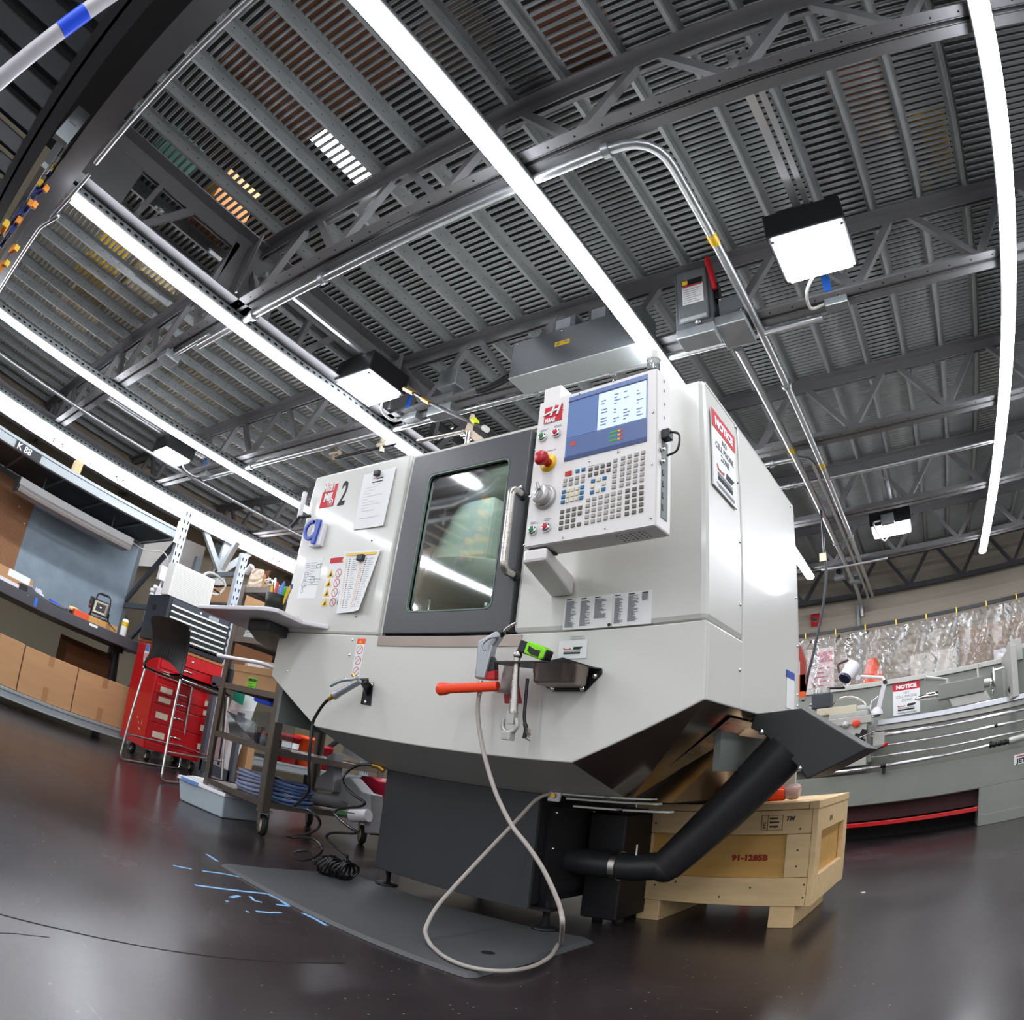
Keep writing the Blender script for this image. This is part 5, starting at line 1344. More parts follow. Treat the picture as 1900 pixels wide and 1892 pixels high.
# spray bottle at the bench end
q = on_bench(227, 1178, -5.44)
t = thing('spray_can', 'white spray can with a yellow label at the bench end', 'can', tuple(q))
b = MB(); b.lathe(q, (0, 0, 1), [(0, 0), (.028, 0), (.03, .005), (.03, .13), (.024, .145), (.012, .15), (0, .15)], 16); b.build('body', PAPER, t)
b = MB(); b.lathe(q, (0, 0, 1), [(.0306, .085), (.0306, .125)], 16); b.build('label_band', YELLOW, t)
b = MB(); b.lathe(q, (0, 0, 1), [(.013, .15), (.013, .175), (.009, .18), (0, .18)], 12); b.build('cap', BLACKM, t)
a = atx(69, 1107, XR + .006); MB().box(XR + .0045, XR + .006, a.y - .012, a.y + .012, .866, .940).build('tape_flag', BLUETAPE, rack)
q = atx(52, 1104, XR + .005); MB().ball(q, .005, None, 8).build('rivet', CHROME, rack)
# electrical boxes on the rack post
t = thing('outlet_box', 'white outlet boxes with round plugs on the rack post above the black chest', 'outlet', (XR, 2.44, 1.40))
b = MB(); q = atx(303, 1066, XR); b.box(XR, XR + .055, q.y - .06, q.y + .04, q.z - .06, q.z + .07); b.build('box', LAM, t, bevel=.004)
q2 = atx(292, 1097, XR); b = MB(); b.box(XR, XR + .05, q2.y - .04, q2.y + .06, q2.z - .05, q2.z + .04); b.build('box', LAM, t, bevel=.004)
for dx, dy in ((-8, -3), (-9, 5), (-2, -9)): p = atx(290 + dx, 1097 + dy, XR + .05); b = MB(); b.ball(p, .022, None, 10); b.build('plug', BULB, t)
b = MB(); b.tube([(XR + .02, q2.y, q2.z + .04), (XR + .02, q.y - .01, q.z - .06)], .010, 8); b.build('conduit', LAM, t)

# ================================================================== RED CABINET, BLACK CHEST, PANEL
xf, yc0, yc1, xb = -4.83, 2.31, 2.90, -5.31
cab = thing('roller_cabinet', 'red roller tool cabinet with many drawers against the left wall', 'cabinet', (-5.07, 2.6, 0))
b = MB(); b.box(xb, xf - .012, yc0, yc1, .105, .955); b.build('body', RED, cab, bevel=.006)
b = MB(); b.box(xb - .005, xf + .008, yc0 - .006, yc1 + .006, .955, .975); b.build('top_edge', mat('top_wood', '#a86a3c', .6, 0, .08), cab)
zl = [.105, .172, .334, .49, .569, .653, .70, .775, .85, .955]
def drawer(z0, z1, y0=yc0 + .022, y1=yc1 - .02, parent=cab, hand=True, lab=None, m=RED, hl=.09):
    o = MB().box(xf - .012, xf, y0, y1, z0 + .004, z1 - .003).build('drawer', m, parent, bevel=.003)
    if hand:
        zc = z0 + (z1 - z0) * .55; ym = (y0 + y1) / 2 - .03
        b = MB(); b.tube(smooth_path([(xf, ym - hl / 2, zc - .006), (xf + .012, ym - hl * .36, zc), (xf + .018, ym, zc + .002), (xf + .012, ym + hl * .36, zc), (xf, ym + hl / 2, zc - .006)], 3), .006, 8); b.build('drawer_handle', CHROME, o)
    if lab:
        for (ya, yb) in lab:
            b = MB(); b.box(xf, xf + .0012, ya, yb, z0 + (z1 - z0) * .28, z0 + min((z1 - z0) * .8, (z1 - z0) * .28 + .05)); b.build('drawer_label', LABELW, o)
LA, LB = (yc0 + .06, yc0 + .17), (yc1 - .11, yc1 - .045)
drawer(zl[0], zl[1], hand=False)
drawer(zl[1], zl[2], lab=(LA, LB), hl=.10)
drawer(zl[2], zl[3], lab=(LA, LB))
drawer(zl[3], zl[4], lab=(LA, LB))
drawer(zl[4], zl[5], lab=(LA, LB))
drawer(zl[6], zl[7], lab=(LA, (yc1 - .07, yc1 - .045)))
drawer(zl[7], zl[8], lab=((yc1 - .06, yc1 - .045),))
o = MB().box(xf - .012, xf + .006, yc0 + .02, yc1 - .015, zl[8] + .003, zl[9] - .004).build('lid_front', RED, cab, bevel=.004)
b = MB(); b.lathe((xf + .006, (yc0 + yc1) / 2, .905), (1, 0, 0), [(.012, 0), (.012, .004), (0, .005)], 12); b.build('lock', CHROME, o)
# sticker on the cabinet's side: upright oval, blue over white stripes
q = aty(272, 1211, yc0)
b = MB(); pts = [(q.x + .045 * cos(a) * (1 if cos(a) > 0 else 1), q.z + .085 * sin(a)) for a in [2 * pi * k / 28 for k in range(28)]]
b.prism([(x, yc0 - .0010, z) for x, z in pts], (0, .0006, 0)); b.build('side_sticker', PAPER, cab)
up = [p for p in pts if p[1] >= q.z + .005]
b = MB(); b.prism([(q.x + (x - q.x) * .94, yc0 - .0016, q.z + .006 + (z - q.z - .006) * .94) for x, z in up], (0, .0005, 0)); b.build('sticker_field', mat('sticker_blue', '#3f86c4', .5), cab)
for k in range(5):
    hh = .085 * .8 * sqrt(max(.05, 1 - ((k - 2) * .016 / .045) ** 2)) * .75
    b = MB(); b.box(q.x + (k - 2) * .016 - .004, q.x + (k - 2) * .016 + .004, yc0 - .0016, yc0 - .0011, q.z - hh, q.z); b.build('sticker_stripe', INKR, cab)
for (x, y, w, h) in ((257, 1338, .012, .035), (263, 1338, .006, .05), (258, 1350, .03, .02), (255, 1329, .01, .02)):
    p = aty(x, y, yc0); b = MB(); b.add([(p.x - w, yc0 - .0008, p.z + h * .5), (p.x + w * .3, yc0 - .0008, p.z - h * .5), (p.x + w, yc0 - .0008, p.z - h * .2)], [(0, 1, 2)]); b.build('paint_scrape', LABELW, cab)
for x, y in ((-4.92, 2.40), (-5.22, 2.40), (-4.92, 2.81), (-5.22, 2.81)):
    w = MB(); w.lathe((x, y - .018, .045), (0, 1, 0), [(0, 0), (.030, 0), (.045, .006), (.045, .030), (.030, .036), (0, .036)], 16); o = w.build('caster', RUBBER, cab)
    b = MB(); b.lathe((x, y - .019, .045), (0, 1, 0), [(.0, 0), (.026, 0), (.026, .001), (0, .001)], 12); b.build('hub', LABELW, o)
    b = MB(); b.prism([(x - .03, y - .026, .10), (x + .03, y - .026, .10), (x + .012, y - .026, .04), (x - .012, y - .026, .04)], (0, .005, 0)); b.box(x - .04, x + .04, y - .04, y + .04, .097, .104); b.build('fork', STEEL, o)
# black chest
CH = mat('chest_black', '#2a2d33', .42, .1, .04, 8, .2, 120)
ch = thing('tool_chest', 'black tool chest with silver drawer pulls on top of the red cabinet', 'chest', (-5.05, 2.57, .976))
b = MB(); b.box(-5.25, xf - .006, 2.275, 2.885, .976, 1.357); b.build('body', CH, ch, bevel=.006)
b = MB(); b.box(-5.12, -5.06, 2.272, 2.2755, 1.23, 1.265).box(-5.125, -5.055, 2.2735, 2.275, 1.225, 1.27); b.build('side_grip', DEEP, ch)
zs = [1.292, 1.245, 1.198, 1.151, 1.104, 1.057]
o = MB().box(xf - .008, xf, 2.305, 2.86, 1.295, 1.34).build('lid_front', mat('chest_slate', '#3b4049', .4, .2), ch, bevel=.003)
b = MB(); b.lathe((xf, 2.58, 1.315), (1, 0, 0), [(.011, 0), (.011, .004), (0, .005)], 12); b.build('lock', CHROME, o)
b = MB(); b.box(xf, xf + .001, 2.66, 2.76, 1.30, 1.33); b.build('maker_plate', RACKL, o)
for z in zs:
    o = MB().box(xf - .008, xf - .001, 2.305, 2.86, z - .040, z + .003).build('drawer', BLACK, ch, bevel=.002)
    b = MB(); b.box(xf - .001, xf + .010, 2.308, 2.857, z - .012, z + .004); b.build('drawer_pull', mat('pull_silver', '#dfe3df', .3, .5, .02), o, bevel=.002)
o = MB().box(xf - .008, xf - .001, 2.305, 2.86, .985, 1.035).build('drawer', BLACK, ch, bevel=.002)
# white ribbed panel standing on the chest
t = thing('ribbed_panel', 'white finely ribbed plastic panel standing on the black chest', 'panel', (-4.9, 2.46, 1.358))
b = MB(); b.box(-5.0, -4.86, 2.262, 2.655, 1.358, 1.632); b.build('panel', mat('panel_ivory', '#e2e0da', .45, 0, .01), t, bevel=.004)
b = MB()
for k in range(17): b.box(-4.8605, -4.8585, 2.275, 2.62 if k > 12 else 2.645, 1.375 + k * .0145, 1.3765 + k * .0145)
b.build('groove', mat('groove_grey', '#aaa9a4', .6, 0, 0), t, kind='stuff')
b = MB(); b.prism([(-4.858, y, z) for y, z in rrect(2.63, 1.60, .04, .045, .012)], (.003, 0, 0)); b.build('latch_plate', mat('panel_ivory', '#e2e0da'), t)

# ================================================================== STOOL
s1, s3, s2 = V3((-4.48, 1.975, 0)), V3((-3.914, 2.036, 0)), V3((-4.871, 2.681, 0))
s4 = s3 + (s2 - s1)
st = thing('stool', 'tall black stool with curved mesh back and chrome sled legs by the cabinet', 'stool', tuple((s1 + s4) / 2))
up_ = V3((0, 0, 1)); cen = (s1 + s2 + s3 + s4) / 4
def lean(p, z, k): q = p.lerp(cen, k); return V3((q.x, q.y, z))
TL = [lean(s, .715, .16) for s in (s1, s2, s3, s4)]
for i, (a, c, ta, tc) in enumerate(((s1, s2, TL[0], TL[1]), (s3, s4, TL[2], TL[3]))):
    pth = arc_path([ta, a + up_ * .012, c + up_ * .012, tc], .05, 5)
    b = MB(); b.tube(pth, .0095, 10); b.build('sled_frame', CHROME, st)
fb = [lean(s1, .21, .10), lean(s2, .21, .10), lean(s4, .21, .10), lean(s3, .21, .10)]
b = MB(); b.tube([fb[0], fb[1]], .008, 8).tube([fb[1], fb[2]], .008, 8).tube([fb[3], fb[2]], .008, 8); b.build('foot_rail', CHROME, st)
sc_ = [lean(s, .735, .10) for s in (s1, s3, s4, s2)]
def seatf(u, v):
    p = (sc_[0] * (1 - u) + sc_[1] * u) * (1 - v) + (sc_[3] * (1 - u) + sc_[2] * u) * v
    d = -.022 * sin(pi * u) * (1 - .3 * v) - .035 * max(0, v - .8) * 4
    return p + V3((0, 0, d + .012))
b = MB(); b.grid(seatf, 10, 10); b.grid(lambda u, v: seatf(v, u) - V3((0, 0, .014)), 10, 10); o = b.build('seat', BLACKM, st)
b = MB(); b.tube(smooth_path([TL[0], TL[0] + (sc_[0] - TL[0]) * .4 + up_ * .0, TL[0].lerp(TL[1], .25) + up_ * .0, TL[1]], 5), .009, 8).tube([TL[2], TL[3]], .009, 8); b.build('seat_rail', CHROME, st)
# curved back over the near pair of legs
bdir = (s2 - s1).normalized(); wdir = (s3 - s1).normalized()
BLq, BRq = lean(s1, .74, .14), lean(s3, .72, .14)
def backf(u, v):
    p = BLq.lerp(BRq, u)
    w = (u - .5) * 2
    narrow = 1 - .10 * sin(pi * min(1, v * 1.1)) + .04 * v
    p = BLq.lerp(BRq, .5 + (u - .5) * narrow)
    z = .02 + .345 * v + (.07 * (1 - w * w) * (1 - v) ** 1.5) - .02 * abs(w) ** 4 * v
    off = -.04 * v - .05 * (1 - w * w) * (.4 + .6 * v) + .05 * sin(pi * v)
    return p + bdir * off + V3((0, 0, z))
b = MB(); b.grid(backf, 12, 12); b.grid(lambda u, v: backf(v, u) - bdir * .009, 12, 12); b.build('backrest', mat('back_black', '#101012', .45, 0, .05, 60), st)
b = MB()
for k in range(9):
    u = .2 + .6 * k / 8; b.tube([backf(u, .12 + .05 * j) - bdir * .0095 for j in range(8)], .003, 5)
b.build('back_rib', BLACKM, st, kind='stuff')
for e, P in ((0, TL[0]), (1, TL[2])):
    b = MB(); b.tube(smooth_path([P, backf(e, 0) , backf(e, .3), backf(e, .7), backf(e, .95)], 4), .010, 8); b.build('back_post', BLACK, st)
# ================================================================== STAINLESS CART AND WHAT IT CARRIES
CX0, CX1, CY0, CY1 = -3.245, -2.675, 1.95, 2.72
CARTM = mat('cart_stainless', '#857c74', .38, .85, .08, 8, .1, 80, rvar=.08)
cart = thing('utility_cart', 'tall stainless steel utility cart with five shelves left of the mill', 'cart', ((CX0 + CX1) / 2, (CY0 + CY1) / 2, 0))
SH = [.192, .471, .751, 1.022, 1.309]
for z in SH:
    o = MB(); a = .004
    o.box(CX0 + .01, CX1 - .01, CY0 + .002, CY1 - .002, z - .012, z - .006)
    o.box(CX0, CX1, CY0, CY0 + .004, z - .032, z).box(CX0, CX1, CY1 - .004, CY1, z - .032, z).box(CX0, CX0 + .004, CY0, CY1, z - .032, z).box(CX1 - .004, CX1, CY0, CY1, z - .032, z)
    o.build('shelf', CARTM, cart)
for x, y in ((CX0, CY0), (CX1, CY0), (CX0, CY1), (CX1, CY1)):
    sx = 1 if x < -3 else -1; sy = 1 if y < 2.3 else -1
    b = MB(); b.box(min(x, x + sx * .042), max(x, x + sx * .042), min(y - sy * .003, y), max(y - sy * .003, y), .13, 1.32).box(min(x - sx * .003, x), max(x - sx * .003, x), min(y, y + sy * .042), max(y, y + sy * .042), .13, 1.32)
    b.build('post', CARTM, cart)
for x, y, an in ((CX0 + .05, CY0 + .05, .35), (CX1 - .05, CY0 + .05, .35), (CX0 + .06, CY1 - .05, .5), (CX1 - .06, CY1 - .04, .5)):
    ax = V3((sin(an) * -1, -cos(an), 0)); c = V3((x, y, .058))
    w = MB(); w.lathe(c - ax * .016, ax, [(0, 0), (.036, 0), (.040, .002), (.055, .004), (.058, .010), (.058, .022), (.055, .028), (.040, .030), (.036, .032), (0, .032)], 22); o = w.build('caster', RUBBER, cart)
    b = MB(); b.lathe(c + ax * .0162, ax, [(.041, 0), (.041, .001), (.012, .003), (.012, .006), (0, .006)], 18); b.lathe(c - ax * .0172, ax, [(.041, 0), (.041, .001), (0, .001)], 18); b.build('wheel_disc', mat('wheel_tan', '#b3a590', .5, .2, .06), o)
    side = V3((-ax.y, ax.x, 0))
    b = MB(); b.prism([c + ax * .022 + side * s + V3((0, 0, z)) for s, z in ((-.014, -.01), (.014, -.01), (.022, .075), (-.022, .075))], ax * .003); b.prism([c - ax * .025 + side * s + V3((0, 0, z)) for s, z in ((-.014, -.01), (.014, -.01), (.022, .075), (-.022, .075))], ax * .003); b.obox(c + V3((0, 0, .078)), ax * .035, side * .035, V3((0, 0, .004))); b.build('fork', STEEL, o)
a, c = aty(411, 1222, CY0 - .03), aty(500, 1237, CY0 - .03)
b = MB(); b.tube(arc_path([(CX0 + .0, CY0, .888), (CX0 - .035, CY0 - .04, .888), (CX1 - .16, CY0 - .04, .884), (CX1 - .06, CY0, .87)], .03), .011, 10); b.build('push_handle', LAM, cart)
def cbox(x0, y0, x1, y1, yp, depth, z=None, h=None):     # box on a shelf: front face from two image points
    a, c = aty(x0, y0, yp), aty(x1, y1, yp)
    return a.x, c.x, yp, yp + depth
# cardboard box with lime sticker on the third shelf
z = SH[2] - .005
x0, x1 = aty(431, 1262, 1.98).x, aty(512, 1275, 1.98).x
t = thing('cardboard_box', 'cardboard box with a lime sticker on the cart under the handle', 'box', ((x0 + x1) / 2, 2.1, z))
b = MB(); b.box(x0, x1, 1.98, 2.26, z, z + .118); b.build('carton', CARD, t, bevel=.004)
b = MB(); b.box(x0 - .004, x1 + .004, 1.976, 2.264, z + .085, z + .122); b.build('lid', CARD, t)
s0, s1_ = aty(457, 1275, 1.979), aty(478, 1257, 1.979)
b = MB(); b.box(s0.x, s1_.x, 1.9785, 1.9795, s0.z, s1_.z); b.build('lime_sticker', LIME, t)
text('APPROVED', .016, (s0.x + .006, 1.9783, s1_.z - .020), (1, 0, 0), (0, 0, 1), INK, t, sx=1.0, bold=.0008)
for i in range(3): plines(V3((s0.x + .008, 1.9785, s0.z)), (1, 0, 0), .07, [.012 + i * .014], INK, 'printed_lines', t, .003, i, .5)
tag(MB().box(x0 - .115, x0 - .012, 1.985, 2.2, z, z + .09).build('grey_box', BOXGREY, None, bevel=.002, org=(x0 - .06, 2.1, z)), 'small grey box on the cart, left of the box with the lime sticker', 'box')
t = thing('label_carton', 'long carton with white labels and blue marks lying on the lime-sticker box', 'box', (x0 + .1, 2.1, z + .123))
b = MB(); b.box(x0 + .03, x1 - .01, 2.02, 2.22, z + .123, z + .165); b.build('carton', mat('carton_pale', '#d0b794', .7), t)
b = MB(); b.box(x0 + .06, x0 + .22, 2.0185, 2.0195, z + .128, z + .163); b.build('label_sheet', PAPER, t)
for u in (.02, .18, .30): b = MB(); b.box(x0 + .03 + u, x0 + .055 + u, 2.018, 2.0192, z + .150, z + .164); b.build('blue_mark', BLUE, t)
# white folder with yellow strap
t = thing('white_carton', 'white document carton with a yellow strap on the cart', 'box', (CX0 + .1, 2.0, z))
b = MB(); b.box(CX0 + .045, CX0 + .20, 2.27, 2.33, z, z + .245); b.build('carton', PAPER, t, bevel=.002)
p = smooth_path([(CX0 + .13, 2.265, z + .245), (CX0 + .165, 2.255, z + .18), (CX0 + .15, 2.255, z + .10), (CX0 + .12, 2.255, z + .02)], 4)
b = MB(); b.tube(p, .009, 6).tube(smooth_path([(CX0 + .19, 2.262, z + .24), (CX0 + .205, 2.255, z + .17), (CX0 + .17, 2.255, z + .10), (CX0 + .04, 2.26, z + .095)], 4), .008, 6); b.build('yellow_strap', mat('strap_yellow', '#e3e33a', .5), t)
t = thing('screen_box', 'box with a slate blue face and white border on the cart', 'box', (CX1 - .2, 2.4, z))
b = MB(); b.box(CX1 - .34, CX1 - .05, 2.36, 2.42, z, z + .235); b.build('carton', PAPER, t, bevel=.003)
b = MB(); b.box(CX1 - .30, CX1 - .07, 2.3585, 2.3595, z + .03, z + .215); b.build('slate_face', mat('slate_blue', '#6f8494', .6), t)
t = tag(MB().bar((CX1 - .26, 2.3, z + .232), (CX1 - .06, 2.32, z + .205), .03, .018).build('blue_case', BLUE, None, bevel=.003, org=(CX1 - .15, 2.3, z + .2)), 'slim dark blue case lying above the slate-faced box', 'case')
# second highest shelf: documents, dark case, tan box
z = SH[3] - .005
t = thing('document_stack', 'pile of white printed papers on the cart below the side table', 'papers', (CX0 + .15, 2.15, z))
for k in range(4): b = MB(); b.box(CX0 + .05 + .004 * k, CX0 + .26 + .003 * k, 2.0 + .004 * k, 2.25, z + k * .028, z + k * .028 + .026); b.build('ream', PAPER, t)
plines(V3((CX0 + .07, 1.9995, z)), (1, 0, 0), .15, [.01 + i * .011 for i in range(9)], INKG, 'printed_lines', t, .003, 6, .5)
tag(MB().box(CX1 - .25, CX1 - .06, 2.05, 2.3, z, z + .05).build('tan_box', CARD, None, bevel=.003, org=(CX1 - .15, 2.15, z)), 'flat tan box on the cart behind the table bracket', 'box')
t = thing('dark_case', 'long black case with a white edge on the cart behind the pen cup', 'case', (CX0 + .2, 2.35, z))
b = MB(); b.box(CX0 + .07, CX1 - .06, 2.38, 2.5, z, z + .20); b.build('shell', BLACK, t, bevel=.01)
b = MB(); b.bar((CX0 + .08, 2.372, z + .215), (CX0 + .36, 2.372, z + .165), .008, .03); b.build('edge_strip', LAM, t)
# top shelf
z = SH[4] - .005
t = thing('bubble_bag', 'taped bag of clear bubble wrap over brown paper on the cart top', 'bag', (CX0 + .1, 2.1, z))
x0 = aty(456, 1085, 2.05).x; x1 = aty(478, 1085, 2.05).x
rb = random.Random(11)
b = MB(); JJ = [[rb.random() for _ in range(12)] for _ in range(12)]
b.grid(lambda u, v: V3((x0 + (x1 - x0) * (u + .08 * (JJ[int(u * 9)][int(v * 9)] - .5)), 2.05 + .06 * (.4 - sin(pi * u)) * (1 - .5 * v) + .012 * JJ[int(v * 9)][int(u * 9)], z + .155 * v)), 9, 9, None, False)
b.build('film', mat('bubble_film', '#d8c3ad', .2, 0, .25, 30), t)
b = MB(); b.box(x0 + .02, x1 - .01, 2.06, 2.14, z, z + .14); b.build('brown_core', CARD, t, bevel=.02)
p0, p1 = aty(457, 1062, 2.04), aty(468, 1049, 2.04); b = MB(); b.tube([p0, p1], .018, 8); b.build('rolled_neck', LAM, t)
t = thing('opened_carton', 'opened brown carton with a raised flap on the cart top', 'box', (CX0 + .35, 2.15, z))
P = [aty(x, y, 2.10) for x, y in ((478, 1088), (488, 1088), (502, 1057), (474, 1060))]
b = MB(); b.prism(P, (0, .006, 0)); b.build('flap', CARDD, t); b = MB(); b.box(P[0].x - .02, P[0].x + .16, 2.12, 2.36, z, z + .03); b.build('carton', CARD, t)
q = aty(503, 1080, 2.12); t = thing('clear_bowl', 'clear plastic dome cover on the cart top beside the raised flap', 'bowl', (q.x, 2.16, z))
b = MB(); b.lathe((q.x, 2.16, z + .03), (0, 0, 1), [(.078, 0), (.074, .025), (.058, .05), (.03, .064), (0, .068)], 20); b.build('dome', CLEAR, t); b = MB(); b.box(q.x - .08, q.x + .09, 2.09, 2.25, z, z + .028); b.build('tray', CARD, t)
# fourth shelf: acrylic bin, small bottle
z = SH[1] - .005
x0, x1 = aty(424, 1362, 1.99).x, aty(494, 1372, 1.99).x
t = thing('acrylic_bin', 'clear acrylic bin with sloped front on the cart', 'bin', ((x0 + x1) / 2, 2.1, z))
AC = mat('acrylic', '#eef2f3', .05, 0, 0, trans=.95, ior=1.2)
b = MB(); y0, y1 = 1.99, 2.22
for xx in (x0, x1 - .09): b.prism([(xx, y0, z), (xx, y1, z), (xx, y1, z + .19), (xx, y0 - .015, z + .14)], (.004, 0, 0))
b.box(x0, x1 - .09, y0, y1, z, z + .004).box(x0, x1 - .09, y1, y1 + .004, z, z + .19); b.prism([(x0 + .01, y0, z + .004), (x1 - .1, y0, z + .004), (x1 - .1, y0 - .012, z + .11), (x0 - .03, y0 - .02, z + .13)], (0, .004, 0))
b.build('walls', AC, t)
b = MB(); b.box(x0 + .07, x0 + .2, 2.02, 2.2, z + .005, z + .05); b.build('rag', mat('rag_pink', '#c07568', .8), t); b = MB(); b.box(x0 + .17, x0 + .27, 2.0, 2.03, z + .06, z + .10); b.build('metal_strip', STEEL, t); b = MB(); b.box(x0 + .19, x0 + .26, 2.04, 2.1, z + .005, z + .06); b.build('blue_block', mat('pen_sky', '#6d93dd'), t)
q = aty(484, 1374, 2.0); t = thing('small_bottle', 'small clear bottle with a red lid edge on the cart, right of the bin', 'bottle', (q.x, 2.02, z)); b = MB(); b.lathe((q.x, 2.02, z), (0, 0, 1), [(0, 0), (.022, 0), (.024, .04), (.02, .06), (.02, .075), (0, .075)], 14); b.build('body', CLEAR, t); b = MB(); b.lathe((q.x, 2.02, z + .06), (0, 0, 1), [(.0215, 0), (.0215, .008)], 14); b.build('collar', REDP, t)
# blue trigger clamp and maroon rod just below the third shelf
q0, q1 = aty(471, 1293, 2.3), aty(508, 1306, 2.3); t = thing('blue_tool', 'bright blue plastic tool under the third cart shelf', 'tool', tuple((q0 + q1) / 2)); b = MB(); b.prism([aty(x, y, 2.3) for x, y in ((471, 1289), (487, 1289), (510, 1297), (508, 1310), (490, 1306), (470, 1299))], (0, .05, 0)); b.build('body', BLUE2, t, bevel=.006); b = MB(); b.bar(aty(492, 1287, 2.32), aty(548, 1304, 2.32), .03, .02); b.build('rod', mat('rod_maroon', '#55303f', .3, .2), t)
b = MB(); b.bar(aty(490, 1286, 2.34), aty(490, 1282, 2.34), .01, .01); b.build('hook', BLACK, t)
# bottom shelf: two coils of clear tubing, castings
z = SH[0] - .004
def coil(px, py, yp, R, n, m, label, strap=True):
    c = aty(px, py, yp); c = V3((c.x, yp, z))
    t = thing('tubing_coil', label, 'tubing', tuple(c))
    for k in range(n):
        rr = R * (1 + .06 * sin(k * 2.1)); zz = z + .012 + k * .0195; o = V3((.01 * sin(k * 1.3), .01 * cos(k * 1.7), 0))
        b = MB(); b.tube([c + o + V3((rr * cos(a), rr * sin(a) * .9, zz - z + .004 * sin(a * 2 + k))) for a in [2 * pi * i / 28 for i in range(29)]], .0095, 7, None, False); b.build('loop', m, t)
    if strap:
        b = MB(); b.tube(smooth_path([c + V3((.01, -R * 1.12, .002)), c + V3((0, -R * 1.16, n * .01)), c + V3((.0, -R * 1.1, n * .02 + .006)), c + V3((0, -R * .7, n * .0215))], 4), .005, 6).bar(c + V3((-.03, -R * 1.15, n * .019)), c + V3((.035, -R * 1.16, n * .015)), .004, .010); b.build('strap', BLACKM, t)
CT1 = mat('tube_clear', '#b9c4e8', .12, 0, 0, trans=.55, ior=1.35); CT2 = mat('tube_blue', '#5f78a8', .15, 0, 0, trans=.35, ior=1.35)
coil(478, 1476, 2.12, .125, 6, CT1, 'coil of clear tubing on the bottom cart shelf behind the front post', False)
coil(535, 1486, 2.15, .115, 6, CT2, 'coil of bluish tubing tied with a black strap on the bottom cart shelf')
CAST = mat('cast_grey', '#8e8d90', .55, .1, .08, 12, .2, 60)
t = thing('machine_casting', 'grey cast machine body with a long barrel on the bottom cart shelf', 'machine', (CX1 - .1, 2.5, z))
P = lambda x, y, d=2.35: aty(x, y, d)
b = MB(); b.tube([P(570, 1478, 2.3), P(640, 1488, 2.5)], .05, 18, None, True, [.035, .045]); b.build('barrel', CAST, t)
b = MB(); b.prism([P(x, y, 2.45) for x, y in ((628, 1445), (648, 1440), (672, 1468), (688, 1472), (687, 1545), (676, 1545), (674, 1500), (616, 1480), (616, 1452))], (0, .09, 0)); b.build('frame', CAST, t, bevel=.006)
b = MB(); b.prism([P(x, y, 2.40) for x, y in ((588, 1440), (604, 1430), (606, 1400), (622, 1395), (618, 1468), (582, 1462))], (0, .06, 0)); b.build('bracket', CAST, t, bevel=.006)
b = MB(); b.cyl(P(652, 1512, 2.40), P(684, 1512, 2.42), .035, 16); b.build('boss', LAM, t); b = MB(); b.bar(P(628, 1505, 2.38), P(664, 1511, 2.40), .05, .02); b.build('green_band', mat('band_green', '#4a7d52', .5), t)
b = MB(); b.bar(P(640, 1390, 2.42), P(705, 1418, 2.42), .03, .04); b.build('top_rail', CAST, t)
t = thing('red_toolbox', 'crimson hard case with a black base behind the mill pedestal', 'case', tuple(P(690, 1490, 2.62)))
b = MB(); b.prism([P(x, y, 2.62) for x, y in ((663, 1445), (671, 1438), (690, 1440), (700, 1448), (718, 1450), (716, 1487), (690, 1487), (688, 1475), (676, 1468))], (0, .18, 0)); b.build('case', mat('case_crimson', '#a10d2f', .4, 0, .04), t, bevel=.008)
b = MB(); b.prism([P(x, y, 2.62) for x, y in ((690, 1487), (716, 1487), (714, 1548), (686, 1548))], (0, .16, 0)); b.build('base', BLACKM, t)
# clear lidded tub on the floor in front of the cart wheel
p1, p2 = atz(333, 1482), atz(374, 1500.5)
dx = (p2 - p1); dn = V3((-dx.y, dx.x, 0)).normalized()
t = thing('storage_tub', 'clear lidded storage tub on the floor by the cart wheel', 'tub', tuple(p1))
b = MB(); ex = dx.normalized(); W0 = dx.length + .16
def tubp(a, d, z): return p1 + ex * a + dn * d + V3((0, 0, z))
TUBM = mat('tub_frost', '#c3d0d8', .3, 0, .05, alpha=.85)
b.hexa([tubp(0, 0, .001), tubp(W0, 0, .001), tubp(W0, .28, .001), tubp(0, .28, .001), tubp(-.015, -.015, .125), tubp(W0 + .015, -.015, .125), tubp(W0 + .015, .295, .125), tubp(-.015, .295, .125)]); b.build('tub', TUBM, t, bevel=.008)
b = MB(); b.hexa([tubp(-.025, -.025, .125), tubp(W0 + .025, -.025, .125), tubp(W0 + .025, .305, .125), tubp(-.025, .305, .125), tubp(-.018, -.018, .148), tubp(W0 + .018, -.018, .148), tubp(W0 + .018, .298, .148), tubp(-.018, .298, .148)]); b.build('lid', LAM, t, bevel=.006)
b = MB(); b.obox(tubp(.09, -.026, .135), ex * .07, dn * .006, V3((0, 0, .012))); b.build('latch', mat('latch_blue', '#6f93cc', .4), t, bevel=.003)
t = thing('paper_bag', 'white papers lying flat on the tub lid by the cart', 'papers', tuple(tubp(.1, .15, .149)))
for k in range(3): b = MB(); b.obox(tubp(.16 + .02 * k, .14, .152 + .006 * k), ex * .15, dn * .12, V3((0, 0, .0025))); b.build('sheet', PAPER, t)
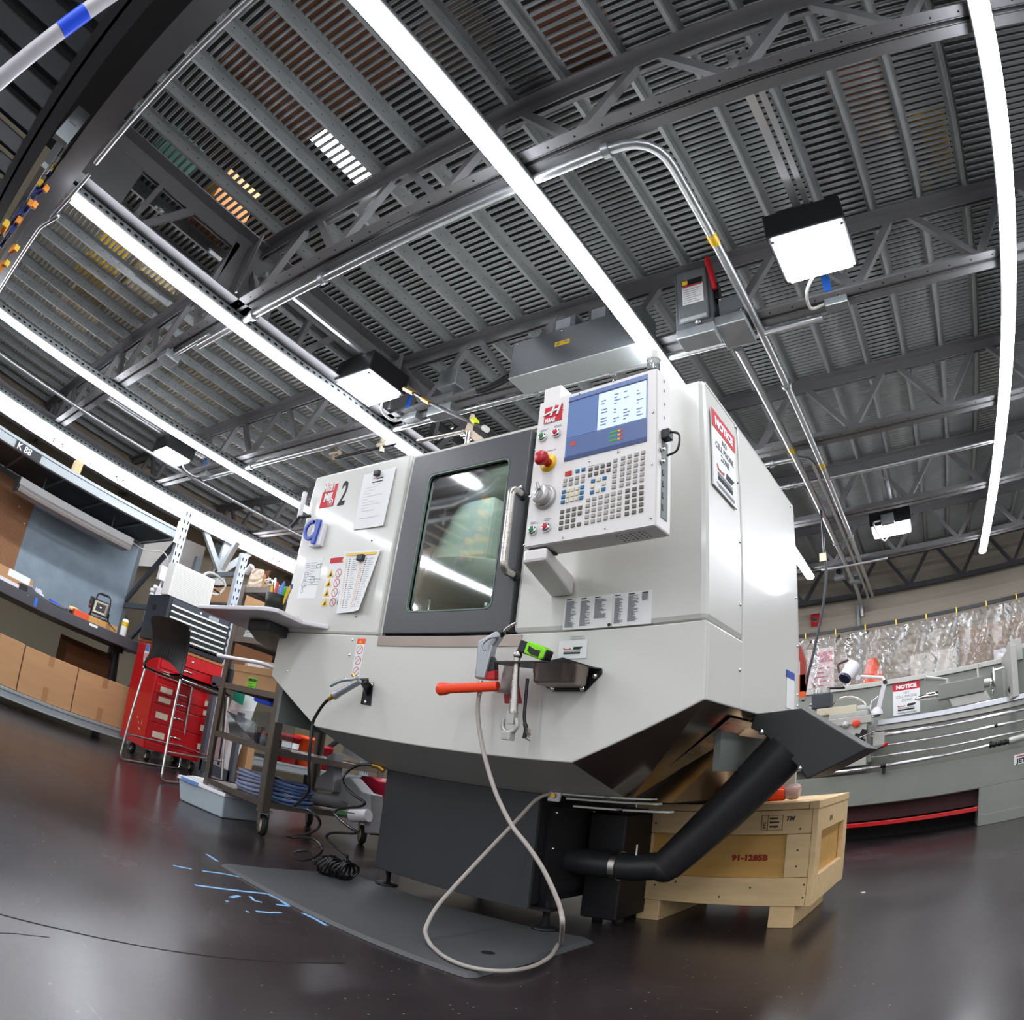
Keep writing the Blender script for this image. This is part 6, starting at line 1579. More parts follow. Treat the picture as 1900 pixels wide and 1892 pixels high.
# dark grey steel stand between stool and cart
yf = 2.80
t = thing('steel_stand', 'dark grey steel frame standing between the stool and cart', 'stand', tuple(aty(380, 1425, yf)))
g = lambda x, y, d=yf: aty(x, y, d)
zb = 0.0
pL, pR = g(402, 1245), g(447, 1290)
xl = g(385, 1330).x; xr = g(428, 1420).x
for xx in (xl, xr): b = MB(); b.box(xx - .03, xx + .03, yf, yf + .03, 0, .80 if xx == xl else .62); b.build('leg', RACKG, t)
for z_ in (.10, ): b = MB(); b.box(xl, xr, yf, yf + .03, z_ - .045, z_ + .045); b.build('cross_rail', RACKG, t)
b = MB(); b.box(xl - .05, xl + .2, yf, yf + .1, .78, .86); b.build('head_plate', RACKG, t)
# white panels and cardboard leaning behind the cart
a, c = aty(402, 1340, 3.0), aty(424, 1420, 3.0)
t = thing('leaning_sheet', 'tall white panel with taped note leaning behind the cart', 'panel', (a.x + .1, 3.0, 0))
b = MB(); b.prism([(a.x - .05, 3.0, .0), (a.x + .30, 3.0, .0), (a.x + .42, 3.10, .93), (a.x + .08, 3.10, .93)], (0, .02, 0)); b.build('panel', PAPER, t)
q = aty(442, 1290, 3.02); b = MB(); b.add([q + V3((-.07, 0, .06)), q + V3((.10, 0, .045)), q + V3((.09, 0, -.07)), q + V3((-.08, 0, -.045))], [(3, 2, 1, 0)]); b.build('teal_note', TEAL, t)
b = MB(); b.tube(smooth_path([aty(418, 1290, 2.98), aty(417, 1320, 2.98), aty(412, 1370, 2.98), aty(405, 1418, 2.98)], 4), .008, 6); b.build('cord', BLACKM, t)
q = aty(415, 1400, 3.08); tag(MB().box(q.x, q.x + .26, 3.13, 3.2, .0, .48).build('leaning_cardboard', CARD, None, org=(q.x + .1, 3.15, 0)), 'brown cardboard piece standing behind the cart, right of the white panel', 'cardboard')

# ================================================================== SECOND RACK BAY along the left wall
r2 = thing('storage_rack', 'grey pallet rack bay behind the cart holding buckets and cartons', 'rack', (XR, 4.0, 0))
upright(r2, XR, 3.19, 0, 2.10, RACKW)
upright(r2, XR, 5.2, 0, 2.10, RACKW)
for y in (3.19, 5.2):
    b = MB(); b.box(-6.36, -6.3, y - .035, y + .035, 0, 2.1); b.build('rear_post', RACKG, r2)
    for p, q in (((-6.3, y, .3), (XR - .06, y, .9)), ((-6.3, y, 1.5), (XR - .06, y, .95)), ((-6.3, y, 1.9), (XR - .06, y, 1.9))): MB().bar(p, q, .03, .045).build('frame_brace', RACKG, r2)
for z0, m in ((.155, RACKL), (.98, RACKG), (1.55, RACKG)):
    b = MB(); b.box(XR - .05, XR, 3.23, 5.16, z0, z0 + .075).box(XR - .06, XR + .006, 3.23, 5.16, z0 + .06, z0 + .08); b.build('beam', m, r2)
    b = MB(); b.box(-6.3, XR - .06, 3.2, 5.2, z0 + .055, z0 + .07); b.build('deck', RACKG, r2)
def bucket(px, py, m, lab, r=.13, h=.30, band=None, yoff=0):
    p = atx(px, py, XR - .16); p = V3((XR - .16, p.y, .226))
    t = thing('bucket', lab, 'bucket', tuple(p))
    b = MB(); b.lathe(p, (0, 0, 1), [(0, 0), (r * .9, 0), (r, h * .9), (r * 1.03, h * .9), (r * 1.03, h * .96), (0, h * .96)], 24); b.build('body', m, t)
    b = MB(); b.lathe(p, (0, 0, 1), [(r * 1.07, h * .93), (r * 1.07, h), (r * .95, h * 1.02), (0, h * 1.02)], 24); b.build('lid', m, t)
    if band:
        b = MB(); b.lathe(p, (0, 0, 1), [(r * .945, h * .28), (r * .99, h * .75)], 24); b.build('label_band', band, t)
    return t, p
t, p = bucket(527, 1392, REDP, 'red bucket with a white lettered label on the low rack shelf', .145, .31, PAPER)
text('Mobil', .05, (p.x + .145, p.y - .01, p.z + .13), (0, 1, 0), (0, 0, 1), INK, t, bold=.001)
bucket(566, 1402, ORANGE2, 'orange bucket between the two red ones on the low rack shelf', .135, .33)
bucket(598, 1406, REDP, 'small plain red bucket right of the orange one on the rack', .10, .27)
for (px, y0, y1, z0, z1, xx, m, lab) in ((0, 3.35, 3.75, 1.62, 1.86, -5.6, CARD, 'tan carton on the upper shelf of the rack behind the cart'), (0, 3.8, 4.3, 1.62, 1.95, -5.75, mat('carton_rust', '#a8622c', .75, 0, .06), 'rust brown carton high on the rack near the channel beam'), (0, 3.3, 3.9, 1.05, 1.30, -5.6, CARDD, 'dark brown carton on the middle shelf of the rack'), (0, 4.0, 4.5, 1.05, 1.35, -5.6, BOXGREY, 'grey carton on the middle shelf of the rack')):
    tag(MB().box(-6.2, xx, y0, y1, z0, z1).build('shelf_carton', m, None, bevel=.004, org=((xx - 6.2) / 2, (y0 + y1) / 2, z0)), lab, 'box')
tag(MB().box(-6.25, -5.9, 2.7, 3.1, 1.63 - .6, 1.63).build('beige_panel', mat('panel_beige', '#a19c91', .6, 0, .02), None, org=(-6.0, 2.9, 1.03)), 'beige sheet metal cabinet between the two rack bays', 'cabinet')
# sheet metal ducts behind the rack post
t = thing('air_duct', 'grey sheet metal duct slanting behind the rack post', 'duct', (-6.6, 3.2, 1.9))
b = MB(); b.prism([(-6.55, 2.55, 1.75), (-6.55, 3.35, 2.05), (-6.55, 3.35, 2.30), (-6.55, 2.55, 2.25)], (-.3, 0, 0)); b.build('duct_body', mat('duct_grey', '#b3b0aa', .45, .2, .04), t)
t = thing('hose_loop', 'black and white hoses looped over the rack behind the column', 'hose', (-5.7, 3.2, 1.75))
b = MB(); c = V3((-5.75, 3.12, 1.78)); b.tube([c + V3((.02 * sin(3 * a), .14 * cos(a), .10 * sin(a))) for a in [2 * pi * i / 20 for i in range(21)]], .014, 8); b.build('white_loop', BULB, t)
b = MB(); b.tube(smooth_path([c + V3((0, -.35, -.06)), c + V3((0, -.2, .02)), c + V3((.02, 0, -.02)), c + V3((0, .2, .06))], 5), .012, 8).tube(smooth_path([c + V3((.03, -.4, 0)), c + V3((.02, -.25, -.08)), c + V3((0, -.1, -.03)), c + V3((0, .1, -.06))], 5), .010, 8); b.build('black_cables', BLACKM, t)
# ================================================================== CRATE AND WHAT LIES ON IT
ca_ = radians(-3.2)
CO = V3((-0.355, 2.335, 0))
def CT(x, y, z): return CO + V3((x * cos(ca_) - y * sin(ca_), x * sin(ca_) + y * cos(ca_), z))
crate = thing('wooden_crate', 'pine shipping crate on runners behind the black chute tube', 'crate', tuple(CT(-.34, .3, 0)))
def cr(name, m, *bx, bevel=.002):
    for q in bx:
        b = MB(); b.box(*q, T=CT); b.build(name, m, crate, bevel=bevel)
W0_, D0_ = .685, .60
cr('top_board', WOOD, (-W0_, -.035, -.004, .022, .452, .478), (-W0_ + .01, -.04, .09, .19, .452, .476), (-W0_ + .01, -.04, .20, .30, .452, .477), (-W0_ + .01, -.04, .31, .41, .452, .476), (-W0_ + .01, -.04, .42, .52, .452, .477), (-W0_, -.035, .53, D0_, .452, .478), (-W0_ + .01, -.04, .022, .085, .452, .476), (-.034, .004, -.004, D0_, .450, .479))
cr('rail_board', WOOD, (-W0_, -.022, 0, .020, .362, .450), (-W0_, -.022, -.002, .020, .088, .196), (-W0_, -.024, D0_ - .02, D0_, .362, .450), (-W0_, -.024, D0_ - .02, D0_, .088, .196))
cr('stile_board', WOOD, (-.108, -.022, .002, .020, .198, .360), (-W0_, -W0_ + .075, .002, .020, .198, .360))
cr('front_panel', WOODP, (-W0_ + .01, -.03, .0205, .030, .10, .45), bevel=0)
cr('end_board', WOOD, (-.021, 0, -.002, .075, .086, .450), (-.021, 0, D0_ - .075, D0_, .086, .450), (-.021, 0, .0755, D0_ - .0755, .362, .449), (-.021, 0, .0755, D0_ - .0755, .088, .196))
cr('end_panel', WOODP, (-.034, -.022, .03, D0_ - .03, .09, .45), bevel=0)
cr('back_panel', WOODP, (-W0_ + .01, -.03, D0_ - .03, D0_ - .021, .10, .45), (-W0_ + .0, -W0_ + .012, .03, D0_ - .03, .09, .45), bevel=0)
cr('runner', WOOD, (-.145, -.055, .005, D0_ - .1, 0, .0865), (-W0_ + .04, -W0_ + .13, .005, D0_ - .1, 0, .0865), bevel=.003)
text('91-1285B', .030, CT(-.305, .020, .262), CT(1, 0, 0) - CT(0, 0, 0), (0, 0, 1), mat('stencil_red', '#8e2a1a', .7, 0, .2, 90), crate, 'stencil_lettering', sx=1.12, bold=.0018)
fx = CT(1, 0, 0) - CT(0, 0, 0); fy = CT(0, 1, 0) - CT(0, 0, 0)
STM = mat('stamp_ink', '#4a3f33', .8, 0, .2, 90)
o = CT(-.20, -.0015, .378)
b = MB()
for p, q in (((0, 0), (.075, 0)), ((0, .055), (.075, .055)), ((0, 0), (0, .055)), ((.075, 0), (.075, .055)), ((.022, 0), (.022, .055)), ((.022, .028), (.022, .029))): b.bar(o + fx * p[0] + V3((0, 0, p[1])), o + fx * q[0] + V3((0, 0, q[1])), .0012, .0015)
b.build('grade_stamp', STM, crate)
plines(o + fx * .028, fx, .04, [.040, .026, .010], STM, 'printed_lines', crate, .007, 3, .7)
text('IPPC', .014, o + fx * .015 + V3((0, 0, .006)), (0, 0, 1), -fx, STM, crate, bold=.0003)
text('TM', .022, o + fx * .085 + V3((0, 0, .034)), fx, (0, 0, 1), STM, crate, shear=.3, bold=.001)
text('RM1', .03, CT(.0012, .20, .388), fy, (0, 0, 1), STM, crate, shear=.25)
for i, (x, z) in enumerate(((-.60, .40), (-.15, .45 - .06), (-.58, .15), (-.33, .12), (-.06, .38), (-.065, .30), (-.065, .24), (-.03, .17), (-.03, .12), (-.5, .17), (-.22, .16))):
    b = MB(); q = CT(x, -.0026 if z < .2 or z > .36 else .0015, z); b.lathe(q, -fy, [(.004, 0), (.004, .0005), (0, .0005)], 8); b.build('nail_knot', STM, crate)
t = thing('red_case', 'small dark red steel case standing on the crate behind the tube', 'case', tuple(CT(-.47, .2, .479)))
b = MB(); b.box(-.51, -.37, .15, .30, .479, .612, T=CT); b.build('case', mat('case_wine', '#6e0d1c', .4, 0, .05), t, bevel=.003)
b = MB(); b.box(-.475, -.43, .1485, .15, .52, .55, T=CT); b.build('opening', DEEP, t)
b = MB(); b.box(-.45, -.40, .18, .22, .612, .634, T=CT); b.cyl(CT(-.46, .2, .612), CT(-.46, .2, .65), .006, 8); b.build('knob_block', BLACKM, t)
t = thing('orange_bottle', 'translucent bottle with orange contents lying on the crate edge', 'bottle', tuple(CT(-.2, .12, .48)))
b = MB(); b.tube([CT(-.27, .10, .507), CT(-.255, .10, .507), CT(-.16, .11, .509), CT(-.15, .11, .509)], .028, 14, None, True, [.018, .027, .027, .022]); b.build('contents', mat('contents_orange', '#ff4a14', .3, 0, 0), t)
b = MB(); b.tube([CT(-.149, .111, .512), CT(-.135, .112, .513), CT(-.105, .114, .514), CT(-.098, .114, .513)], .028, 14, None, True, [.025, .030, .030, .022]); b.build('bottle_end', mat('frost_pink', '#e8c3bd', .25, 0, 0, trans=.4), t)
# scraps on the crate's left
tag(MB().box(-.60, -.53, .12, .2, .479, .50, T=CT).build('steel_offcut', STEEL, None, bevel=.003, org=tuple(CT(-.56, .15, .479))), 'small shiny steel offcut at the left end of the crate top', 'offcut')
# black filler box added to keep the gap beside the pedestal dark
t = thing('dark_filler', 'black filler box added to darken the gap between mill pedestal and crate', 'filler', tuple(ml(-.95, 2.6, 0)))
b = MB(); mbox(b, -1.19, -1.05, 2.12, 2.95, .03, .44); b.build('filler', mat('filler_black', '#0f0f11', .5, .1, .1), t, bevel=.006)
for q in ((-1.16, 2.2), (-1.08, 2.2), (-1.16, 2.9), (-1.08, 2.9)): b = MB(); b.lathe(ml(q[0], q[1], 0), (0, 0, 1), [(0, 0), (.02, 0), (.02, .03), (0, .03)], 10); b.build('foot', RUBBER, t)
b = MB(); mbox(b, -1.17, -1.07, 2.2, 2.6, .44, .455); b.build('lid', BLACK, t)

# ================================================================== LATHE along the back wall
LY = 5.10
lathe = thing('engine_lathe', 'long grey engine lathe along the back wall at right', 'lathe', (1.0, 5.5, 0))
def lb(name, m, *bx, bevel=.004, parent=None):
    b = MB()
    for q in bx: b.box(*q)
    return b.build(name, m, parent or lathe, bevel=bevel)
XE = 3.4
lb('stand', LATHE, (.43, XE, LY, LY + .7, 0, .292)); lb('stand_skirt', LATHE, (.436, XE, LY - .012, LY, .0, .085))
lb('stand', LATHE, (-2.8, -2.0, LY, LY + .7, 0, .292))
lb('chip_pan', LATHE, (-2.8, XE, LY, LY + .02, .292, .535), (-2.8, XE, LY + .02, LY + .75, .285, .30), (-2.8, XE, LY + .73, LY + .75, .3, .535))
lb('pan_liner', mat('liner_tan', '#8f8872', .6, 0, .1), (-2.8, XE, LY + .02, LY + .73, .5, .515), bevel=0)
lb('foot_brake', RED, (-2.0, .428, LY + .02, LY + .05, .118, .152)); lb('kick_panel', mat('kick_dark', '#3a1417', .6, 0, .05), (-2.0, .43, LY + .10, LY + .12, .16, .292), bevel=0)
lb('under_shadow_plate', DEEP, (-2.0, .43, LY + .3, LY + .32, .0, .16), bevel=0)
lb('bed', LATHE, (-2.8, XE, LY + .24, LY + .60, .5, .86))
lb('bed_way', mat('way_steel', '#cfd0d6', .15, .9, .04), (-.37, XE, LY + .20, LY + .24, .905, .950), (-.37, XE, LY + .5, LY + .56, .90, .94)); lb('bed_rail', LATHEL, (-2.8, XE, LY + .22, LY + .62, .86, .905))
lb('rack_strip', mat('strip_ivory', '#aba48d', .5, .2, .06), (-.37, .35, LY + .225, LY + .24, .872, .886), bevel=0)
def rod(name, z, r, y=LY + .04, x0=-.4, x1=XE, m=None): b = MB(); b.cyl((x0, y, z), (x1, y, z), r, 12); return b.build(name, m or mat('rod_steel', '#d2cfd0', .18, .95, .04), lathe)
rod('lead_screw', .815, .015); rod('feed_rod', .735, .014); rod('control_rod', .655, .010, LY + .05)
b = MB(); p0, p1 = aty(1535, 1434, LY - .03), aty(1835, 1382, LY - .03); b.cyl(p0, p1, .014, 12); b.build('drag_bar', mat('rod_steel', '#d2cfd0'), lathe)
b = MB(); p2 = aty(1872, 1374, LY - .03); b.tube([p1.lerp(p2, i / 16) for i in range(17)], .02, 12, None, True, [.018 + .005 * (i % 4 < 2) for i in range(17)]); b.build('bar_grip', BLACKM, lathe)
b = MB(); p3 = aty(1900, 1366, LY - .03); b.cyl(p2, p3, .028, 14); b.build('bar_end', LATHEL, lathe)
b = MB(); q = aty(1639, 1419, LY - .03); b.cyl(q - V3((.02, 0, 0)), q + V3((.02, 0, 0)), .022, 12).box(q.x - .01, q.x + .015, LY - .04, LY + .02, q.z - .06, q.z - .01); b.build('bar_clamp', BLACKM, lathe)
for x, y in ((1838, 1377), (1848, 1345)): b = MB(); b.ball(aty(x, y, LY - .0), .016, None, 10); b.build('knob', BLACKM, lathe)
# badge
a, c = aty(1881, 1419, LY), aty(1900, 1401, LY)
lb('badge', PAPER, (a.x, a.x + .20, LY - .004, LY, a.z, c.z + .02), bevel=.002)
b = MB(); b.box(a.x + .02, a.x + .2, LY - .0052, LY - .004, a.z + .055, a.z + .064); b.build('badge_stripe', INKR, lathe)
text('JET', .046, (a.x + .022, LY - .0042, a.z + .012), (1, 0, 0), (0, 0, 1), INK, lathe, sx=1.2, bold=.002)
# carriage: apron, slides, tool post
AP = LY + .0
b = MB(); b.box(-1.05, -.435, AP, AP + .24, .60, .93); b.build('apron', LATHEL, lathe, bevel=.006)
lb('apron_end', LATHE, (-.435, -.40, AP + .03, AP + .24, .62, .90)); lb('thread_dial', LATHEL, (-.385, -.30, AP - .01, AP + .06, .72, .84))
lb('dial_cap', LATHE, (-.388, -.297, AP - .012, AP + .062, .72, .745))
b = MB(); q = aty(1595, 1367, AP); b.lathe((q.x, AP, q.z), (0, -1, 0), [(.028, 0), (.028, .012), (.0, .014)], 16); b.build('lever_hub', BLACKM, lathe)
b = MB()
for x, y in ((1602, 1358), (1598, 1375), (1590, 1366)): p = aty(x, y, AP - .001); b.prism([p + V3((-.03, 0, -.01)), p + V3((.02, 0, -.03)), p + V3((.035, 0, .015)), p + V3((-.01, 0, .03))], (0, .001, 0))
b.build('index_plate', BLACKM, lathe)
b = MB(); p0, p1 = aty(1596, 1367, AP - .03), aty(1628, 1354, AP - .06); b.tube([p0, p1], .008, 8, None, True, [.006, .011]); b.build('lever', CHROME, lathe)
b = MB(); b.tube([aty(1622, 1392, AP - .02), aty(1640, 1382, AP - .05)], .006, 8); b.build('lever_stem', BLACKM, lathe); b = MB(); b.tube([aty(1638, 1384, AP - .05), aty(1647, 1377, AP - .055)], .012, 10); b.build('red_knob', REDP, lathe)
b = MB(); q = aty(1589, 1341, AP - .005); b.lathe((q.x, AP - .01, q.z), (0, -1, 0), [(.030, 0), (.030, .02), (.02, .026), (0, .026)], 16); b.build('stop_button', mat('stop_red', '#e0452b', .4), lathe)
lb('switch_box', LATHEL, (-.72, -.40, AP - .01, AP + .06, .925, .985)); b = MB(); q = aty(1569, 1344, AP); b.lathe((q.x, AP - .01, q.z), (0, -1, 0), [(.026, 0), (.026, .014), (0, .018)], 14); b.build('switch_knob', LATHEL, lathe)
TAN = mat('slide_ivory', '#c9c0a6', .45, .1, .06)
q = aty(1518, 1325, LY + .15); lb('cross_slide', TAN, (q.x, q.x + .31, LY + .08, LY + .30, 1.03, 1.085)); lb('compound_slide', LATHEL, (q.x + .10, q.x + .40, LY + .06, LY + .32, .99, 1.03)); lb('saddle', LATHEL, (q.x, q.x + .42, LY + .02, LY + .4, .93, .985))
b = MB(); b.cyl((q.x + .31, LY + .18, 1.05), (q.x + .38, LY + .18, 1.05), .034, 16).cyl((q.x + .38, LY + .18, 1.05), (q.x + .41, LY + .18, 1.05), .02, 12); b.build('slide_dial', LATHEL, lathe)
b = MB(); hx = q.x + .41; b.tube(smooth_path([(hx, LY + .18, 1.05), (hx + .015, LY + .18, 1.10), (hx + .05, LY + .17, 1.12), (hx + .09, LY + .15, 1.145)]), .009, 8).tube(smooth_path([(hx, LY + .18, 1.05), (hx + .012, LY + .18, .99), (hx + .04, LY + .17, .975), (hx + .08, LY + .15, .98)]), .009, 8); b.build('ball_crank', CHROME, lathe)
q2 = aty(1508, 1320, LY + .15); lb('tool_post', mat('post_slate', '#3f4347', .4, .2), (q2.x, q2.x + .15, LY + .08, LY + .25, 1.085, 1.21), bevel=.01)
b = MB(); b.cyl((q2.x + .10, LY + .16, 1.21), (q2.x + .10, LY + .16, 1.25), .04, 14); b.build('post_cap', LATHEL, lathe)
b = MB(); b.tube([(q2.x + .11, LY + .16, 1.25), aty(1564, 1275, LY + .10), aty(1567, 1273, LY + .10)], .012, 8, None, True, [.009, .011, .016]); b.build('clamp_lever', BLACKM, lathe)
b = MB(); b.cyl((q2.x + .03, LY + .1, 1.21), (q2.x + .03, LY + .1, 1.24), .016, 8).cyl((q2.x - .02, LY + .1, 1.12), (q2.x + .0, LY + .1, 1.12), .02, 8); b.build('post_screw', CHROME, lathe)
b = MB(); b.tube(smooth_path([aty(x, y, LY + .2) for x, y in ((1543, 1313), (1555, 1298), (1572, 1292), (1593, 1296), (1608, 1310), (1613, 1334))], 5), .010, 8); b.build('coolant_hose', STEEL, lathe)
# tailstock
TY = LY + .24
a, c = aty(1742, 1290, TY), aty(1827, 1262, TY)
b = MB(); b.box(.125, .50, TY, TY + .16, 1.035, 1.155); b.build('tailstock_body', LATHE, lathe, bevel=.006)
b = MB(); b.prism([(.20, TY + .02, 1.035), (.52, TY + .02, 1.035), (.56, TY + .02, .955), (.24, TY + .02, .955)], (0, .2, 0)); b.build('tailstock_base', LATHEL, lathe, bevel=.006)
b = MB(); b.tube([(.125, TY + .08, 1.085), (.04, TY + .08, 1.085), (.02, TY + .08, 1.085), (-.03, TY + .08, 1.08), (-.08, TY + .08, 1.078)], .03, 16, None, True, [.032, .032, .026, .022, .004]); b.build('quill', CHROME, lathe)
b = MB(); b.cyl((.50, TY + .08, 1.10), (.55, TY + .08, 1.10), .035, 16); b.build('wheel_hub', LATHEL, lathe)
b = MB(); c = V3((.585, TY + .08, 1.10)); b.tube([c + V3((0, .085 * cos(a_), .105 * sin(a_))) for a_ in [2 * pi * i / 24 for i in range(25)]], .013, 8).bar(c + V3((0, 0, -.1)), c + V3((0, 0, .1)), .03, .012).cyl(c + V3((-.03, 0, 0)), c + V3((.01, 0, 0)), .03, 12); b.build('hand_wheel', CHROME, lathe)
b = MB(); b.cyl(c + V3((0, 0, .085)), c + V3((.10, -.0, .09)), .011, 8); b.build('wheel_handle', CHROME, lathe)
b = MB(); b.tube([(.46, TY + .05, 1.15), (.455, TY + .05, 1.26)], .011, 8).cyl((.20, TY + .03, 1.155), (.20, TY + .03, 1.19), .018, 10).tube([(.20, TY + .03, 1.185), (.02, TY - .02, 1.225)], .014, 8, None, True, [.010, .020]); b.build('clamp_lever', LATHEL, lathe)
# work lamp
lm_ = thing('machine_lamp', 'white jointed work lamp with cylindrical head on the lathe carriage', 'lamp', (-.35, LY + .1, .98))
PYL = LY + .12
E1, E2, E3 = aty(1627, 1330, PYL), aty(1642, 1264, PYL), aty(1640, 1262, PYL)
b = MB(); b.lathe((E1.x, PYL, .985), (0, 0, 1), [(.05, 0), (.045, .03), (.02, .06), (0, .06)], 14); b.build('foot', LAM, lm_)
b = MB(); b.bar(aty(1628, 1322, PYL), aty(1641, 1266, PYL), .035, .03, None, (0, 1, 0)); b.build('lower_arm', LAM, lm_)
b = MB(); b.tube([aty(1641, 1263, PYL), aty(1637, 1256, PYL), aty(1597, 1254, PYL)], .014, 8); b.build('upper_arm', LAM, lm_)
for x, y in ((1627, 1319), (1642, 1264)): b = MB(); q = aty(x, y, PYL - .02); b.cyl(q, q + V3((0, .05, 0)), .018, 12); b.build('joint', BLACKM, lm_)
b = MB(); q = aty(1592, 1256, PYL - .02); b.cyl(q, q + V3((0, .04, 0)), .022, 12); b.build('joint', LAM, lm_)
h0, h1 = aty(1569, 1255, PYL - .05), aty(1584, 1232, PYL + .02)
b = MB(); b.tube([h0, h0.lerp(h1, .3), h1], .06, 20, None, True, [.052, .055, .055]); b.build('lamp_head', LAM, lm_)
b = MB(); d = (h0 - h1).normalized(); b.tube([h0, h0 + d * .022], .05, 20); b.build('lamp_rim', mat('rim_navy', '#23243f', .3), lm_)
b = MB(); b.tube(arc_path([h0.lerp(h1, .1) + V3((-.055, -.02, .03)), h0.lerp(h1, .4) + V3((-.085, -.02, .07)), h1 + V3((-.04, -.02, .04))], .02), .009, 8); b.build('head_handle', mat('handle_dark', '#3a1a22', .5), lm_)
# splash guard, sign on it
lb('splash_guard', LATHE, (-2.8, .72, LY + .65, LY + .67, .90, 1.27)); lb('splash_edge', LATHEL, (-2.8, .72, LY + .63, LY + .68, 1.27, 1.312))
lb('splash_end', LATHEL, (.70, .75, LY + .0, LY + .66, .92, 1.31))
q0, q1 = aty(1870, 1210, LY + .3), aty(1880, 1305, LY + .3)
lb('end_casting', LATHEL, (.735, .83, LY + .2, LY + .5, 1.21, 1.38)); lb('end_casting', LATHE, (.78, .86, LY + .22, LY + .55, .95, 1.30)); b = MB(); q = aty(1878, 1277, LY + .18); b.lathe(q, (0, -1, 0), [(.035, 0), (.035, .02), (.02, .025), (0, .025)], 14); b.build('black_knob', BLACKM, lathe)
SY = LY + .646
qs = [aty(x, y, SY) for x, y in ((1657, 1268), (1706, 1261), (1707, 1319), (1657, 1328))]
xa, xb_ = (qs[0].x + qs[3].x) / 2, (qs[1].x + qs[2].x) / 2; za, zb_ = (qs[0].z + qs[1].z) / 2, (qs[2].z + qs[3].z) / 2
notice_sign([V3((xa, SY, za)), V3((xb_, SY, za)), V3((xb_, SY, zb_)), V3((xa, SY, zb_))], 'red and white notice sign on the lathe splash guard')

# ================================================================== CLEAR CURTAIN and what hangs behind it
CYP = 5.95
rl = thing('curtain_rail', 'black rail holding the clear plastic curtain above the lathe', 'rail', (0, CYP, 1.85))
zc_ = (aty(1480, 1180, CYP).z + aty(1900, 1102, CYP).z) / 2
b = MB(); b.box(-3.0, 3.0, CYP - .015, CYP + .015, zc_ - .015, zc_ + .015); b.build('bar', BLACK, rl)
for x in (-2.6, 2.6): b = MB(); b.box(x - .02, x + .02, CYP, 7.5, zc_ - .02, zc_ + .02); b.build('wall_arm', BLACK, rl)
hooks = [aty(x, y, CYP).x for x, y in ((1495, 1184), (1551, 1177), (1606, 1168), (1663, 1158), (1719, 1148), (1775, 1136), (1830, 1123), (1886, 1110))]
step = (hooks[-1] - hooks[0]) / 7
hooks = [hooks[0] - step * 3, hooks[0] - step * 2, hooks[0] - step] + hooks + [hooks[-1] + step * k for k in (1, 2, 3)]
cu_t = thing('plastic_curtain', 'clear crinkled plastic curtain hanging from the black rail behind the lathe', 'curtain', (0, CYP, .9))
def film_mat():
    m = bpy.data.materials.new('curtain_film'); m.use_nodes = True; nt = m.node_tree; nt.nodes.clear(); N = nt.nodes.new; L = nt.links.new
    out = N('ShaderNodeOutputMaterial'); mixs = N('ShaderNodeMixShader'); tr = N('ShaderNodeBsdfTransparent'); gl = N('ShaderNodeBsdfGlossy'); df = N('ShaderNodeBsdfTranslucent'); m2 = N('ShaderNodeMixShader')
    tr.inputs[0].default_value = (.95, .95, .94, 1); gl.inputs[1].default_value = .14; df.inputs[0].default_value = (.86, .85, .83, 1)
    fr = N('ShaderNodeFresnel'); fr.inputs[0].default_value = 1.45
    tc = N('ShaderNodeTexCoord'); n = N('ShaderNodeTexNoise'); n.inputs['Scale'].default_value = 9; n.inputs['Detail'].default_value = 4
    L(tc.outputs['Object'], n.inputs['Vector']); bp = N('ShaderNodeBump'); bp.inputs['Strength'].default_value = .8; bp.inputs['Distance'].default_value = .03
    L(n.outputs['Fac'], bp.inputs['Height']); L(bp.outputs[0], gl.inputs['Normal']); L(bp.outputs[0], fr.inputs['Normal'])
    m2.inputs[0].default_value = .22; L(tr.outputs[0], m2.inputs[1]); L(df.outputs[0], m2.inputs[2])
    ad = N('ShaderNodeMath'); ad.operation = 'MULTIPLY_ADD'; ad.inputs[1].default_value = 1.6; ad.inputs[2].default_value = .06; ad.use_clamp = True
    L(fr.outputs[0], ad.inputs[0]); L(ad.outputs[0], mixs.inputs[0]); L(m2.outputs[0], mixs.inputs[1]); L(gl.outputs[0], mixs.inputs[2]); L(mixs.outputs[0], out.inputs[0])
    return m
x0c, x1c = hooks[0], hooks[-1]
rc = random.Random(21); ph = [rc.random() * 6 for _ in range(8)]
def curt(u, v):
    x = x0c + (x1c - x0c) * u
    k = (x - x0c) / step; f = k - math.floor(k)
    sag = .028 * (1 - (2 * f - 1) ** 2)
    z = zc_ - .02 - sag * (1 - v) - v * .95
    fold = .030 * cos(2 * pi * f) * (1 - .6 * v) + .018 * sin(x * 17 + ph[0]) * v + .010 * sin(x * 41 + ph[1] + v * 3)
    cr_ = .010 * sin(x * 60 + v * 25 + ph[2]) * sin(x * 11 + ph[3] + v * 7) + .006 * sin((x - v * .8) * 90)
    return V3((x, CYP + fold + cr_, z))
b = MB(); b.grid(curt, 260, 40); b.build('film', film_mat(), cu_t)
for hx in hooks[2:12]:
    b = MB(); b.tube([(hx, CYP - .016, zc_ - .03), (hx, CYP - .02, zc_ + .0), (hx, CYP, zc_ + .02)], .006, 6); b.build('hook', YELLOW, cu_t)
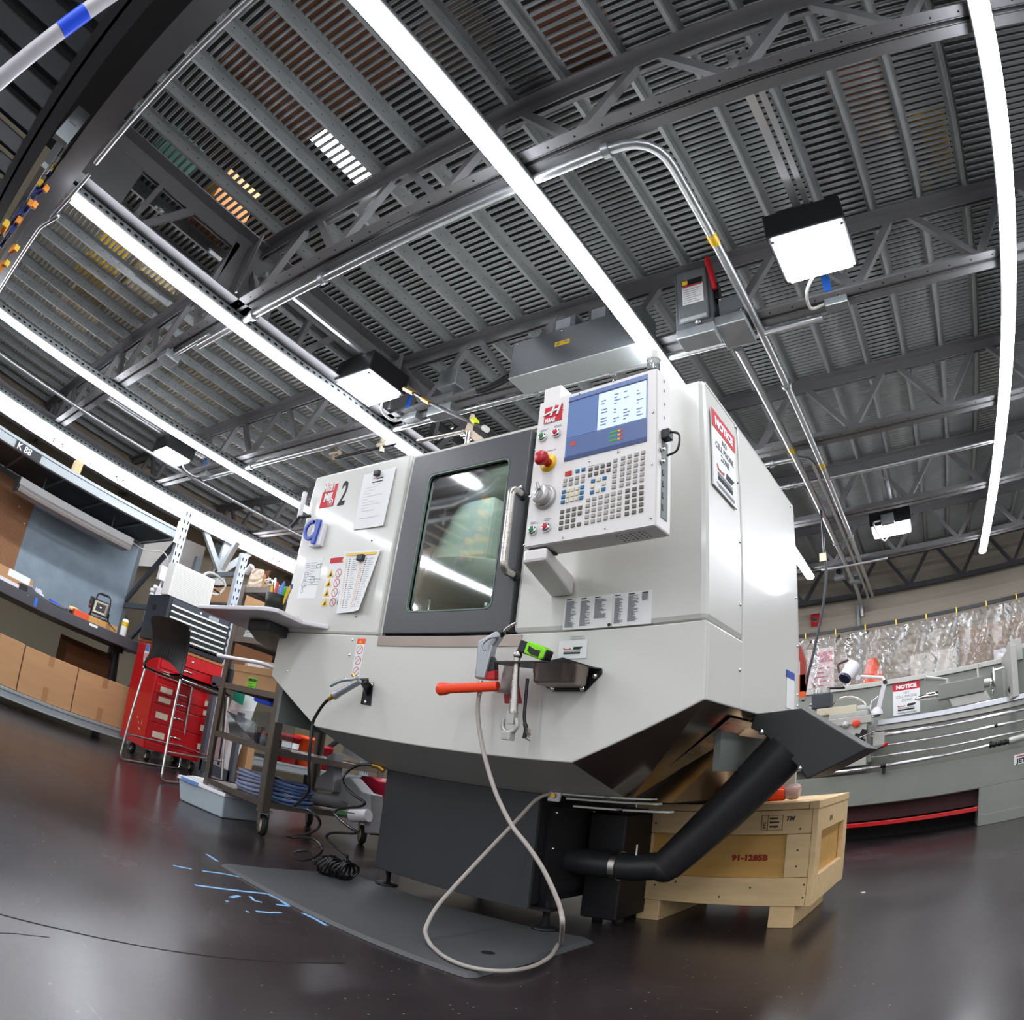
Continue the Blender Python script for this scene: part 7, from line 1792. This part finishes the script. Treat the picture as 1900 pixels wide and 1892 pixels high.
# cabinet with things behind the film
t = thing('wall_cabinet', 'long low beige cabinet behind the clear curtain', 'cabinet', (0, 6.9, 0))
b = MB(); b.box(-3, 3, 6.5, 7.3, 0, 1.28); b.build('body', WALLB, t, bevel=.005); b = MB(); b.box(-3.02, 3.02, 6.47, 7.32, 1.28, 1.31); b.build('top', LATHE, t)
def behind(x, y, yp=6.6): return aty(x, y, yp)
q0, q1 = behind(1616, 1270), behind(1622, 1215)
t = thing('traffic_cone', 'orange cone standing behind the clear curtain', 'cone', (behind(1618, 1250).x, 6.7, 1.311))
cx_ = behind(1618, 1250).x
b = MB(); b.lathe((cx_, 6.7, 1.311), (0, 0, 1), [(.17, .02), (.15, .03), (.045, .36), (.0, .37)], 20); b.build('cone', ORANGE2, t); b = MB(); b.box(cx_ - .19, cx_ + .19, 6.51, 6.89, 1.311, 1.332); b.build('base', ORANGE2, t, bevel=.01)
a, c = behind(1500, 1275), behind(1548, 1200)
t = thing('pink_poster', 'pink and white poster board behind the left end of the curtain', 'poster', (a.x + .2, 6.56, 1.311))
b = MB(); b.box(a.x, c.x, 6.55, 6.57, 1.311, c.z); b.build('board', mat('poster_pale', '#d9c6c4', .7), t); w_ = c.x - a.x; h_ = c.z - 1.311
b = MB(); b.box(a.x + w_ * .35, a.x + w_ * .95, 6.548, 6.549, 1.311 + h_ * .72, 1.311 + h_ * .92); b.build('print_block', mat('poster_rose', '#c0707c', .7), t)
b = MB()
for k in range(7): b.box(a.x + w_ * .2, a.x + w_ * (.6 + .3 * rc.random()), 6.548, 6.549, 1.311 + h_ * (.08 + .085 * k), 1.311 + h_ * (.11 + .085 * k))
b.build('printed_lines', mat('poster_rose', '#c0707c'), t, kind='stuff')
a, c = behind(1784, 1240), behind(1900, 1140)
tag(MB().box(a.x, a.x + 1.2, 6.6, 6.64, 1.311, c.z).build('brown_board', mat('board_taupe', '#8d7866', .8, 0, .04), None, bevel=.02, org=(a.x, 6.62, 1.311)), 'tall taupe board leaning behind the right part of the curtain', 'board')
a, c = behind(1690, 1260), behind(1772, 1200)
tag(MB().box(a.x, c.x, 6.58, 6.6, 1.311, c.z).build('pale_board', mat('board_pale', '#cfc8bd', .8, 0, .04), None, org=(a.x, 6.6, 1.311)), 'pale board behind the middle of the curtain', 'board')
a, c = behind(1845, 1235, 6.5), behind(1872, 1200, 6.5)
tag(MB().box(a.x, c.x, 6.47, 6.5, 1.311, c.z).build('white_carton', LAM, None, org=(a.x, 6.48, 1.311)), 'white carton behind the lathe tailstock wheel', 'box')
a, c = aty(1880, 1250, 6.0), aty(1900, 1190, 6.0)
t = thing('white_drum', 'white container with a blue mark at the right picture edge', 'container', (a.x + .2, 6.15, .9)); b = MB(); b.box(a.x, a.x + .5, 6.05, 6.3, .9, c.z); b.build('body', LAM, t, bevel=.02); b = MB(); q = aty(1894, 1212, 6.048); b.lathe((q.x, 6.05, q.z), (0, -1, 0), [(.04, 0), (.04, .002), (0, .002)], 14); b.build('blue_mark', BLUE, t)
tag(MB().box(a.x - .02, a.x + .5, 5.98, 6.3, .3, .895).build('tan_carton', CARD, None, bevel=.005, org=(a.x + .2, 6.1, .3)), 'tan carton below the white container at the right picture edge', 'box')
# alarm on the wall
q0, q1 = aty(1505, 1140, 7.49), aty(1523, 1160, 7.49)
t = thing('fire_alarm', 'red fire alarm strobe on the beige back wall', 'alarm', ((q0.x + q1.x) / 2, 7.49, (q0.z + q1.z) / 2))
b = MB(); b.box(q0.x, q1.x, 7.44, 7.49, q1.z, q0.z); b.build('body', RED, t, bevel=.012); b = MB(); cxx, czz = (q0.x + q1.x) / 2, (q0.z + q1.z) / 2; b.box(cxx - .03, cxx + .03, 7.425, 7.44, czz - .03, czz + .03); b.build('strobe', CHROME, t, bevel=.006)
# red and orange framed panel by the mill's rear edge
YP_ = 4.2
pts_o = [aty(x, y, YP_) for x, y in ((1470, 1199), (1489, 1199), (1494, 1222), (1494, 1296), (1470, 1298))]
t = thing('orange_stand', 'orange steel frame with a pale window just behind the mill rear edge', 'frame', tuple(aty(1480, 1298, YP_)))
zt_, zb2 = pts_o[0].z, pts_o[4].z; xl_, xr_ = pts_o[0].x - .25, pts_o[3].x
FRO = mat('frame_orange', '#e2551b', .45, 0, .05); FRR = mat('frame_rust', '#8f2f1d', .5, 0, .05)
b = MB(); b.prism([(xl_, YP_, zt_), (xr_ - .03, YP_, zt_), (xr_, YP_, zt_ - .10), (xr_, YP_, zt_ - .30), (xr_ - .035, YP_, zt_ - .30), (xr_ - .035, YP_, zt_ - .11), (xr_ - .05, YP_, zt_ - .045), (xl_, YP_, zt_ - .045)], (0, .04, 0)); b.build('upper_frame', FRR, t)
b = MB(); b.box(xr_ - .035, xr_, YP_, YP_ + .04, zb2 + .1, zt_ - .30).box(xl_, xr_ - .002, YP_, YP_ + .04, zb2 + .012, zb2 + .16); b.build('lower_frame', FRO, t); b = MB(); b.box(xl_, xr_ - .03, YP_ + .015, YP_ + .025, zb2 + .15, zt_ - .04); b.build('window', LAM, t); b = MB(); b.box(xl_, xr_ - .002, YP_ - .01, YP_ + .05, zb2 - .005, zb2 + .012); b.build('base_strip', STEEL, t)
b = MB(); b.box(xl_ + .0, xl_ + .05, YP_, YP_ + .05, 0, zb2 + .1); b.box(xr_ - .12, xr_ - .06, YP_ + .005, YP_ + .045, 0, zb2); b.build('leg', FRR, t)
# hanging black cable
t = thing('hanging_cable', 'black cable hanging from the ceiling box past the red alarm', 'cable', tuple(aty(1526, 1040, 4.6)))
b = MB(); b.tube(smooth_path([aty(x, y, 4.6) for x, y in ((1529, 1022), (1533, 1060), (1530, 1100), (1525, 1135), (1516, 1180), (1507, 1220), (1499, 1252), (1495, 1275))] + [aty(1490, 1298, 4.24)], 5), .010, 8); b.build('cord', mat('cord_grey', '#3c3d3f', .5), t); q = aty(1527, 1033, 4.59); b = MB(); b.box(q.x - .025, q.x + .025, 4.58, 4.60, q.z - .03, q.z + .03); b.build('tag_label', LABELW, t)
b = MB(); p = aty(1529, 1022, 4.6); b.cyl(p, (p.x, p.y, 2.53), .008, 8); b.build('strain_rod', BLACK, t)
# ================================================================== CONDUITS AND ELECTRICAL GEAR OVERHEAD
def conduit(pts, r, label, rad=.12, clips=(), m=CONDUIT, bands=()):
    t = thing('conduit', label, 'pipe', tuple(pts[0]))
    b = MB(); b.tube(arc_path(pts, rad, 6), r, 10); b.build('tube', m, t)
    for p in clips:
        b = MB(); d = V3(p[1]) if len(p) > 1 else V3((1, 0, 0)); c = V3(p[0]); b.cyl(c - d * .014, c + d * .014, r * 1.5, 10); b.build('coupling', GALV, t)
    for p, d in bands:
        b = MB(); b.cyl(V3(p) - V3(d) * .03, V3(p) + V3(d) * .03, r * 1.06, 12); b.build('yellow_mark', YELLOW, t)
    return t
ZC = 2.50
conduit([(-3.3, 1.225, ZC), (-1.02, 1.225, ZC), (-.52, 1.225, ZC), (-.52, 7.4, ZC), ], .020, 'long conduit along the first joist that bends round towards the back wall', .16, [((-.70, 1.225, ZC),), ((-2.72, 1.225, ZC),), ((-2.15, 1.225, ZC),), ((-.52, 5.3, ZC), (0, 1, 0)), ((-.52, 2.9, ZC), (0, 1, 0))], bands=[((-.52, 1.78, ZC), (0, 1, 0)), ((-.52, 3.9, ZC), (0, 1, 0))])
conduit([(-.66, 2.5, ZC), (-.66, 7.0, ZC), (-.66, 7.44, 2.44), (-.66, 7.47, 2.3)], .022, 'straight conduit running from the disconnect switch to the back wall', .1, [((-.66, 5.4, ZC), (0, 1, 0))], bands=[((-.66, 3.6, ZC), (0, 1, 0))])
conduit([(-1.5, 3.74, ZC), (-.57, 3.74, ZC), (-.57, 7.3, ZC), (-.57, 7.47, 2.35)], .016, 'thin conduit bending off the third joist towards the back wall', .14, [((-.82, 3.74, ZC),), ((-.57, 5.35, ZC), (0, 1, 0))])
conduit([(-1.6, 4.12, ZC), (.68, 4.12, ZC)], .014, 'thin conduit crossing in front of the third joist at right', .1, [((-.8, 4.12, ZC),), ((-.75, 4.12, ZC),)])
conduit([(-2.30, 2.44, ZC), (-.22, 2.44, ZC)], .016, 'conduit along the second joist between the two high bay lights', .1, [((-1.75, 2.44, ZC),), ((-1.30, 2.44, ZC),)])
conduit([(-5.2, 2.44, ZC), (-2.45, 2.44, ZC)], .017, 'conduit along the second joist left of the slotted strip light', .1, [((-4.4, 2.44, ZC),)])
conduit([(-5.30, -.6, ZC), (-5.30, 5.4, ZC)], .016, 'straight conduit running lengthwise between the two left strip lights', .1, [((-5.30, 1.17, ZC), (0, 1, 0)), ((-5.30, 2.36, ZC), (0, 1, 0))])
conduit([(3.0, .05, 2.49), (-2.55, .05, 2.49)], .014, 'bright conduit under the nearest beam at upper left', .1)
q1_, q2_ = atz(75, 420, 2.42), atz(15, 515, 2.42)
conduit([(-2.62, .06, 2.47), (-2.72, .05, 2.40), (-2.98, .03, 2.36), tuple(atz(112, 398, 2.36)), tuple(atz(75, 420, 2.36)), tuple(atz(10, 520, 2.40)), tuple(atz(-60, 640, 2.44))], .011, 'bent conduit running down past the hanging clamps at left', .05)
conduit([(-.9, 6.05, 2.48), (-.25, 6.05, 2.48)], .014, 'short conduit feeding the distant high bay light', .1)
b = None
# wireway with two breaker boxes
t = thing('wireway_box', 'long grey wireway trough hung on the second joist with two breaker boxes', 'electrical box', (-1.42, 2.3, 2.45))
b = MB(); b.box(-1.80, -1.045, 2.245, 2.40, 2.478, 2.705); b.build('trough', BOXGREY, t, bevel=.003)
b = MB(); b.box(-1.80, -1.045, 2.243, 2.402, 2.472, 2.4785); b.build('galvanised_cover', mat('cover_zinc', '#c9cfd0', .35, .4, .05), t)
b = MB(); q0, q1 = aty(1029, 643, 2.244), aty(1057, 629, 2.244); b.box(q0.x, q1.x, 2.2435, 2.2445, q0.z, q1.z + .008); b.build('warning_label', YELLOW, t)
b = MB(); b.box(q0.x + .01, q0.x + .03, 2.2428, 2.2434, q0.z + .008, q1.z).box(q1.x - .035, q1.x - .008, 2.2428, 2.2434, q0.z + .012, q1.z); b.build('label_print', INKG, t)
for x in (-1.77, -1.5, -1.2): b = MB(); b.ball((x, 2.243, 2.69), .007, None, 8); b.build('screw', CHROME, t)
for (xa, xb2, lab) in ((-1.575, -1.44, 0), (-1.365, -1.235, 1)):
    b = MB(); b.box(xa, xb2, 2.27, 2.40, 2.705, 2.80); o = b.build('breaker_box', BOXGREY, t, bevel=.003)
    b = MB(); b.box(xa + .02, xb2 - .03, 2.2688, 2.2698, 2.725, 2.79); b.build('rating_label', mat('label_pale', '#aeb3b8', .6, 0, 0), o)
    for k in range(6): plines(V3((xa + .025, 2.2686, 2.73 + k * .009)), (1, 0, 0), .07, [0], INKG, 'printed_lines', o, .002, k, .5)
b = MB(); b.tube([(-1.80, 2.32, 2.55), (-1.84, 2.32, 2.55), (-1.98, 2.32, 2.52), (-2.05, 2.30, 2.50)], .022, 10, None, True, [.03, .022, .02, .02]); b.build('end_fitting', BLACKM, t)
# disconnect switch with red handle
XD0, XD1, YD = -.875, -.685, 2.235
t = thing('disconnect_switch', 'tall grey disconnect switch box with a red side handle', 'switch', ((XD0 + XD1) / 2, 2.3, 2.42))
b = MB(); b.box(XD0, XD1, YD, YD + .12, 2.46, 2.83); b.build('cabinet', BOXGREY, t, bevel=.008)
b = MB(); b.box(XD0 + .02, XD1 - .02, YD - .012, YD, 2.50, 2.81); b.build('door', mat('enclosure_light', '#74787a', .45, .15, .04), t, bevel=.012)
a, c = aty(1261, 568, YD - .013), aty(1298, 525, YD - .013)
b = MB(); b.box(XD0 + .045, XD1 - .04, YD - .0135, YD - .0122, 2.60, 2.715); b.build('instruction_label', PAPER, t)
b = MB(); b.box(XD0 + .045, XD1 - .04, YD - .0135, YD - .0122, 2.718, 2.752); b.build('black_label', BLACK, t); b = MB(); b.box(XD0 + .048, XD0 + .075, YD - .0142, YD - .0136, 2.722, 2.748); b.build('yellow_mark', YELLOW, t); b = MB(); b.box(XD0 + .048, XD1 - .043, YD - .0142, YD - .0136, 2.706, 2.714); b.build('red_line', INKR, t)
for k in range(7): plines(V3((XD0 + .052, YD - .0136, 2.61 + k * .013)), (1, 0, 0), .09, [0], INKG, 'printed_lines', t, .003, k, .6)
b = MB(); b.box(XD0 + .03, XD1 - .03, YD - .016, YD - .011, 2.505, 2.525); b.build('door_lip', mat('lip_light', '#a9acad', .4), t, bevel=.004)
b = MB(); b.box(XD1, XD1 + .025, YD + .02, YD + .07, 2.62, 2.72); b.build('handle_pivot', BLACKM, t, bevel=.004)
b = MB(); b.tube([(XD1 + .015, YD + .0, 2.66), (XD1 + .012, YD - .025, 2.74), (XD1 + .0, YD - .035, 2.83)], .012, 8, None, True, [(.010, .016), (.012, .018), (.013, .018)]); b.build('red_handle', REDP, t)
b = MB(); b.box(XD0 + .01, XD1 + .0, YD - .02, YD + .09, 2.41, 2.46); b.build('gutter_box', GALV, t, bevel=.004); b = MB(); b.lathe(((XD0 + XD1) / 2 + .02, YD - .012, 2.485), (0, -1, 0), [(.014, 0), (.012, .008), (0, .01)], 12); b.build('latch', CHROME, t)
t = thing('junction_box', 'dark square junction box beside the disconnect switch', 'electrical box', (-.6, 2.32, 2.45))
b = MB(); b.box(-.665, -.55, 2.25, 2.38, 2.50, 2.61); b.build('box', BOXGREY, t, bevel=.004); b = MB(); b.box(-.69, -.545, 2.24, 2.42, 2.445, 2.50); b.build('conduit_body', GALV, t, bevel=.004)
for x, z in ((-.655, 2.60), (-.56, 2.51)): b = MB(); b.ball((x, 2.249, z), .006, None, 8); b.build('screw', CHROME, t)
# small boxes at the far end of the conduits
for (x, lab) in ((-.68, 'grey junction box with a black plug near the back wall conduits'), (-.50, 'plain grey junction box near the back wall conduits')):
    q = aty(1557 if x < -.6 else 1585, 1062 if x < -.6 else 1068, 6.6)
    t = thing('junction_box', lab, 'electrical box', (q.x, 6.6, q.z)); b = MB(); b.box(q.x - .06, q.x + .06, 6.6, 6.68, q.z - .06, q.z + .06); b.build('box', GALV, t, bevel=.004)
    if x < -.6: b = MB(); b.ball((q.x + .0, 6.58, q.z + .01), .03, None, 10); b.build('plug', BLACKM, t)
# junction box on the left, boxes by the middle light
t = thing('junction_box', 'galvanised junction box on the second joist at left', 'electrical box', tuple(atz(313, 665, 2.5))); q = atz(313, 668, 2.49); b = MB(); b.box(q.x - .06, q.x + .06, q.y - .06, q.y + .05, 2.48, 2.55); b.build('box', GALV, t, bevel=.004)
b = MB(); b.cyl((q.x + .06, q.y, 2.51), (q.x + .5, q.y, 2.51), .012, 8); b.build('stub', CONDUIT, t)
q = aty(775, 745, 2.3); t = thing('junction_box', 'double galvanised junction box beside the middle high bay light', 'electrical box', (q.x, 2.35, 2.5)); b = MB(); b.box(-2.46, -2.28, 2.36, 2.44, 2.47, 2.60).box(-2.36, -2.22, 2.30, 2.42, 2.60, 2.72); b.build('box', GALV, t, bevel=.004)
# brass tipped spray lance and bracket on the mill's roof
YN = 2.05
t = thing('spray_lance', 'black spray lance with brass nozzle clipped above the mill door', 'lance', tuple(aty(882, 800, YN)))
g_ = lambda x, y: aty(x, y, YN)
b = MB(); b.tube([g_(768, 728), g_(795, 745), g_(900, 794)], .008, 8); b.build('tube', BLACKM, t)
b = MB(); b.cyl(g_(751, 720), g_(768, 728), .014, 10).cyl(g_(783, 738), g_(797, 746), .012, 8); b.build('brass_nozzle', BRASS, t)
b = MB(); b.cyl(g_(897, 792), g_(905, 797), .014, 8); b.build('end_fitting', LATHEL, t); b = MB(); b.cyl(g_(878, 778), g_(884, 784), .016, 8); b.build('yellow_collar', mat('collar_lime', '#c8d018', .4), t)
b = MB(); b.prism([g_(862, 798), g_(874, 766), g_(880, 768), g_(876, 798)], (0, .004, 0)); b.prism([g_(861, 798), g_(877, 797), g_(897, 812), g_(880, 817)], (0, .01, 0)); b.build('bracket', mat('bracket_zinc', '#cbb9a6', .4, .4), t)
p = g_(870, 800); b = MB(); b.cyl((p.x, YN, p.z), (p.x, YN, 1.69), .012, 8); b.build('post', STEEL, t)
b = MB(); b.cyl(g_(862, 799), g_(775, 818), .010, 8); b.build('side_rod', STEEL, t)
# sprinkler style valve pair behind the left panel
YV = 2.5
t = thing('air_line', 'black air line with two brass valves under the ceiling behind the left mill panel', 'pipe', tuple(aty(622, 850, YV)))
b = MB(); b.cyl(aty(617, 851, YV), aty(735, 822, YV), .010, 8); b.build('pipe', BLACKM, t)
for x, y in ((620, 842), (708, 826)): b = MB(); b.cyl(aty(x, y + 12, YV), aty(x + 2, y - 12, YV), .016, 8).cyl(aty(x - 6, y, YV), aty(x + 10, y - 4, YV), .02, 8); b.build('valve', mat('valve_dull', '#b5aa92', .4, .6), t)
b = MB(); b.cyl(aty(718, 824, YV), aty(732, 821, YV), .014, 8); b.build('white_union', LAM, t); b = MB(); p = aty(622, 838, YV); b.cyl(p, (p.x, p.y, 2.53), .008, 6); p = aty(712, 815, YV); b.cyl(p, (p.x, p.y, 2.53), .008, 6); b.build('drop_rod', STEEL, t)
# ================================================================== CLAMPS HANGING AT UPPER LEFT
def bar_clamp(px, m, lab, s=1.0, ang=.0, m2=YELLOW, col_handle=None):
    o = atx(px[0], px[1], -2.95)
    t = thing('bar_clamp', lab, 'clamp', tuple(o))
    U = V3((.15, 0, 1)).normalized(); A = V3((1, .15, 0)).normalized(); A = (A - U * A.dot(U)).normalized(); N = A.cross(U)
    A = A * cos(ang) + N * sin(ang); N = A.cross(U)
    def P(a, n, u): return o + (A * a + N * n + U * u) * s
    b = MB(); b.bar(P(0, 0, -.20), P(0, 0, .26), .006 * s, .022 * s); b.build('bar', BLACKM, t)
    b = MB(); b.prism([P(a, -.012, u) for a, u in ((-.015, -.02), (.02, -.03), (.085, -.015), (.09, .01), (.03, .03), (-.015, .03))], N * .024 * s); b.build('jaw', m, t, bevel=.004 * s)
    b = MB(); b.prism([P(a, -.014, u) for a, u in ((-.02, -.17), (.02, -.17), (.03, -.12), (.085, -.125), (.085, -.10), (.02, -.085), (-.02, -.09))], N * .028 * s); b.build('sliding_jaw', m, t, bevel=.004 * s)
    b = MB(); b.prism([P(a, -.013, u) for a, u in ((-.02, -.10), (-.05, -.12), (-.105, -.21), (-.09, -.22), (-.035, -.17), (-.015, -.16))], N * .026 * s); b.build('pistol_grip', m if col_handle is None else col_handle, t, bevel=.005 * s)
    b = MB(); b.prism([P(a, -.010, u) for a, u in ((-.03, -.14), (-.075, -.20), (-.065, -.215), (-.02, -.17))], N * .020 * s); b.build('trigger', BLACKM, t, bevel=.003 * s)
    for u in (-.005, -.112): b = MB(); b.obox(P(.09, 0, u), A * .010 * s, N * .016 * s, U * .018 * s); b.build('pad', m2, t, bevel=.003 * s)
    return t
bar_clamp((92, 322), NAVY, 'navy bar clamp with yellow pad nearest the strip light end', .95, .3)
bar_clamp((72, 352), NAVY, 'upper of the two navy bar clamps hanging in the middle of the row', .95, -.2, AMBER)
bar_clamp((50, 385), NAVY, 'lower of the two navy bar clamps hanging in the middle of the row', .95, .1, AMBER)
bar_clamp((8, 425), AMBER, 'amber and black bar clamp at the left picture edge', 1.0, .2, YELLOW, BLACKM)
bar_clamp((22, 462), AMBER, 'lowest clamp of the row with amber jaws and navy grip', .8, -.1, YELLOW, NAVY)
t = thing('clamp_rail', 'pale strut rail that the bar clamps hang from', 'rail', (-3.0, -.11, 2.4))
b = MB(); p0, p1 = atx(120, 285, -2.62), atx(0, 470, -3.4); b.bar((-2.45, -.16, 2.52), (-4.4, -.16, 2.52), .04, .05).box(-2.5, -2.46, -.2, -.12, 2.40, 2.6).bar((-2.62, -.15, 2.35), (-4.2, -.15, 2.35), .03, .03); b.build('strut', RACKL, t)
b = MB(); b.cyl((-2.6, -.12, 2.52), (-2.6, -.12, 2.30), .006, 6).cyl((-3.3, -.14, 2.52), (-3.3, -.14, 2.30), .006, 6); b.build('hanger', STEEL, t)
# pale pipe with a blue mark in the extreme corner
t = thing('pale_pipe', 'pale round pipe with a blue tape mark in the upper left corner', 'pipe', tuple(EYE + ray(85, 75) * 1.9))
p0, p1 = EYE + ray(330, -90) * 2.1, EYE + ray(-130, 270) * 2.0
b = MB(); b.cyl(p0, p1, .030, 14); b.build('pipe', mat('pipe_pale', '#b9b6ba', .4, .1), t)
b = MB(); q0, q1 = p0.lerp(p1, .36), p0.lerp(p1, .46); b.cyl(q0, q1, .0315, 14); b.build('blue_band', BLUE2, t)

# ================================================================== STORED ON THE MEZZANINE, glimpsed through the deck
ZD = DZ + .066
def stored(x0, y0, x1, y1, m, lab, h=.25, name='stored_carton', cat='box'):
    P = [atz(x, y, ZD) for x, y in ((x0, y0), (x1, y0), (x1, y1), (x0, y1))]
    xs, ys = [p.x for p in P], [p.y for p in P]
    x0_, x1_, y0_, y1_ = min(xs), max(xs), min(ys), max(ys)
    cx_, cy_ = (x0_ + x1_) / 2, (y0_ + y1_) / 2
    o = MB().box(x0_ * .85 + cx_ * .15, x1_ * .85 + cx_ * .15, y0_ * .85 + cy_ * .15, y1_ * .85 + cy_ * .15, ZD, ZD + h).build(name, m, None, org=(cx_, cy_, ZD))
    tag(o, lab, cat)
RUST = mat('stored_brown', '#6f4a35', .8, 0, .1); CREAM = mat('stored_cream', '#d9bf85', .7, 0, .1); GREEN_ = mat('stored_green', '#1f5a45', .7, 0, .1)
stored(440, 60, 700, 200, RUST, 'brown carton on the mezzanine seen through the slots by the near beam')
stored(1000, 40, 1120, 120, RUST, 'rust brown carton on the mezzanine above the long strip light')
stored(1560, 150, 1680, 260, RUST, 'brown carton on the mezzanine at upper right')
stored(250, 310, 330, 360, GREEN_, 'green carton on the mezzanine above the slotted strip light')
stored(360, 385, 430, 440, AMBER, 'orange carton on the mezzanine beside the girder')
stored(150, 480, 200, 530, YELLOW, 'yellow carton on the mezzanine at far left')
stored(225, 520, 300, 570, CREAM, 'cream carton on the mezzanine left of the slotted strip light')
stored(110, 560, 170, 610, CREAM, 'cream carton on the mezzanine at the left picture edge')
stored(300, 735, 360, 790, CREAM, 'cream carton on the mezzanine above the workbench light')
stored(780, 60, 880, 130, mat('stored_taupe', '#5b4f44', .8, 0, .1), 'taupe carton on the mezzanine between the strip light and near beam')
# coil of yellow wire
c = atz(1725, 300, ZD); t = thing('wire_coil', 'yellow wire coil on the mezzanine at upper right', 'coil', (c.x, c.y, ZD))
for k in range(16): b = MB(); yy = c.y - .28 + k * .035; b.tube(smooth_path([(c.x - .12, yy, ZD + .02), (c.x - .04, yy + .006, ZD + .01), (c.x + .05, yy - .005, ZD + .015), (c.x + .13, yy + .01, ZD + .03)], 3), .009, 6); b.build('strand', mat('brass_wire', '#d6a94a', .3, .5), t)
# lamp over the mezzanine
zl = 3.75
A_, B2 = atz(548, 190, zl), atz(690, 335, zl)
t = thing('upper_light', 'bright ceiling lamp above the mezzanine glimpsed through nine slots', 'ceiling light', ((A_.x + B2.x) / 2, (A_.y + B2.y) / 2, zl))
P = [atz(x, y, zl) for x, y in ((552, 204), (582, 190), (690, 322), (655, 335))]
cxm, cym = sum(p.x for p in P) / 4, sum(p.y for p in P) / 4
xs0, xs1, ys0, ys1 = min(p.x for p in P), max(p.x for p in P), min(p.y for p in P), max(p.y for p in P)
b = MB(); b.box(xs0, xs1, ys0, ys1, zl, zl + .01); b.build('lens', BAY, t); b = MB(); b.box(xs0 - .02, xs1 + .02, ys0 - .02, ys1 + .02, zl + .01, zl + .12).box(cxm - .01, cxm + .01, cym - .01, cym + .01, zl + .12, 5.6); b.build('housing', BLACK, t)
for x, y, wh in ((-5, 5.6, 'far left, towards the back wall'), (-2.2, 6.2, 'behind the mill, towards the back wall')):
    if True:
        t = thing('upper_light', 'lamp hung from the roof above the mezzanine, ' + wh, 'ceiling light', (x, y, 4.6)); b = MB(); b.box(x - .2, x + .2, y - .2, y + .2, 4.6, 4.61); b.build('lens', BAY, t); b = MB(); b.box(x - .22, x + .22, y - .22, y + .22, 4.61, 4.75).box(x - .01, x + .01, y - .01, y + .01, 4.75, 5.6); b.build('housing', BLACK, t)
# ================================================================== ON THE FLOOR
MATM = mat('mat_rubber', '#4c4d4e', .55, 0, .10, 3, .15, 200)
m0, m1, m2 = atz(404, 1596, .014), atz(872, 1808, .014), atz(1072, 1752, .014)
e = (m2 - m1); eL = e.length; e = e / eL
m3 = m0 + e * .62; m2 = m1 + e * .62
pts = []
C4 = [m0, m1, m2, m3]
for i in range(4):
    a, b_, c = C4[i - 1], C4[i], C4[(i + 1) % 4]
    d1, d2 = (a - b_).normalized(), (c - b_).normalized(); r = .035
    for k in range(5): t_ = k / 4; pts.append((b_ + d1 * r) * (1 - t_) ** 2 + b_ * 2 * t_ * (1 - t_) + (b_ + d2 * r) * t_ ** 2)
fm = thing('floor_mat', 'dark grey rubber anti-fatigue mat lying in front of the mill', 'mat', ((m0.x + m2.x) / 2, (m0.y + m2.y) / 2, 0))
b = MB(); cen_ = sum(pts, V3()) / len(pts)
lo = [V3((p.x, p.y, .001)) for p in pts]; hi = [V3((p.x, p.y, .013)) + (cen_ - p).normalized() * .02 for p in pts]; hi = [V3((p.x, p.y, .013)) for p in hi]
n = len(pts); b.add(lo + hi, [(i, (i + 1) % n, n + (i + 1) % n, n + i) for i in range(n)] + [tuple(range(n, 2 * n))]); b.build('pad', MATM, fm)
q = atz(905, 1766, .0135); b = MB(); b.lathe(q, (0, 0, 1), [(.02, 0), (.014, .001), (0, .001)], 10); b.build('oil_spot', BLACK, fm)
# pale blue tape marks
def strip(pts, w, lab, name='tape_mark'):
    P = [atz(x, y) for x, y in pts]; b = MB()
    for p, q in zip(P, P[1:]): b.bar(p + V3((0, 0, .0006)), q + V3((0, 0, .0006)), w, .0008)
    o = b.build(name, CHALKBLUE, None, org=tuple(P[0])); tag(o, lab, 'tape')
strip([(384, 1584), (404, 1597)], .012, 'pale blue tape piece at the left corner of the rubber mat')
strip([(322, 1605), (355, 1611)], .012, 'short pale blue tape line farthest left on the floor')
strip([(376, 1615), (410, 1619), (446, 1626)], .012, 'pale blue tape line between the short one and the mat edge')
strip([(362, 1641), (430, 1650), (496, 1657), (520, 1668), (536, 1680)], .014, 'long bent pale blue tape line on the floor along the mat')
strip([(512, 1677), (536, 1680)], .012, 'small pale blue tape bit at the end of the long line')
strip([(428, 1664), (444, 1661)], .014, 'pale blue tape scrap shaped like a dash')
strip([(464, 1662), (472, 1670), (486, 1673)], .010, 'curved pale blue tape scrap near the mat edge')
strip([(475, 1690), (500, 1692), (522, 1692)], .012, 'lowest pale blue tape scrap on the floor')
strip([(419, 1670), (424, 1672)], .012, 'tiny pale blue tape fleck left of the dash scrap')
strip([(456, 1690), (462, 1691)], .010, 'tiny pale blue tape fleck beside the lowest scrap')
strip([(562, 1693), (585, 1704), (606, 1716)], .012, 'pale blue tape strip tucked along the mat front edge')
q = atz(1601, 1655); tag(MB().obox(q + V3((0, 0, .002)), (.008, .003, 0), (-.003, .005, 0), (0, 0, .0015)).build('paper_scrap', PAPER, None, org=tuple(q)), 'tiny white scrap on the floor right of the crate', 'scrap')

# print and pin-prick details too small to pick apart singly
for o in S.objects:
    n = o.name.split('.')[0]
    if o.parent and n in ('printed_diagram', 'screen_text', 'chart_dots', 'printed_lines', 'screen_gauge', 'index_plate', 'groove', 'label_print', 'slot_socket'):
        o['kind'] = 'stuff'
